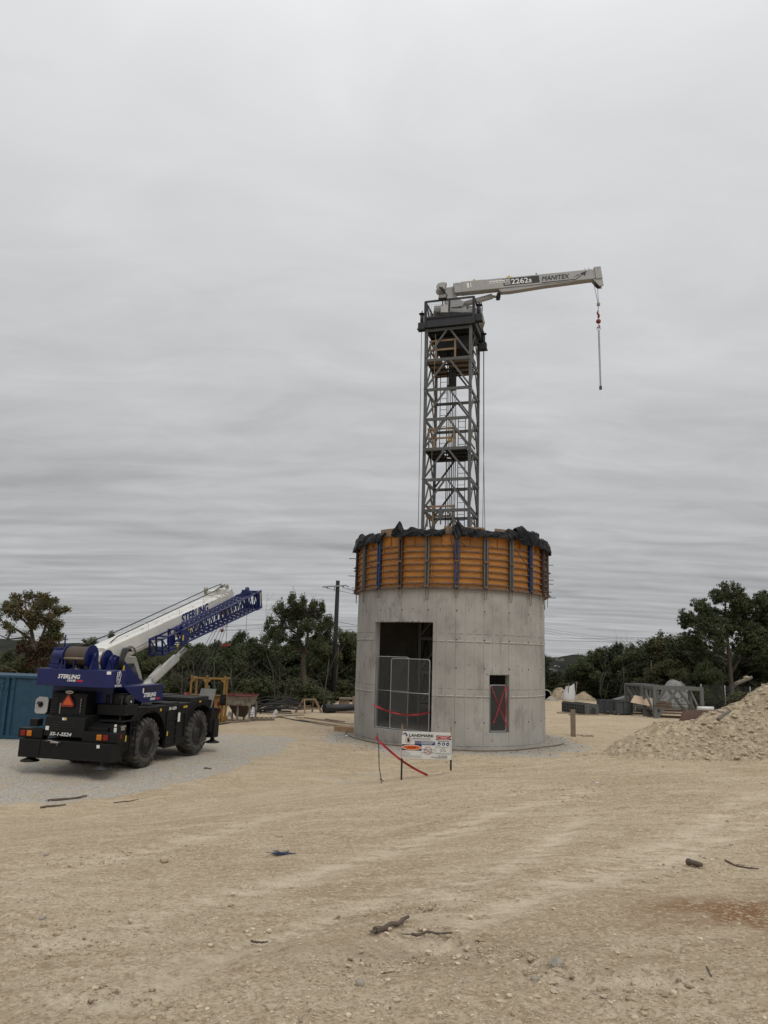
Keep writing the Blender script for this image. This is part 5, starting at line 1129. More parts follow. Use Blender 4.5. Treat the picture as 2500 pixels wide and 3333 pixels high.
stick('branch', (2241, 2816), (2286, 2828), .035, 'short dark chunk of wood on the right side of the dirt', cat='branch')
stick('branch', (157, 2608), (283, 2594), .035, 'long reddish stick at the edge of the crane gravel', bend=.06, splint=2, cat='branch')
stick('branch', (132, 2632), (213, 2622), .030, 'shorter reddish stick in front of the long one at the gravel edge', cat='branch')
stick('branch', (370, 2614), (450, 2604), .015, 'thin crooked twig right of the reddish sticks', bend=.1, forks=2, cat='branch')
stick('branch', (818, 3066), (871, 3070), .009, 'small forked twig left of the thick charred branch', forks=2, cat='branch')
stick('branch', (665, 2502), (688, 2504), .03, 'short stick on the gravel right of the crane wheels', cat='branch')
stick('branch', (2360, 2802), (2470, 2830), .010, 'tangle of thin dry twigs near the right edge', forks=5, bend=.08, cat='branch')
stick('branch', (2300, 3150), (2318, 3182), .006, 'tiny dry twig low on the right', cat='branch')
lg_ = MB(); a_, b_ = P(2337, 2342, 19.8), P(2378, 2314, 20.2); lg_.tube([a_, a_.lerp(b_, .5)+Vector((0, 0, .03)), b_], [.05, .045, .03], 7, smooth=False); tag(lg_.build('branch', barkgrey), 'grey broken branch sticking out of the rubble heap', 'branch')
lg_ = MB(); a_, b_ = P(2395, 2225, 21.5), P(2445, 2205, 22.5); lg_.tube([a_, b_], [.06, .05], 7); tag(lg_.build('branch', barkgrey), 'pale log at the crest of the rubble heap beside the boulder', 'branch')
bf = MB(); c_ = S_(912, 2783); g = random.Random(5)
for k in range(60): a = g.uniform(0, 6.3); l_ = g.uniform(.05, .20); bf.tube([c_+Vector((g.uniform(-.1, .1), g.uniform(-.05, .05), .012)), c_+Vector((math.cos(a)*l_, math.sin(a)*l_*.5, .02+g.uniform(0, .02)))], .0035, 4)
tag(bf.build('plastic_fibres', mat('blue_plastic_fibre', (.03, .05, .11), .6)), 'frayed dark blue fibres lying on the dirt', 'scrap')
bf = MB(); c_ = S_(1944, 2557); bf.rock(c_+Vector((0, 0, .05)), .05, 3); tag(bf.build('paper_scrap', plastic), 'tiny white scrap on the dirt right of the sign', 'scrap')
# ------------------------------------------------------------------ site sign, rebar stake and its tape
sg = P(1306, 2468, 18.3); sr_ = P(1470, 2473, 18.3); SW = (sr_-sg).length; top_ = P(1306, 2380, 18.3); SH = top_.z-sg.z
sn = thing('site_sign', 'white safety sign board on two posts in front of the shaft', 'sign', (sg.x, 18.3, gz(sg.x, 18.3)), 0)
bz0_ = sg.z-gz(sg.x, 18.3)
tilt = (sr_.z-sg.z)/SW
def sv(x, y): return ((x-595)/905*SW, (670-y)/500*SH)     # zoomed sign pixels -> board metres
def spt(x, y, d=0.): a, b = sv(x, y); return Vector((a, -.012-d, bz0_+b))
m = MB(); m.box((SW/2, 0, bz0_+SH/2), (SW, .02, SH)); bd = m.build('board', mat('sign_white', (.60, .60, .57), .45, 0, .05, 4), sn, .003)
def rect(x0, y0, x1, y1, mm, nm='print', par=None, d=.0): m = MB(); a = spt(x0, y1, d); b = spt(x1, y0, d); m.box(((a.x+b.x)/2, a.y, (a.z+b.z)/2), (abs(b.x-a.x), .002, abs(b.z-a.z))); return m.build(nm, mm, par or bd)
def ell(x, y, rx, ry, mm, nm, par=None, d=.0, hole=0.): 
    n = 32; c_ = spt(x, y, d); RX, RY = rx/905*SW, ry/500*SH; A = [(c_.x+RX*math.cos(a), c_.z+RY*math.sin(a)) for a in np.linspace(0, 2*math.pi, n+1)[:-1]]; m = MB()
    if not hole: m.yprism(A, c_.y-.001, c_.y+.001)
    else:
        Bq = [(c_.x+(p_-c_.x)*hole, c_.z+(q_-c_.z)*hole) for p_, q_ in A]; vs = [(p_, c_.y-.001, q_) for p_, q_ in A+Bq]; m.add(vs, [(i, (i+1) % n, n+(i+1) % n, n+i) for i in range(n)])
    return m.build(nm, mm, par or bd)
def stx(s, x, y, h, mm, bold=.0, par=None, d=.003, al='LEFT', wd=None, sh=0.):
    o = text(s, h/500*SH*1.38, mm, par or bd, spt(x, y, d), (1, 0, 0), (0, 0, 1), bold=bold, align=al, ext=.0006, shear=sh)
    if wd:
        v = [q.co.x for q in o.data.vertices]; k = (wd/905*SW)/(max(v)-min(v)); x0 = spt(x, y).x
        for q in o.data.vertices: q.co.x = x0+(q.co.x-x0)*k
    return o
stx('LANDMARK', 722, 262, 52, blacktxt, .035, wd=450)
m = MB(); m.yprism([(spt(*q).x, spt(*q).z) for q in ((608, 232), (657, 180), (706, 238), (668, 270), (672, 232), (655, 212), (625, 234))], -.016, -.013); m.build('roof_emblem', navytxt, bd)
ell(718, 332, 54, 56, redtxt, 'stop_ring', hole=.86); m = MB()
m.yprism([(spt(*q).x, spt(*q).z) for q in ((693, 330), (696, 305), (702, 305), (704, 325), (704, 295), (711, 292), (714, 322), (716, 288), (723, 288), (725, 322), (728, 295), (735, 297), (736, 335), (742, 322), (748, 328), (734, 362), (705, 366))], -.016, -.013); m.build('hand_symbol', blacktxt, bd)
stx('Authorized Personnel ONLY', 783, 303, 20, blacktxt, .01, wd=340); stx('Vendors / Visitors Check In with Site Superintendent', 783, 330, 10, blacktxt, wd=385)
nb_ = rect(830, 345, 1195, 412, navytxt, 'notice_panel'); stx('NOTICE:', 838, 384, 16, whitetxt, .01, nb_, .006, wd=90); 
[rect(942, 358+16*k, 942+(235, 220, 200)[k], 364+16*k, whitetxt, 'fine_print', nb_, .004) for k in range(3)]
wp = rect(602, 408, 955, 515, blacktxt, 'warning_panel'); e1 = ell(778, 463, 172, 48, whitetxt, 'warning_rim', wp, .003); e2 = ell(778, 463, 160, 40, orangest, 'warning_oval', wp, .005); stx('WARNING', 697, 476, 26, blacktxt, .01, wp, .008, wd=160)
for k, t_ in enumerate(('Watch For:', 'Moving Equipment', 'Uneven Surfaces', 'Falling Objects When Workers are Present')): stx(t_, 616, 543+26*k, 12, blacktxt, 0, wd=(75, 145, 125, 315)[k])
def outline(x0, y0, x1, y1):
    m = MB(); q = [spt(x0, y0, .002), spt(x1, y0, .002), spt(x1, y1, .002), spt(x0, y1, .002)]
    for i in range(4): m.bar(q[i], q[(i+1) % 4], .003, .003)
    m.build('panel_outline', blacktxt, bd)
outline(602, 515, 950, 640); outline(1212, 300, 1478, 568)
dp = rect(1215, 226, 1488, 305, blacktxt, 'danger_panel'); ell(1352, 266, 134, 36, whitetxt, 'danger_rim', dp, .003); ell(1352, 266, 125, 30, redtxt, 'danger_oval', dp, .005); stx('DANGER', 1294, 277, 24, whitetxt, .01, dp, .008, wd=118)
stx('Construction Area', 1240, 337, 21, blacktxt, .01, wd=212)
for x in (1270, 1350, 1426): ell(x, 384, 30, 33, navytxt, 'safety_disc')
m = MB(); c_ = spt(1270, 384, .003); m.yprism([(c_.x+.024*math.cos(a), c_.z-.002+.022*math.sin(a)) for a in np.linspace(math.pi, 2*math.pi, 10)], c_.y-.001, c_.y+.001); c_ = spt(1350, 384, .003); m.yprism([(c_.x-.012, c_.z+.02), (c_.x+.002, c_.z+.02), (c_.x+.002, c_.z-.005), (c_.x+.018, c_.z-.014), (c_.x+.018, c_.z-.024), (c_.x-.014, c_.z-.024)], c_.y-.001, c_.y+.001); c_ = spt(1426, 384, .003); m.box((c_.x, c_.y, c_.z), (.042, .002, .013)); m.build('safety_pictogram', whitetxt, bd)
for k, (t_, x, wd) in enumerate((('REQUIRED: Safety Equipment', 1222, 228), ('Hard Hat', 1310, 66), ('Safety Toe Boots', 1283, 124), ('Safety Glasses', 1290, 108))): stx(t_, x, 447+25*k, 13, blacktxt, 0, wd=wd)
stx('Hearing Protection as Required in Posted Areas', 1226, 554, 9, blacktxt, wd=234)
for k, t_ in enumerate(('Photography and Drone Use', 'Prohibited', 'Without Prior Authorization')): stx(t_, 972 if k != 1 else 1040, 500+27*k, 13, blacktxt, .008, wd=218 if k != 1 else 85)
pr_ = ell(1075, 514, 70, 72, redtxt, 'ban_ring', d=.004, hole=.90); m = MB(); m.bar(spt(1028, 462, .006), spt(1122, 566, .006), .008, .002); m.build('ban_bar', redtxt, bd)
stx('No Trespassing', 1266, 608, 17, blacktxt, .006, wd=152); stx('Violators Will Be Prosecuted', 1130, 634, 17, blacktxt, .006, wd=288); stx('Property Under Surveillance', 1202, 655, 11, blacktxt, wd=212)
for x, py, px in ((.012, 2537, 1304), (SW-.018, 2507, 1471)):
    g0 = P(px, py, 18.36).z-gz(sg.x, 18.3); m = MB(); m.box((x, .03, (g0+bz0_+SH+.02)/2), (.032, .035, bz0_+SH+.02-g0)); m.box((x+.02, .02, (g0+bz0_+SH)/2), (.01, .03, bz0_+SH-g0)); st = m.build('post', mat('dark_steel_post', (.018, .013, .013), .7, .1, .2, 8), sn)
    m = MB(); m.box((x-.003, .032, bz0_+SH+.06), (.03, .04, .18)); m.box((x, -.013, bz0_+SH-.03), (.02, .01, .05)); m.build('wooden_post_top', wood, sn)
ra_, rb_ = P(1228, 2386, 18.9), P(1242, 2541, 18.6)
m = MB(); m.tube([ra_, P(1233, 2430, 18.8), P(1234, 2495, 18.7), P(1240, 2530, 18.6), rb_-Vector((0, 0, .08))], .011, 7); so_ = m.build('rebar_stake', blacktxt); tag(so_, 'thin black rebar stake left of the sign', 'stake')
m = MB(); m.rock(P(1240, 2536, 18.55), .045, 8); m.rock(P(1246, 2541, 18.5), .035, 9); m.build('wire_knot', blacktxt, so_)
tpp = [P(1224, 2398, 18.85), P(1230, 2406, 18.85)]+[P(1232+160*u, 2410+113*u+10*math.sin(u*3.1)*1.2, 18.85-.35*u) for u in np.linspace(0, 1, 18)]
ribbon('barrier_tape', 'red tape running from the rebar stake down to the dirt behind the sign', tpp, .055, redm, .35)
# ------------------------------------------------------------------ yard clutter, left side
def at_g(px, py): p = S_(px, py); return p
cp = S_(-10, 2405); cpx = P(212, 2300, cp.y+1.0)
ctn = thing('shipping_container', 'blue steel shipping container behind the mobile crane', 'container', (cp.x-4.4, cp.y+.2, gz(cp.x, cp.y)), R_(-2)); CH = 2.82
m = MB(); n = 44; vs = []; L0 = 9.0
for i in range(n+1):
    x = L0*i/n; d = (0, 0, .045, .045)[i % 4]
    for z in (.18, CH-.14): vs.append((x, d, z))
m.add(vs, [(2*i, 2*i+2, 2*i+3, 2*i+1) for i in range(n)]); m.box((L0/2, 1.25, CH/2), (L0-.1, 2.3, CH-.3)); m.build('corrugated_side', boxblue, ctn)
m = MB(); 
for z in (.09, CH-.06): m.box((L0/2, .0, z), (L0, .1, .16 if z < 1 else .12)); m.box((L0/2, 2.4, z), (L0, .1, .14))
for x in (0, 4.58, 4.86, L0): m.box((x, 0, CH/2), (.16, .13, CH)); 
m.box((L0/2, 1.2, CH-.02), (L0, 2.44, .04)); m.build('frame', boxblue, ctn, .01)
m = MB()
for x in (3.7, 4.35): m.tube([(x, -.09, .25), (x, -.09, CH-.25)], .022, 8)
m.box((4.0, -.09, CH-.5), (.9, .03, .06)); m.bar((4.0, -.1, CH-.7), (4.5, -.1, CH-.2), .03, .03)
for x in (4.6, 4.86): m.box((x, -.07, CH-.12), (.1, .06, .1)); m.box((x, -.07, CH-.6), (.06, .05, .12))
m.build('lock_bar', boxblue, ctn)
yp = S_(613, 2350); ye = thing('yellow_machine', 'yellow steel frame machine with an open upper cage, beside the hopper', 'machine', (yp.x, yp.y, yp.z), R_(-4))
yw = 108/2409*yp.y/1.0*1.0; yh = P(622, 2203, yp.y).z-yp.z; m = MB()
for x in (0, yw*.46, yw): m.box((x, 0, yh/2), (.09 if x != yw*.46 else .14, .10, yh))
m.box((yw/2, 0, yh-.05), (yw, .10, .10)); m.box((yw/2, 0, yh*.60), (yw, .12, .08)); m.box((yw, .5, yh/2), (.10, .10, yh)); m.box((0, 1.0, yh/2), (.1, .1, yh)); m.box((0, .5, yh-.05), (.1, 1., .1)); m.box((yw, .5, yh-.05), (.1, 1., .1))
for x, s_ in ((.05, 1), (yw*.46-.07, -1), (yw*.46+.07, 1), (yw-.05, -1)): m.yprism([(x, yh-.1), (x+s_*.22, yh-.1), (x, yh-.32)], -.04, .04)
for x in (.0, yw*.46, yw): m.tube([(x, -.03, yh+.06), (x, .03, yh+.06)], .06, 10)
m.build('cage', yellowm, ye, .008); m = MB(); m.box((yw/2, .06, yh*.47), (yw-.1, .06, yh*.24)); m.box((yw*.86, .0, yh*.2), (.36, .3, yh*.38)); m.box((yw*.5, .6, .2), (yw, 1.1, .25)); m.build('body_panel', yellowm, ye, .01); m = MB(); m.box((yw*.26, .02, yh*.44), (.5, .05, .28)); m.box((yw*.4, .3, yh*.2), (.9, .4, .5)); m.box((yw*.9, -.16, .9), (.06, .02, .8)); m.build('engine_bay', black, ye)
m = MB(); m.box((yw*.45, -.1, yh*.615), (yw*.95, .2, .025)); m.build('timber_shelf', wood, ye)
hp = S_(742, 2347); hw = 80/2409*hp.y; ho = thing('concrete_hopper', 'weathered steel hopper with red rim on four legs, right of the yellow machine', 'hopper', (hp.x-.2, hp.y, hp.z), R_(-6)); hh = P(752, 2262, hp.y).z-hp.z
def fr(m, z0, z1, w0, w1, d0, d1, th=.03):
    c_ = hw/2; v0 = [(c_-w0/2, -d0/2), (c_+w0/2, -d0/2), (c_+w0/2, d0/2), (c_-w0/2, d0/2)]; v1 = [(c_-w1/2, -d1/2), (c_+w1/2, -d1/2), (c_+w1/2, d1/2), (c_-w1/2, d1/2)]
    m.add([(x, y+.7, z0) for x, y in v0]+[(x, y+.7, z1) for x, y in v1], [(i, (i+1) % 4, 4+(i+1) % 4, 4+i) for i in range(4)])
m = MB(); fr(m, hh*.62, hh*.80, hw*.86, hw*.92, 1.5, 1.55); fr(m, hh*.80, hh*.98, hw*.92, hw*1.06, 1.55, 1.7); fr(m, hh*.95, hh*.95, hw*.2, hw*1.0, .3, 1.6); m.build('hopper_body', hopm, ho); m = MB(); fr(m, hh*.15, hh*.62, hw*.35, hw*.84, .3, 1.2); m.build('hopper_cone', mat('dark_hopper_steel', (.085, .068, .05), .8, .1, .3, 4), ho)
m = MB(); 
for x in (.02, hw*.5, hw*.98):
    for y in (0, 1.4): m.box((x+(0 if x else .06), y, hh*.36), (.10, .10, hh*.72)); 
m.box((hw/2, 0, .06), (hw, .08, .08)); m.box((hw/2, 0, hh*.62), (hw*.98, .07, .07)); m.build('leg_frame', hopm, ho)
m = MB(); c_ = hw/2; m.box((c_, -.16, hh*.99), (hw*1.08, .06, .07)); m.box((c_, 1.56, hh*.99), (hw*1.08, .06, .07)); m.box((c_-hw*.53, .7, hh*.99), (.06, 1.7, .07)); m.box((c_+hw*.53, .7, hh*.99), (.06, 1.7, .07)); m.build('rim', mat('faded_red_rim', (.14, .022, .02), .7, 0, .3, 6), ho)
def crumple(name, lab, px, py, w_, h_, mm, cat, seed, lift=0.):
    p = S_(px, py); g = np.random.RandomState(seed); n = 12; u, v_ = np.meshgrid(np.linspace(-.5, .5, n), np.linspace(0, 1, n)); 
    X_ = u*w_*(1-.5*v_*g.rand())+.12*w_*(g.rand(n, n)-.5); Z_ = v_*h_*(1-.6*np.abs(u))+.1*h_*g.rand(n, n); Y_ = .3*w_*v_*.6+.15*w_*g.rand(n, n)
    vs = [(p.x+a, p.y+b, p.z+lift+c_) for a, b, c_ in zip(X_.ravel(), Y_.ravel(), Z_.ravel())]
    o = raw(name, vs, [(i*n+j, i*n+j+1, (i+1)*n+j+1, (i+1)*n+j) for i in range(n-1) for j in range(n-1)], mm); o.modifiers.new('t', 'SOLIDIFY').thickness = .02; return tag(o, lab, cat)
crumple('plastic_sheet', 'crumpled white plastic sheet lying under the red-rimmed hopper', 806, 2335, 1.0, .75, plastic, 'plastic sheet', 3)
for px, py, w_, lab in ((882, 2303, .28, 'small white carton standing on the left part of the black pipe heap'), (897, 2318, .22, 'white rag at the middle of the black pipe heap'), (890, 2327, .2, 'crumpled white scrap on the ground before the pipe heap'), (1010, 2306, .16, 'small white scrap behind the wooden trestle'), (1066, 2294, .42, 'pointed white sheet on top of the fat black pipe'), (1050, 2298, .16, 'small white tag at the left end of the fat black pipe'), (745, 2330, .3, 'pale scrap between the yellow machine and the hopper')):
    crumple('white_scrap', lab, px, py+10, w_, w_*1.1, plastic, 'scrap', int(px), .12)
# heap of thin black pipes
bp_o = S_(900, 2325); hg_ = thing('pipe_heap', 'heap of bent thin black pipes in front of the trees', 'pipe heap', bp_o); g = random.Random(8); 
for k in range(34):
    m = MB(); x0 = g.uniform(-3.0, -.9); ln = g.uniform(1.6, min(3.6, 1.7-x0)); y = g.uniform(-.2, 2.0); z0 = g.uniform(.03, .30); arch = g.uniform(.0, .55) if k % 3 else g.uniform(.4, .8); r = g.uniform(.022, .05)
    m.tube([(x0+ln*u, y+g.uniform(-.04, .04)+.5*u*math.sin(k), z0+arch*math.sin(u*math.pi*.62)**1.3) for u in np.linspace(0, 1, 9)], r, 6); m.build('thin_pipe', pipeblk if k % 4 else greydk, hg_)
m = MB(); q = [S_(x, y) for x, y in ((640, 2368), (700, 2362), (760, 2352), (830, 2346), (870, 2338), (915, 2336), (960, 2345), (1010, 2352))]; m.tube([p+Vector((0, 0, .03)) for p in q], .035, 6); tag(m.build('ground_hose', pipeblk), 'thin dark hose curving over the dirt behind the crane', 'hose')
ta, tb_ = S_(992, 2322), S_(1038, 2320); tw_ = (tb_-ta).length; th_ = P(1015, 2279, ta.y).z-ta.z
tr = thing('wooden_trestle', 'raw wood trestle standing at the tree edge', 'trestle', ta, math.atan2(tb_.y-ta.y, tb_.x-ta.x)); m = MB(); m.box((tw_/2, .35, th_), (tw_*.85, .16, .09)); m.build('top_beam', wood, tr)
for sx2, sy in ((0, 0), (0, 1), (1, 0), (1, 1)): m = MB(); m.bar((tw_*(.12+.76*sx2), .3+.1*sy, th_), (tw_*(0+1*sx2)-.12+.24*sx2, -.15+1.0*sy, 0), .09, .14); m.build('leg', wood, tr)
m = MB(); m.box((tw_/2, .05, th_*.32), (tw_*.9, .05, .12)); m.box((tw_/2, .75, th_*.35), (tw_*.9, .05, .3)); m.build('cross_board', woodold, tr)
pa_, pb_ = S_(1058, 2321), S_(1190, 2316); m = MB(); r = .29; n = (pb_-pa_).normalized(); m.tube([pa_+Vector((0, 0, r)), pb_+Vector((0, 0, r))], r, 24); m.tube([pa_-n*.05+Vector((0, 0, r)), pa_+n*.1+Vector((0, 0, r))], r*1.08, 24); po_ = m.build('black_pipe', pipeblk); tag(po_, 'fat black pipe lying between the trestle and the shaft', 'pipe')
def pallet(lab, p, rz, sc=1.):
    o = thing('pallet', lab, 'pallet', p, rz)
    for k in range(3): m = MB(); m.box((0, (k-1)*.5*sc, .06), (1.2*sc, .1, .09)); m.build('bearer', woodold, o)
    for k in range(6): m = MB(); m.box(((k-2.5)*.22*sc, 0, .12), (.12, 1.1*sc, .02)); m.build('deck_board', woodold, o)
    return o
pallet('weathered pallet in front of the fat black pipe', S_(1120, 2320), R_(5)); pallet('second weathered pallet, partly hidden by the shaft edge', S_(1152, 2321), R_(-8))
pallet('pallet lying flat in front of the red-rimmed hopper', S_(850, 2343), R_(12), 1.3)
m = MB(); p = S_(1135, 2308); m.box(p+Vector((0, .6, .75)), (1.6, .8, .12), R_(8)); m.box(p+Vector((.6, .6, .5)), (.7, .7, .8)); m.box(p+Vector((-.4, .6, .35)), (.8, .6, .6)); tag(m.build('crate', woodold), 'stacked wooden crate behind the fat black pipe', 'crate')
def plank(lab, a, b, w_, h_, mm=wood, z=0., grp=None, name='plank'):
    pa, pb = S_(*a), S_(*b); o = MB().bar(pa+Vector((0, 0, h_/2+z)), pb+Vector((0, 0, h_/2+z)), w_, h_).build(name, mm); return tag(o, lab, 'plank', grp)
GP = 'long planks lying left of the shaft'
plank('top plank of the fan of boards left of the shaft', (962, 2338), (1148, 2362), .14, .04, wood, .06, GP); plank('longest lower plank in the fan of boards left of the shaft', (975, 2344), (1150, 2370), .20, .04, woodold, 0, GP); plank('short plank crossing the fan of boards left of the shaft', (1060, 2347), (1120, 2356), .18, .05, woodold, .10, GP); plank('narrow pale batten behind the fan of boards', (990, 2336), (1100, 2350), .08, .05, wood, 0, GP)
plank('thick squared timber against the foot of the shaft', (1096, 2378), (1160, 2384), .45, .25, mat('pale_timber', (.34, .22, .12), .8, 0, .25, 3, stretch=(1, 1, 1)), 0, None, 'timber_block')
plank('dark plank under the hopper legs', (700, 2358), (840, 2344), .25, .06, woodold); plank('second plank in front of the yellow machine', (735, 2352), (905, 2336), .2, .05, woodold); plank('flat board at the foot of the black pipe heap', (905, 2333), (985, 2328), .3, .05, woodold)
m = MB(); p = S_(1128, 2399); m.tube([p+Vector((-.06, 0, .05)), p+Vector((.06, 0, .05))], .05, 10); tag(m.build('paper_cup', plastic), 'small white cup on the dark gravel left of the shaft', 'cup')
# ------------------------------------------------------------------ utility poles and wires
def pole(name, lab, base, top, r, arm=None):
    o = thing(name, lab, 'utility pole', base); t_ = Vector(top)-Vector(base); m = MB(); m.tube([(0, 0, 0), t_], [r*1.15, r*.85], 12); m.build('mast', poleblk, o); return o, t_
pb = S_(1083, 2289); pt = P(1099, 1890, pb.y); pt = Vector((pb.x+.0, pb.y, pt.z)); up_, t_ = pole('utility_pole', 'black utility pole with a pale crossarm beside the shaft', pb, pt, .20)
ar = [P(1050, 1911, pb.y)-pb, P(1127, 1906, pb.y)-pb]; m = MB(); m.bar(ar[0]+Vector((0, -.15, 0)), ar[1]+Vector((0, -.15, 0)), .12, .11); m.build('crossarm', galv, up_)
m = MB()
for u in (.12, .8, 1.0): q = ar[0].lerp(ar[1], u); m.tube([q, q+Vector((.25, -.1, -.12))], .045, 6)
m.split('insulator', wirem, up_); m = MB(); m.box((ar[0]+ar[1])/2+Vector((.03, -.1, -.2)), (.08, .1, .4)); m.build('arm_bracket', galv, up_)
sn_b = S_(2125, 2262); sn_p, t2 = pole('utility_pole', 'distant utility pole rising above the trees on the right', (P(2132, 2090, 150).x, 150, -6), P(2129, 2072, 150), .16)
m = MB(); q = t2; m.bar(q+Vector((-1.4, 0, -.9)), q+Vector((1.2, 0, -.9)), .12, .12); m.tube([q+Vector((0, 0, -.2)), q+Vector((-1.0, 0, -.8))], .03, 5); m.build('crossarm', poleblk, sn_p)
pf, t3 = pole('utility_pole', 'distant utility pole behind the crane winches', (P(192, 2100, 110).x, 110, -3), P(194, 2072, 110), .17); m = MB(); m.bar(t3+Vector((-1.3, 0, -.4)), t3+Vector((1.3, 0, -.4)), .1, .1)
for x in (-1, .1, 1): m.tube([t3+Vector((x*.2, 0, -.4)), t3+Vector((x*.2, 0, .3))], .04, 5)
m.build('crossarm', poleblk, pf)
def wire(lab, pts_, r=.022):
    out2 = []; 
    for (a, b) in zip(pts_[:-1], pts_[1:]):
        for u in np.linspace(0, 1, 9)[:-1]: q = Vector(a).lerp(Vector(b), u); q.z -= (Vector(b)-Vector(a)).length*.006*4*u*(1-u); out2.append(q)
    out2.append(Vector(pts_[-1])); tag(MB().tube(out2, r, 4).build('power_line', cable), lab, 'power line')
for dy, lab in ((0, 'upper of the two near-level power lines crossing behind the shaft'), (13, 'lower of the two near-level power lines crossing behind the shaft')):
    wire(lab, [P(-400, 2080+dy, 120), P(193, 2067+dy, 112), P(873, 2030+dy, 112), P(1165, 2040+dy*.8, 115), P(1770, 2076+dy*.6, 130), P(2129, 2074+dy*.9, 148), P(2800, 2082+dy, 180)], .024)
for (a, b, lab) in (((1125, 1913), (2090, 2084), 'highest wire falling right from the crossarm'), ((1112, 1913), (2080, 2092), 'middle wire falling right from the crossarm'), ((1068, 1915), (2070, 2098), 'lowest wire falling right from the crossarm')):
    wire(lab, [P(*a, pb.y), P(*b, 190)], .020)
wire('wire leaving the middle of the black pole towards the right hill', [P(1092, 2022, pb.y), P(1900, 2140, 260)], .02)
# ------------------------------------------------------------------ yard clutter, right side
sk = S_(1866, 2398); m = MB(); kh = P(1863, 2309, sk.y).z-sk.z; m.bar(sk-Vector((0, 0, .1)), sk+Vector((0, 0, kh)), .26, .10, up=(0, 1, 0)); tag(m.build('wooden_stake', woodold), 'upright weathered board stake right of the shaft', 'stake')
m = MB(); p = S_(1875, 2394); [m.rock(p+Vector((rs.uniform(-.7, .9), rs.uniform(-.5, .5), .03)), rs.uniform(.05, .16), 700+k) for k in range(26)]; tag(m.build('small_rubble', stonet), 'little heap of stones round the foot of the board stake', 'stones', kind='stuff')
def placed(name, lab, cat, px, py, rz): p = S_(px, py); return thing(name, lab, cat, p, R_(rz))
# gridded steel mould
gd = placed('steel_mould', 'low grey steel mould with a gridded side, left of the dark steel box', 'mould', 1908, 2327, 20); k_ = gd.location.y/2409
W_, L_, Hh = 46*k_, 3.2, 36*k_*.85
m = MB(); m.box((W_/2, L_/2, Hh/2), (W_, L_, Hh-.1)); m.box((W_/2, -.03, Hh*.45), (W_*1.05, .04, Hh*.8)); m.build('mould_body', greyst, gd)
m = MB(); n = 9
for k in range(n+1): m.box((-.05, L_*k/n, Hh/2), (.12, .05, Hh))
for k in range(4): m.box((-.05, L_/2, Hh*(.04+.31*k)), (.12, L_, .05))
m.box((W_/2, 0, Hh), (W_, .1, .06)); m.box((W_, L_/2, Hh), (.08, L_, .1)); m.box((0, L_/2, Hh+.05), (.08, L_, .1)); m.build('grid_ribs', greyst, gd)
m = MB(); m.yprism([(W_*.3, 0), (W_*.75, 0), (W_*.78, Hh*.65), (W_*.53, Hh*.98), (W_*.27, Hh*.65)], -.12, -.05); m.build('pointed_plate', greyst, gd); m = MB(); m.yprism([(W_*.36, .03), (W_*.69, .03), (W_*.71, Hh*.58), (W_*.53, Hh*.82), (W_*.34, Hh*.58)], -.15, -.121); m.build('pointed_inset', greydk, gd)
for k in range(2): m = MB(); m.box((W_*.1, -.2+k*1.6, .0), (3.6, .2, .14)); tag(m.build('bearer', woodold, gd), None)
bx_ = placed('steel_box', 'dark grey open steel box with slotted end, centre of the right yard', 'steel box', 2007, 2328, 30); k_ = bx_.location.y/2409; bh_ = P(2007, 2283, bx_.location.y).z-bx_.location.z-.1
bw_ = 60*k_/math.cos(R_(30)); bl2 = 46*k_/math.sin(R_(30))*.9; gb = mat('dark_blue_grey_steel', (.060, .066, .068), .6, .1, .2, 3)
m = MB(); m.box((bw_/2, .0, bh_/2+.12), (bw_, .04, bh_)); m.box((bw_, bl2/2, bh_/2+.12), (.04, bl2, bh_)); m.box((bw_/2, bl2, bh_/2+.12), (bw_, .04, bh_)); m.box((bw_/2, bl2/2, .16), (bw_, bl2, .05)); m.build('box_panel', gb, bx_)
m = MB(); 
for x in (0, bw_*.46, bw_): m.box((x, -.05, bh_/2+.12), (.08, .06, bh_))
for z in (.15, bh_+.10): m.box((bw_/2, -.05, z), (bw_+.1, .07, .07)); m.box((-.03, bl2/2, z), (.07, bl2, .07))
for y in (.0, .35, .55, .95, 1.15, 1.6): m.box((-.02, min(y*bl2/1.8, bl2), bh_/2+.12), (.06, .2, bh_))
m.build('box_rib', gb, bx_); m = MB(); [m.box((.1+k*(bw_-.2), bl2/2, .06), (.12, bl2+.3, .12)) for k in (0, 1)]; m.build('skid', woodold, bx_)
def frame_panel(o, y, w_, h_, t_, mm, dx=0.):
    m = MB(); m.box((dx+t_/2, y, h_/2), (t_, t_*.8, h_)); m.box((dx+w_-t_/2, y, h_/2), (t_, t_*.8, h_)); m.box((dx+w_/2, y, h_-t_/2+.003), (w_-2*t_, t_*.7, t_)); o1 = m.build('frame_member', mm, o)
    m = MB(); m.bar((dx+w_/2-.08, y, h_-t_), (dx+t_+.05, y, .1), t_*.6, t_*.7); m.bar((dx+w_/2+.08, y, h_-t_), (dx+w_-t_-.05, y, .1), t_*.6, t_*.7); m.build('diagonal_brace', mm, o); return o1
ts = placed('tower_section', 'large grey tower section with A-shaped braces lying behind the rubble heap', 'steel section', 2128, 2338, 4); k_ = ts.location.y/2409; w_ = 164*k_; h_ = P(2128, 2233, ts.location.y).z-ts.location.z
lgst = mat('light_grey_steel', (.125, .13, .125), .6, .2, .2, 3, c2=(.10, .08, .06), c2s=3, c2t=.64)
for y in (0, 1.9): frame_panel(ts, y, w_, h_, .26, lgst)
m = MB()
for x in (.13, w_-.13): m.bar((x, .1, h_-.12), (x, 1.8, h_-.12), .2, .2); m.bar((x, .1, .3), (x, 1.8, h_-.4), .12, .15)
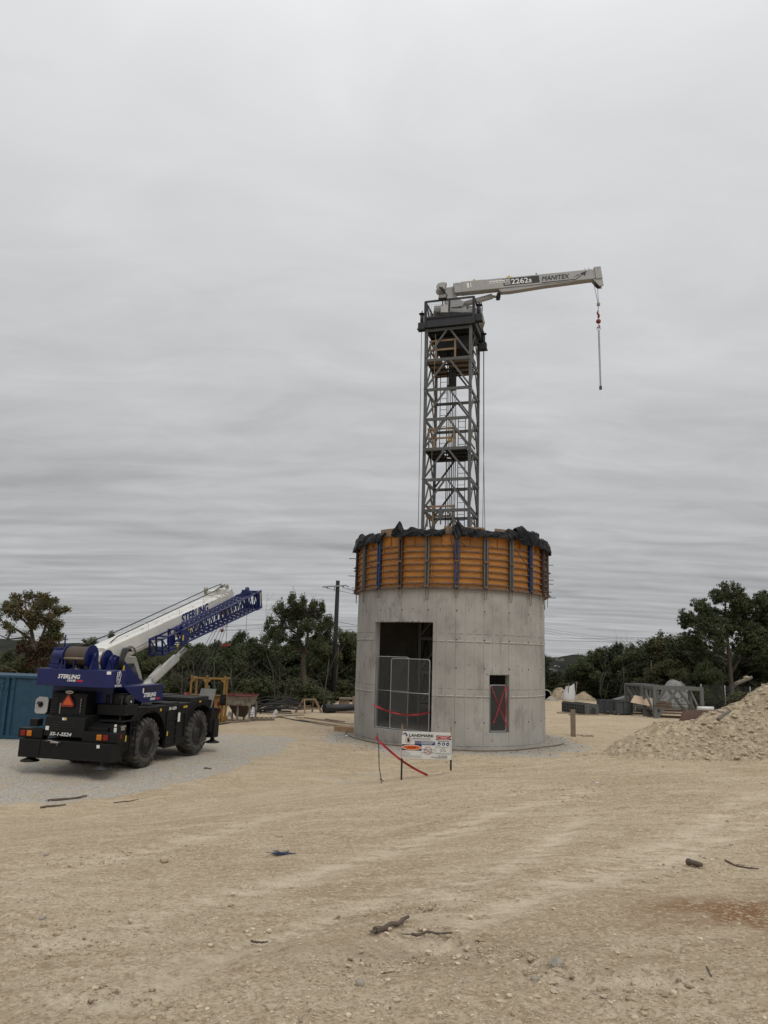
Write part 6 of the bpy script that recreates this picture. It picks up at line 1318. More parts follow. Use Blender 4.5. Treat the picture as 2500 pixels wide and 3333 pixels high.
m.split('connecting_beam', lgst, ts); m = MB(); m.tube([(-.1, -.2, h_*.40), (w_+.1, -.2, h_*.34)], .03, 6); m.tube([(.2, -.15, h_*.47), (w_-.2, -.15, h_*.45)], .025, 6); m.build('lashed_rod', brownst, ts)
fs2 = placed('frame_stack', 'stack of upright grey steel frames left of the big tower section', 'steel frames', 2090, 2322, 12); k_ = fs2.location.y/2409; fh = P(2090, 2228, fs2.location.y).z-fs2.location.z
for k in range(5): m = MB(); x = .05+k*.36; m.box((x, 0, fh/2), (.18, .2, fh)); m.box((x, 2.6, fh/2), (.18, .2, fh)); m.box((x, 1.3, fh-.08), (.2, 2.4, .2)); m.bar((x, .1, fh*.1), (x, 2.5, fh*.9), .1, .14); m.build('upright_frame', lgst, fs2)
m = MB(); [m.box((.05+k*.36, -.11, fh-.3-.15*j), (.1, .02, .08)) for k in range(5) for j in range(2)]; m.build('bolt_hole', greydk, fs2)
tf = placed('triangle_frame', 'grey triangular truss frame behind the dark steel box', 'steel frame', 2040, 2300, 0); k_ = tf.location.y/2409; w2 = 50*k_; h2 = P(2040, 2234, tf.location.y).z-tf.location.z
m = MB(); m.bar((0, 0, h2-.1), (w2, 0, h2-.1), .2, .22); m.bar((0, 0, 0), (0, 0, h2-.2), .14, .14); m.bar((.05, 0, h2-.3), (w2*.6, 0, 0), .12, .12); m.bar((.2, 1.2, h2-.3), (w2, 1.2, .3), .12, .12); m.build('truss_bars', greyst, tf)
p = S_(2010, 2303); m = MB(); mm_ = Matrix.Rotation(R_(25), 3, 'Z') @ Matrix.Rotation(R_(-12), 3, 'Y'); m.box(p+Vector((0, 0, .75)), (2.6, .9, .08), m=mm_); m.box(p+Vector((0, -.45, .65)), (2.6, .08, .25), m=mm_); m.box(p+Vector((0, 0, .3)), (1.8, .8, .5)); tag(m.build('steel_channel', greyst), 'grey folded steel channel lying behind the dark steel box', 'steel beam')
dq = S_(2090, 2330).y; q4 = [P(2066, 2263, dq), P(2129, 2274, dq-.5), P(2129, 2301, dq-.8), P(2053, 2286, dq-.4)]; m = MB(); m.prism(q4, None, (0, .08, 0)); tag(m.build('plywood_sheet', mat('pale_plywood', (.50, .38, .27), .7, 0, .12, 2)), 'large pale plywood sheet leaning against the tower section', 'plywood')
q = S_(2090, 2326)
for k, (lab, mm, y, z, ln, x0) in enumerate((('lowest brown beam beneath the pale plywood', brownst, 0, .08, 2.2, -.8), ('grey beam stacked beneath the pale plywood', lgst, .4, .25, 2.6, -1.0), ('upper brown beam beneath the pale plywood', brownst, .2, .42, 1.9, -.4), ('topmost grey channel beneath the pale plywood', greyst, .5, .62, 2.5, -1.1))):
    m = MB(); m.box(q+Vector((x0+ln/2, y, z)), (ln, .3, .13), R_(6-4*k)); tag(m.build('steel_beam', mm), lab, 'steel beam', 'beams stacked beneath the plywood')
q = S_(2185, 2338)
for k, (lab, mm, y, z, ln, x0) in enumerate((('lower rusty beam lying inside the tower section', brownst, .5, .1, 3.0, -1.6), ('pale board lying inside the tower section', woodold, .9, .32, 2.4, -1.2), ('upper rusty rod bundle inside the tower section', brownst, 1.2, .5, 3.0, -1.4), ('pale crate panel standing inside the tower section', wood, 2.4, .9, 1.9, -1.0))):
    m = MB(); m.box(q+Vector((x0+ln/2, y, z)), (ln, .5, .12 if k < 3 else .55), R_(-4+3*k)); tag(m.build('steel_beam' if k in (0, 2) else 'board', mm), lab, 'steel beam' if k in (0, 2) else 'board')
m = MB(); a, b = P(2270, 2305, 58), P(2322, 2306, 58); m.tube([a, b], .14, 12); tag(m.build('white_pipe', plastic), 'short white pipe lying behind the rusty plate', 'pipe')
# rusty corrugated plate
rp_ = P(2204, 2345, 45); n = 40; vs = []; a0, b0_, c0_, d0 = P(2196, 2388, 44.2), P(2221, 2313, 46.5), P(2313, 2313, 46.0), P(2286, 2390, 44.0)
for j in range(6):
    for i in range(n+1): u = i/n; v_ = j/5; q = (a0.lerp(b0_, v_)).lerp(d0.lerp(c0_, v_), u); q = q+Vector((.06*math.sin(v_*3), -.05*math.cos(u*2*math.pi*13)+.0, .12*math.sin(v_*math.pi))); vs.append(q)
o = raw('rusty_plate', vs, [(j*(n+1)+i, j*(n+1)+i+1, (j+1)*(n+1)+i+1, (j+1)*(n+1)+i) for j in range(5) for i in range(n)], mat('rust_plate', (.075, .036, .022), .85, 0, .25, 6)); o.modifiers.new('t', 'SOLIDIFY').thickness = .03; tag(o, 'rusty corrugated plate leaning behind the rubble heap', 'metal plate')

# sacks, small mounds, big stone pile
bg_ = S_(1851, 2277); k_ = bg_.y/2409; bag = thing('bulk_bag', 'white bulk bag slung between two wooden stakes', 'bag', bg_); bw = 42*k_; bh2 = 42*k_; n = 14; vs = []
for j in range(10):
    v_ = j/9; r = bw/2*(1-.30*v_**1.2+.04*math.sin(v_*5)); zz2 = bh2*v_*.98
    for i in range(n): a = 2*math.pi*i/n; vs.append((bw/2*0+r*math.cos(a)+.25*v_*bw*.5, r*.7*math.sin(a), zz2+(.22*bh2*max(0, math.cos(a))**2*v_**3 if True else 0)+.02*math.sin(i*3+j)))
o = raw('sack', vs, [(j*n+i, j*n+(i+1) % n, (j+1)*n+(i+1) % n, (j+1)*n+i) for j in range(9) for i in range(n)]+[tuple(range(9*n, 10*n))], plastic, bag)
m = MB(); m.tube([(-.1*bw, -.4, 0), (-.05*bw, -.4, bh2*1.15)], .04, 5); m.tube([(.52*bw, -.1, .3*bh2), (.62*bw, 0, bh2*1.3)], .05, 5); m.box((.62*bw, 0, bh2*1.3), (.3, .05, .06)); m.box((-.05*bw, -.4, bh2*1.16), (.1, .1, .12)); m.build('strap_stake', woodold, bag)
def mound(name, lab, px0, px1, pt_, pb_, D, m_, seed, kind='stuff', stones=60, smt=stonet):
    a, b = P(px0, pb_, D), P(px1, pb_, D); t_ = P((px0+px1)/2, pt_, D); c_ = (a+b)/2; rx = (b.x-a.x)/2; g0 = gz(c_.x, c_.y)-.1; hh_ = t_.z-g0; n = 40; u, v_ = np.meshgrid(np.linspace(-1.15, 1.15, n), np.linspace(-1.15, 1.15, n)); r = np.hypot(u, v_)
    z = hh_*np.clip(1-r**(2.6 if 'large' in lab else 1.4), -.2, 1)+.12*hh_*fbm(u*3+seed, v_*3, 4); vs = np.stack([c_.x+u*rx, c_.y+v_*rx*.8, g0+z], -1).reshape(-1, 3)
    o = raw(name, vs.tolist(), [(i*n+j, i*n+j+1, (i+1)*n+j+1, (i+1)*n+j) for i in range(n-1) for j in range(n-1)], m_, smooth=True); tag(o, lab, 'mound', kind=kind)
    ii = rs.randint(0, n*n, stones); k2 = [q for q in ii if vs[q][2] > g0+.1]
    if k2: s_ = rockfield('mound_stones', [vs[q] for q in k2], [rs.uniform(.04, .16) for _ in k2], smt, parent=o)
mound('earth_mound', 'tan dirt mound behind the white bulk bag', 1778, 1862, 2236, 2276, 88, rub, 1)
mound('earth_mound', 'low tan mound right of the white bulk bag', 1858, 1940, 2252, 2280, 88, rub, 2)
mound('gravel_mound', 'small grey gravel mound beside the shaft edge', 1768, 1822, 2266, 2284, 80, stoneg, 3, smt=stoneg)
mound('gravel_mound', 'large grey stone pile behind the tower section', 2140, 2262, 2216, 2330, 74, mat('grey_rubble', (.235, .23, .215), .9, 0, .35, 5, bump=.6, bs=20), 4, stones=160, smt=mat('grey_rubble', (.2, .2, .2)))
m = MB(); p = P(1776, 2262, 84); m.rev([(-.2, .5), (-.2, .62), (.6, .62), (.6, .5), (-.2, .5)], p, 'Y', 20); tag(m.build('concrete_pipe', stoneg), 'round grey pipe end showing beside the shaft', 'pipe')
# chain-link fence along the right
fa, fb = P(2285, 2300, 72), P(2530, 2290, 66); ln = (fb-fa).length; fz = gz(fa.x, 70); fe = thing('chain_link_fence', 'chain-link fence between the yard and the right-hand trees', 'fence', (fa.x, fa.y, fz), math.atan2(fb.y-fa.y, fb.x-fa.x)); fh2 = P(2290, 2228, 72).z-fz; m = MB(); k = -fh2
while k < ln:
    x0 = max(k, 0); x1 = min(k+fh2, ln); 
    if x1 > x0: m.bar((x0, 0, x0-k), (x1, 0, x1-k), .018, .018); m.bar((x0, -.02, fh2-(x0-k)), (x1, -.02, fh2-(x1-k)), .018, .018)
    k += .30
m.build('chain_link', mat('weathered_wire', (.10, .095, .085), .7, .2), fe)
for k in range(4): m = MB(); m.tube([(ln*k/3, 0, 0), (ln*k/3, 0, fh2+.05)], .04, 6); m.build('post', galv, fe)
# houses on the far hill
def house(lab, px0, px1, pt_, pb_, D, wc, rc_):
    a, b = P(px0, pb_, D), P(px1, pb_, D); h_ = (P(px0, pt_, D).z-a.z); o = thing('house', lab, 'house', a); w_ = b.x-a.x
    m = MB(); m.box((w_/2, 4, h_*.3), (w_*.9, 8, h_*.6)); m.box((w_*.35, 4, h_*.5), (w_*.35, 6, h_*.5)); m.build('wall', wc, o); m = MB(); m.prism([(0, 0, h_*.6), (w_, 0, h_*.6), (w_*.75, 0, h_*.85), (w_*.2, 0, h_*.85)], None, (0, 8, 0)); m.prism([(w_*.12, -1, h_*.75), (w_*.58, -1, h_*.75), (w_*.35, -1, h_)], None, (0, 8, 0)); m.build('roof', rc_, o)
    m = MB(); [m.box((w_*(.15+.2*k), -.05, h_*.3), (w_*.08, .1, h_*.2)) for k in range(4)]; m.build('window', glass, o)
hw1 = mat('pale_house_wall', (.24, .22, .19), .8); hw2 = mat('tile_roof', (.20, .13, .10), .8); hw3 = mat('white_building_wall', (.26, .26, .25), .8)
house('pale house with a brown roof high on the distant hill', 1812, 1836, 2140, 2150, 760, hw1, hw2)
house('white building low on the distant hill', 1790, 1815, 2177, 2186, 700, hw3, hw3)
house('small white building above the lower white one on the hill', 1808, 1824, 2166, 2171, 720, hw3, hw3)
# ------------------------------------------------------------------ trees
def leafcloud(C_, rad, k, size, seed, squash=.8, up=0.):
    """k leaf-sized quads in a ball round each of the centres C_"""
    g = np.random.RandomState(seed); n = len(C_)*k; ce = np.repeat(C_, k, 0); rr = np.repeat(rad, k)[:, None]
    d = g.normal(size=(n, 3)); d /= np.linalg.norm(d, axis=1)[:, None]; d *= (g.rand(n, 1)**.55)*rr; d[:, 2] *= squash; d[:, 2] += up*np.abs(g.normal(size=n))*rr[:, 0]
    c_ = ce+d; a = g.normal(size=(n, 3)); a[:, 2] += .3; a /= np.linalg.norm(a, axis=1)[:, None]; b = np.cross(a, g.normal(size=(n, 3))); b /= np.linalg.norm(b, axis=1)[:, None]
    s_ = size*(.5+g.rand(n, 1)); a = a*s_; b = b*s_*.55
    V = np.stack([c_-a*.6, c_+b, c_+a, c_-b], 1).reshape(-1, 3); Fq = np.arange(n*4).reshape(-1, 4); return V, Fq
def crown(lobes, m, parent, seed, k=20, size=.13, dens=7., cr=.34, gap=.5, up=.0):
    g = np.random.RandomState(seed); cs = []
    for (x, y, z, rx, ry, rz) in lobes:
        n = int(dens*(rx*ry*rz)**(1/3.)*(rx+ry+rz)/3*3.2)+4; d = g.normal(size=(n, 3)); d /= np.linalg.norm(d, axis=1)[:, None]; d *= (g.rand(n, 1)**.42); p = d*np.array([rx, ry, rz])+np.array([x, y, z]); cs.append(p)
    C_ = np.concatenate(cs); q = fbm(C_[:, 0]*.9+seed, C_[:, 2]*.9+C_[:, 1]*.4, 3); C_ = C_[(q > -.45+gap*.5) | (g.rand(len(C_)) < .35)]
    V, Fq = leafcloud(C_, cr*(.6+.7*g.rand(len(C_))), k, size, seed+1, .8, up); me = bpy.data.meshes.new('crown'); me.from_pydata(V.tolist(), [], Fq.tolist()); me.materials.append(m)
    o = bpy.data.objects.new('crown', me); COL.objects.link(o); o.parent = parent; return o, C_
def trunk(parent, paths, m=None, name='trunk'):
    mb_ = MB(); 
    for pts_, rr in paths: mb_.tube(pts_, rr, 8)
    return mb_.build(name, m or bark, parent)
def limb(a, b, r0, r1, g, n=5, wob=.12):
    a, b = Vector(a), Vector(b); L_ = (b-a).length; return [a.lerp(b, i/(n-1))+Vector((g.uniform(-1, 1), g.uniform(-1, 1), g.uniform(-.3, 1)))*wob*L_*.3*(0 < i < n-1) for i in range(n)], [r0+(r1-r0)*i/(n-1) for i in range(n)]
def make_tree(kind, seed):
    """prototype about 6 m tall standing at the origin"""
    g = random.Random(seed); o = thing('juniper_tree', 'tree', 'tree', (0, 0, 0)); lobes = []
    if kind == 'bushy':
        for i in range(20): a = g.uniform(0, 6.3); h_ = g.uniform(.6, 4.9); r = 1.9*math.sin(min(1, h_/2.2)*1.5)*(1-max(0, h_-2.5)/4.5); lobes.append((math.cos(a)*r*g.uniform(.3, 1), math.sin(a)*r*g.uniform(.3, 1), h_, g.uniform(.6, 1.1), g.uniform(.6, 1), g.uniform(.6, 1.1)))
        lobes += [(0, 0, 5.2, .5, .5, .8), (g.uniform(-1, 1), 0, 4.8, .4, .4, .7)]; mt = leaf_dark
    elif kind == 'spire':
        for i in range(16): h_ = .6+5.0*i/15; r = 1.5*(1-h_/6.4); a = g.uniform(0, 6.3); lobes.append((math.cos(a)*r*.7, math.sin(a)*r*.7, h_, .35+r*.45, .35+r*.45, .55))
        lobes += [(0, 0, 5.6, .22, .22, .6)]; mt = leaf_dark
    elif kind == 'open':
        for i in range(13): a = g.uniform(0, 6.3); h_ = g.uniform(2.4, 5.6); r = g.uniform(.5, 2.2); lobes.append((math.cos(a)*r, math.sin(a)*r*.8, h_, g.uniform(.5, .95), g.uniform(.5, .9), g.uniform(.35, .7)))
        lobes += [(0, 0, 5.6, .5, .5, .6)]; mt = leaf_mid
    elif kind == 'olive':
        for i in range(14): a = g.uniform(0, 6.3); h_ = g.uniform(1.0, 5.0); r = g.uniform(.3, 2.0); lobes.append((math.cos(a)*r, math.sin(a)*r*.8, h_, g.uniform(.6, 1.1), g.uniform(.6, 1.), g.uniform(.5, .9)))
        mt = leaf_olive
    else:
        for i in range(9): a = g.uniform(0, 6.3); r = g.uniform(0, 1.6); lobes.append((math.cos(a)*r, math.sin(a)*r, g.uniform(.4, 1.9), g.uniform(.5, .9), .7, g.uniform(.4, .8)))
        mt = leaf_red if kind == 'redbush' else leaf_mid
    crown(lobes, mt, o, seed, k=30, size=.068, dens=46., cr=.24, gap=.4 if kind != 'open' else .65, up=.6 if kind in ('bushy', 'spire') else .3)
    top = (g.uniform(-.3, .3), 0, 4.8 if kind not in ('bush', 'redbush') else 1.6); mid = (g.uniform(-.2, .2), 0, 2.); ps = [([(0, 0, -.3), mid, top], [.17, .13, .04])]
    for l_ in lobes[::2]: ps.append(limb((mid[0], 0, min(l_[2]*.6, 3.5)), l_[:3], .06, .015, g))
    for i in range(7): a = g.uniform(0, 6.3); z = g.uniform(.6, 2.2); ps.append(limb((0, 0, z), (math.cos(a)*1.7, math.sin(a)*1.3, z+g.uniform(-.2, .9)), .03, .006, g, 5, .25))
    trunk(o, ps); return o
def rename(o, lab, grp): o['label'] = lab; o['group'] = grp; return o
def dup(src, loc, rz, sc, lab, grp):
    r = src.copy(); COL.objects.link(r); r.location = loc; r.rotation_euler = (0, 0, rz); r.scale = sc; rename(r, lab, grp)
    for c_ in list(src.children): d = c_.copy(); COL.objects.link(d); d.parent = r
    return r
PROTO = {k: [make_tree(k, 20+i*7+j) for j in range(n)] for i, (k, n) in enumerate((('bushy', 3), ('spire', 2), ('open', 2), ('olive', 2), ('bush', 1), ('redbush', 1)))}
used_p = set(); gt = random.Random(77)
def plant(px, pt_, D, kind, lab, grp, wide=1.):
    t_ = P(px, pt_, D); z0 = gz(t_.x, D); src = gt.choice(PROTO[kind]); full = {'bushy': 5.9, 'spire': 6.1, 'open': 6.2, 'olive': 5.8, 'bush': 2.6, 'redbush': 2.6}[kind]; s_ = max(t_.z-z0, .8)/full; sw = min(s_, 1.5)*wide*gt.uniform(.95, 1.1)
    a = (t_.x, D, z0); rz = gt.uniform(0, 6.3); sc = (sw, sw, s_)
    if src.name not in used_p:
        used_p.add(src.name); src.location = a; src.rotation_euler = (0, 0, rz); src.scale = sc; return rename(src, lab, grp)
    return dup(src, a, rz, sc, lab, grp)
GL = 'trees along the left and middle of the yard edge'; GR = 'trees along the right of the yard'
for px, pt_, D, kd, wd, lab in (
    (-95, 2080, 60, 'bushy', 1.2, 'dark juniper at the left edge beyond the container'), (28, 2118, 54, 'bushy', 1.3, 'rounded green bush-like tree under the autumn tree, above the container end'), (95, 2138, 50, 'olive', 1.2, 'low olive tree above the middle of the blue container'),
    (150, 2128, 52, 'olive', 1.1, 'olive tree just left of the crane winches'), (235, 2112, 64, 'bushy', 1.2, 'low dark juniper hidden behind the crane winches'), (305, 2076, 66, 'open', 1.1, 'open juniper showing above the foot of the white boom'), (364, 2050, 68, 'spire', .6, 'slender spire-topped juniper above the white boom'),
    (430, 2098, 68, 'bushy', 1.2, 'dark juniper behind the crane cab'), (492, 2108, 66, 'bushy', 1.3, 'dark juniper right of the crane lift cylinder'), (548, 2104, 64, 'olive', 1.2, 'olive-green tree behind the front of the crane'), (600, 2096, 62, 'bushy', 1.3, 'bushy juniper just left of the yellow machine'),
    (652, 2100, 60, 'bushy', 1.2, 'bushy juniper directly behind the yellow machine'), (706, 2080, 62, 'spire', 1.2, 'pointed juniper above the right side of the yellow machine'), (738, 2096, 60, 'bushy', 1.2, 'dark juniper behind the hopper'), (787, 2048, 66, 'spire', 1.1, 'tall pointed juniper right of the lattice jib end'),
    (826, 2082, 62, 'bushy', 1.2, 'juniper just left of the tall many-stemmed juniper'), (1062, 2075, 70, 'bushy', 1.1, 'dark juniper behind the foot of the black pole'), (1105, 2048, 69, 'open', 1., 'open juniper right beside the black pole'), (1150, 2066, 71, 'bushy', 1., 'juniper touching the left side of the shaft'), (1200, 2080, 71, 'bushy', 1.2, 'juniper mostly hidden by the shaft')):
    plant(px, pt_, D, kd, lab, GL, wd)
for px, pt_, D, kd, wd, lab in (
    (1790, 2186, 96, 'bushy', 1.6, 'low dark juniper right beside the shaft on the right'), (1838, 2184, 94, 'olive', 1.5, 'low olive tree behind the white bulk bag'), (1888, 2158, 92, 'bushy', 1.3, 'small dark juniper right of the white bulk bag'), (1930, 2120, 92, 'bushy', 1.3, 'first taller juniper right of the hill houses'),
    (1968, 2106, 90, 'open', 1.2, 'open-crowned juniper above the gridded steel mould'), (2012, 2088, 90, 'spire', 1.5, 'spire-topped juniper above the dark steel box'), (2052, 2100, 88, 'bushy', 1.2, 'bushy juniper above the triangular truss frame'), (2092, 2088, 86, 'bushy', 1.1, 'dark juniper left of the distant pole'),
    (2158, 2060, 84, 'bushy', 1.2, 'tall rounded juniper right of the distant pole'), (2196, 2054, 82, 'olive', 1.2, 'olive-topped tree left of the largest juniper'), (2246, 2076, 80, 'bushy', 1.2, 'dark juniper under the left arm of the largest juniper'), (2120, 2120, 80, 'olive', 1.2, 'greenish tree behind the stacked steel frames'),
    (2215, 2170, 76, 'olive', 1.2, 'bright olive tree behind the large grey stone pile'), (2300, 2150, 74, 'bushy', 1.2, 'juniper left of the trunk of the largest juniper'), (2440, 2110, 80, 'bushy', 1.3, 'juniper right of the trunk of the largest juniper'), (2500, 2080, 84, 'bushy', 1.4, 'juniper at the right edge behind the rubble heap'), (2570, 2060, 80, 'bushy', 1.3, 'juniper cut by the right edge')):
    plant(px, pt_, D, kd, lab, GR, wd)
BL = 'dark juniper crown filling the woods behind the front row of trees'
for px in range(-180, 1260, 52): plant(px+gt.uniform(-15, 15), (2122 if px < 560 else 2098)+gt.uniform(-12, 8), 76+gt.uniform(-3, 4), 'bushy', BL, 'woods behind the left front row', 1.6)
BR = 'dark juniper crown filling the woods behind the right-hand trees'
for px in range(1930, 2640, 46): plant(px, 2128-(max(0, px-2000)*.03)+gt.uniform(-8, 8), 100+gt.uniform(-3, 4), 'bushy', BR, 'woods behind the right row', 1.9)
for px in range(1235, 1790, 62): plant(px, 2112+gt.uniform(-8, 8), 84+gt.uniform(-4, 6), 'bushy', 'dark juniper crown filling the woods behind the concrete shaft', 'woods behind the shaft', 1.6)
# understory: low bushes under the crowns
UB = 'low dark bush filling the foot of the left woods'
for px in range(-60, 1190, 34): plant(px+gt.uniform(-8, 8), 2205+gt.uniform(-18, 14), (61 if px < 1000 else 70)+gt.uniform(-2, 4), 'bush', UB, 'low bushes at the foot of the left woods', 1.5)
UR = 'low dark bush filling the foot of the right woods'
for px in range(1780, 2560, 34): plant(px+gt.uniform(-8, 8), 2215+gt.uniform(-14, 12), (91 if px < 2080 else 80)+gt.uniform(-2, 3), 'bush', UR, 'low bushes at the foot of the right woods', 1.7)
plant(2480, 2215, 60, 'redbush', 'reddish dry bush behind the crest of the rubble heap', GR, 1.3); plant(2410, 2240, 64, 'bush', 'low green bush behind the chain-link fence', GR, 1.3)
plant(120, 2160, 46, 'redbush', 'reddish bush right above the blue container', GL, 1.5)
# unplanted prototypes must not stay in the scene
for ls in PROTO.values():
    for o in ls:
        if o.name not in used_p:
            for c_ in list(o.children): bpy.data.objects.remove(c_)
            bpy.data.objects.remove(o)
def special(name, lab, cat, D, base, zs, ox, oy, lob, tr_paths, mt, seed, k, size, dens, cr, gap, bmt=None, twigs=0, fat=1.3, up=0.):
    """a tree whose crown lobes are read off the photograph but stand in depth as a full round crown"""
    b = P(*base, D); b.z = gz(b.x, D); o = thing(name, lab, cat, b); g = random.Random(seed); L2 = []; sc = D/2409.
    for x, y, r in lob: p = P(ox+x/zs, oy+y/zs, D)-b; R2 = r/zs*sc*fat; L2.append((p.x, g.uniform(-1, 1)*1.4, p.z, R2, R2*1.1, R2*.85))
    crown(L2, mt, o, seed, k, size, dens, cr, gap, up); ps = []; tips = []
    for pth, r0, r1 in tr_paths:
        q = [P(ox+x/zs, oy+y/zs, D)-b for x, y in pth]; q = [Vector((v.x, .0, v.z)) for v in q]; n = len(q); ps.append((q, [r0+(r1-r0)*i/(n-1) for i in range(n)])); tips += q[1:]
    for l_ in L2:
        v = Vector(l_[:3]); best = min((t_ for t_ in tips if t_.z < v.z+.3), key=lambda t_: (t_-v).length, default=tips[0]); ps.append(limb(best, v, .07, .015, g, 6, .3))
        for _ in range(twigs): ps.append(limb(v, v+Vector((g.uniform(-1, 1), g.uniform(-1, 1), g.uniform(-.6, 1)))*l_[3]*1.2, .022, .006, g, 4, .3))
    trunk(o, ps, bmt); return o
special('juniper_tree', 'largest juniper with a thick pale trunk and layered crown, behind the fence', 'tree', 75, (2380, 2290), 2.212, 1750, 1850,
    [(1355, 185, 80), (1300, 200, 50), (1420, 240, 55), (1190, 262, 50), (1150, 275, 35), (1240, 335, 60), (1290, 330, 50), (1150, 390, 60), (1100, 380, 45), (1078, 330, 42), (1380, 345, 60), (1500, 290, 65), (1450, 270, 40), (1590, 250, 50), (1550, 245, 40), (1640, 300, 70), (1550, 370, 80), (1660, 400, 70), (1250, 430, 75), (1190, 450, 60), (1430, 420, 60), (1130, 500, 60), (1230, 540, 75), (1320, 500, 55), (1500, 480, 90), (1620, 500, 90), (1680, 220, 60), (1720, 350, 90), (1560, 600, 90), (1650, 640, 90), (1450, 560, 60), (1180, 620, 70), (1720, 520, 90)],
    [(((1392, 1000), (1395, 850), (1385, 700), (1372, 580), (1362, 450), (1352, 330), (1350, 230)), .27, .08), (((1395, 760), (1440, 680), (1500, 600), (1580, 480)), .14, .05), (((1372, 560), (1300, 500), (1230, 400), (1190, 300)), .16, .05), (((1362, 440), (1420, 380), (1500, 310)), .14, .05)], leaf_dark, 51, 26, .085, 46., .25, .55)
special('juniper_tree', 'tall many-stemmed juniper with a bare pale lower trunk, left of the black pole', 'tree', 60, (996, 2310), 4.608, 820, 1850,
    [(605, 430, 20), (780, 482, 20), (430, 556, 20), (1060, 560, 18), (900, 556, 24), (965, 560, 18), (1160, 760, 24), (250, 846, 20), (400, 590, 24), (605, 455, 30), (600, 520, 44), (625, 590, 75), (780, 510, 40), (785, 590, 60), (900, 600, 60), (960, 590, 50), (1060, 590, 35), (1075, 660, 40), (430, 600, 50), (390, 650, 60), (420, 720, 70), (310, 790, 60), (250, 880, 75), (195, 930, 45), (450, 850, 80), (370, 950, 90), (560, 740, 100), (700, 740, 110), (860, 730, 100), (990, 740, 70), (1130, 800, 45), (1160, 860, 70), (650, 880, 110), (850, 900, 110), (1040, 900, 90), (450, 1060, 90), (590, 1110, 80), (1130, 1030, 80), (290, 1020, 80), (1000, 1060, 70), (860, 1120, 60), (1010, 1170, 60), (900, 680, 80), (500, 660, 50), (700, 1180, 70), (560, 1230, 60), (900, 1230, 60), (230, 1120, 70), (380, 1180, 70), (700, 1000, 80), (770, 620, 50), (660, 640, 60)],
    [(((805, 2120), (800, 1950), (785, 1700), (765, 1400), (775, 1270), (720, 1100), (690, 900), (640, 700)), .26, .06), (((775, 1270), (830, 1150), (840, 950), (840, 760)), .18, .05), (((700, 1000), (560, 900), (450, 800)), .08, .03), (((835, 1050), (980, 1020), (1100, 900)), .08, .03)], leaf_dark, 52, 26, .060, 84., .18, .15, None, 0, 1.15, 1.1)
special('oak_tree', 'tall autumn oak with thin brown and green leaves at the left edge', 'tree', 50, (115, 2250), 5.53, 0, 1900,
    [(480, 195, 80), (400, 220, 60), (300, 260, 80), (620, 225, 70), (190, 340, 70), (150, 410, 90), (40, 480, 90), (700, 310, 90), (850, 290, 60), (980, 250, 55), (1020, 340, 60), (1040, 440, 60), (940, 480, 90), (820, 430, 90), (560, 360, 110), (350, 400, 110), (430, 560, 110), (250, 540, 80), (700, 560, 110), (1030, 600, 45), (850, 660, 110), (980, 740, 80), (660, 720, 90), (900, 860, 100), (800, 950, 110), (60, 640, 70), (200, 760, 60), (350, 800, 60), (130, 880, 50), (500, 900, 60), (-80, 560, 120), (-100, 780, 90), (950, 960, 70)],
    [(((640, 1900), (640, 1500), (650, 1250), (600, 1050), (560, 800), (470, 520), (450, 330)), .24, .04), (((650, 1200), (760, 950), (860, 650), (900, 420)), .14, .03), (((600, 1050), (420, 900), (200, 760), (0, 650)), .11, .03), (((560, 820), (380, 600), (180, 480)), .08, .02), (((590, 980), (450, 970), (150, 1000), (-50, 900)), .09, .02), (((700, 600), (720, 400), (640, 280)), .06, .02)], leaf_brown, 53, 14, .066, 105., .23, .35, None, 3)
special('oak_tree', 'rusty red oak foliage under the tall autumn oak, above the container', 'tree', 48, (140, 2270), 5.53, 0, 1900,
    [(700, 1080, 130), (560, 1150, 110), (850, 1150, 120), (640, 1260, 120), (780, 1320, 130), (900, 1380, 80), (480, 1060, 70), (940, 1250, 70), (600, 1400, 120)], [(((700, 1900), (700, 1500), (690, 1200)), .14, .04), (((700, 1500), (850, 1250)), .07, .03)], leaf_red, 54, 14, .08, 50., .22, .4, None, 2)
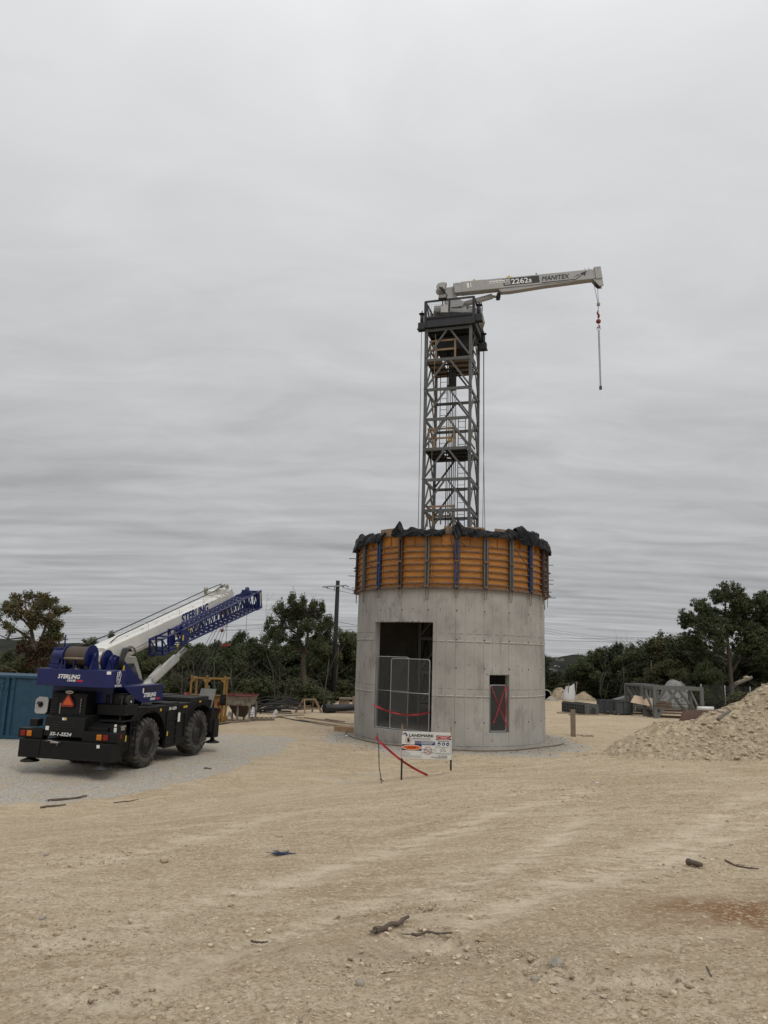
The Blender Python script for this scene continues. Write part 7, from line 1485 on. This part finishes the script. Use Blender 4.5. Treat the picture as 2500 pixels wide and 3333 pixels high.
# bare grey dead trees standing in front of the woods
def dead_tree(lab, px, py, D, h_, lean, seed):
    b = P(px, py, D); b.z = gz(b.x, D); o = None; g = random.Random(seed); ps = []
    def grow(p, d, L_, r, dep):
        q = [p]; 
        for i in range(3): d = (d+Vector((g.uniform(-.35, .35), g.uniform(-.3, .3), g.uniform(-.05, .18)))).normalized(); q.append(q[-1]+d*L_/3)
        ps.append((q, [r*.6, r*.5, r*.38, r*.25]))
        if dep: 
            for _ in range(g.choice((2, 3))): i = g.choice((1, 2, 3)); grow(q[i], (d+Vector((g.uniform(-1.2, 1.2), g.uniform(-.8, .8), g.uniform(-.3, .5)))).normalized(), L_*.62, r*.5, dep-1)
    grow(Vector((0, 0, 0)), Vector((lean, 0, 1)).normalized(), h_, .10, 3); grow(Vector((.1, 0, 0)), Vector((lean+.3, 0, 1)).normalized(), h_*.7, .06, 2); o = trunk(None, ps, mat('dead_twig_grey', (.065, .058, .048), .9, 0, .25, 4), 'dead_tree'); o.location = b; tag(o, lab, 'dead tree', 'bare grey trees at the wood edge')
for i, (px, h_, ln_, lab) in enumerate(((652, 3.4, -.1, 'bare grey tree seen through the yellow cage'), (700, 3.2, .3, 'forked bare tree right of the crane front'), (770, 3.0, -.35, 'spreading bare tree behind the red-rimmed hopper'), (893, 4.2, -.35, 'bare tree leaning left behind the black pipe heap'), (925, 2.4, .1, 'thin bare sapling right of the leaning bare tree'), (1052, 3.8, -.12, 'pale bare trunk just left of the black pole'), (585, 3.0, .1, 'thin bare tree behind the crane deck'))):
    dead_tree(lab, px, 2300, 57.5, h_, ln_, 90+i)
for i, (px, h_, ln_, lab) in enumerate(((2010, 3.8, .3, 'bare leaning tree above the dark steel box'), (1960, 3.2, .1, 'bare thin tree above the gridded mould'), (2345, 3.0, .6, 'curved pale dead branch beside the largest trunk'), (2430, 3.0, -.2, 'bare tree right of the largest trunk'))):
    dead_tree(lab, px, 2290, 84 if px < 2100 else 71, h_, ln_, 120+i)

# nothing may sit deeper than thing > part > sub-part
def _depth(o):
    k = 0
    while o.parent: o = o.parent; k += 1
    return k
for o in list(bpy.data.objects):
    if _depth(o) > 2:
        mw = parent_world(o); a = o.parent
        while _depth(a) > 1: a = a.parent
        o.parent = a; ml = parent_world(a).inverted() @ mw; o.location = ml.to_translation(); o.rotation_euler = ml.to_euler(); o.scale = ml.to_scale()
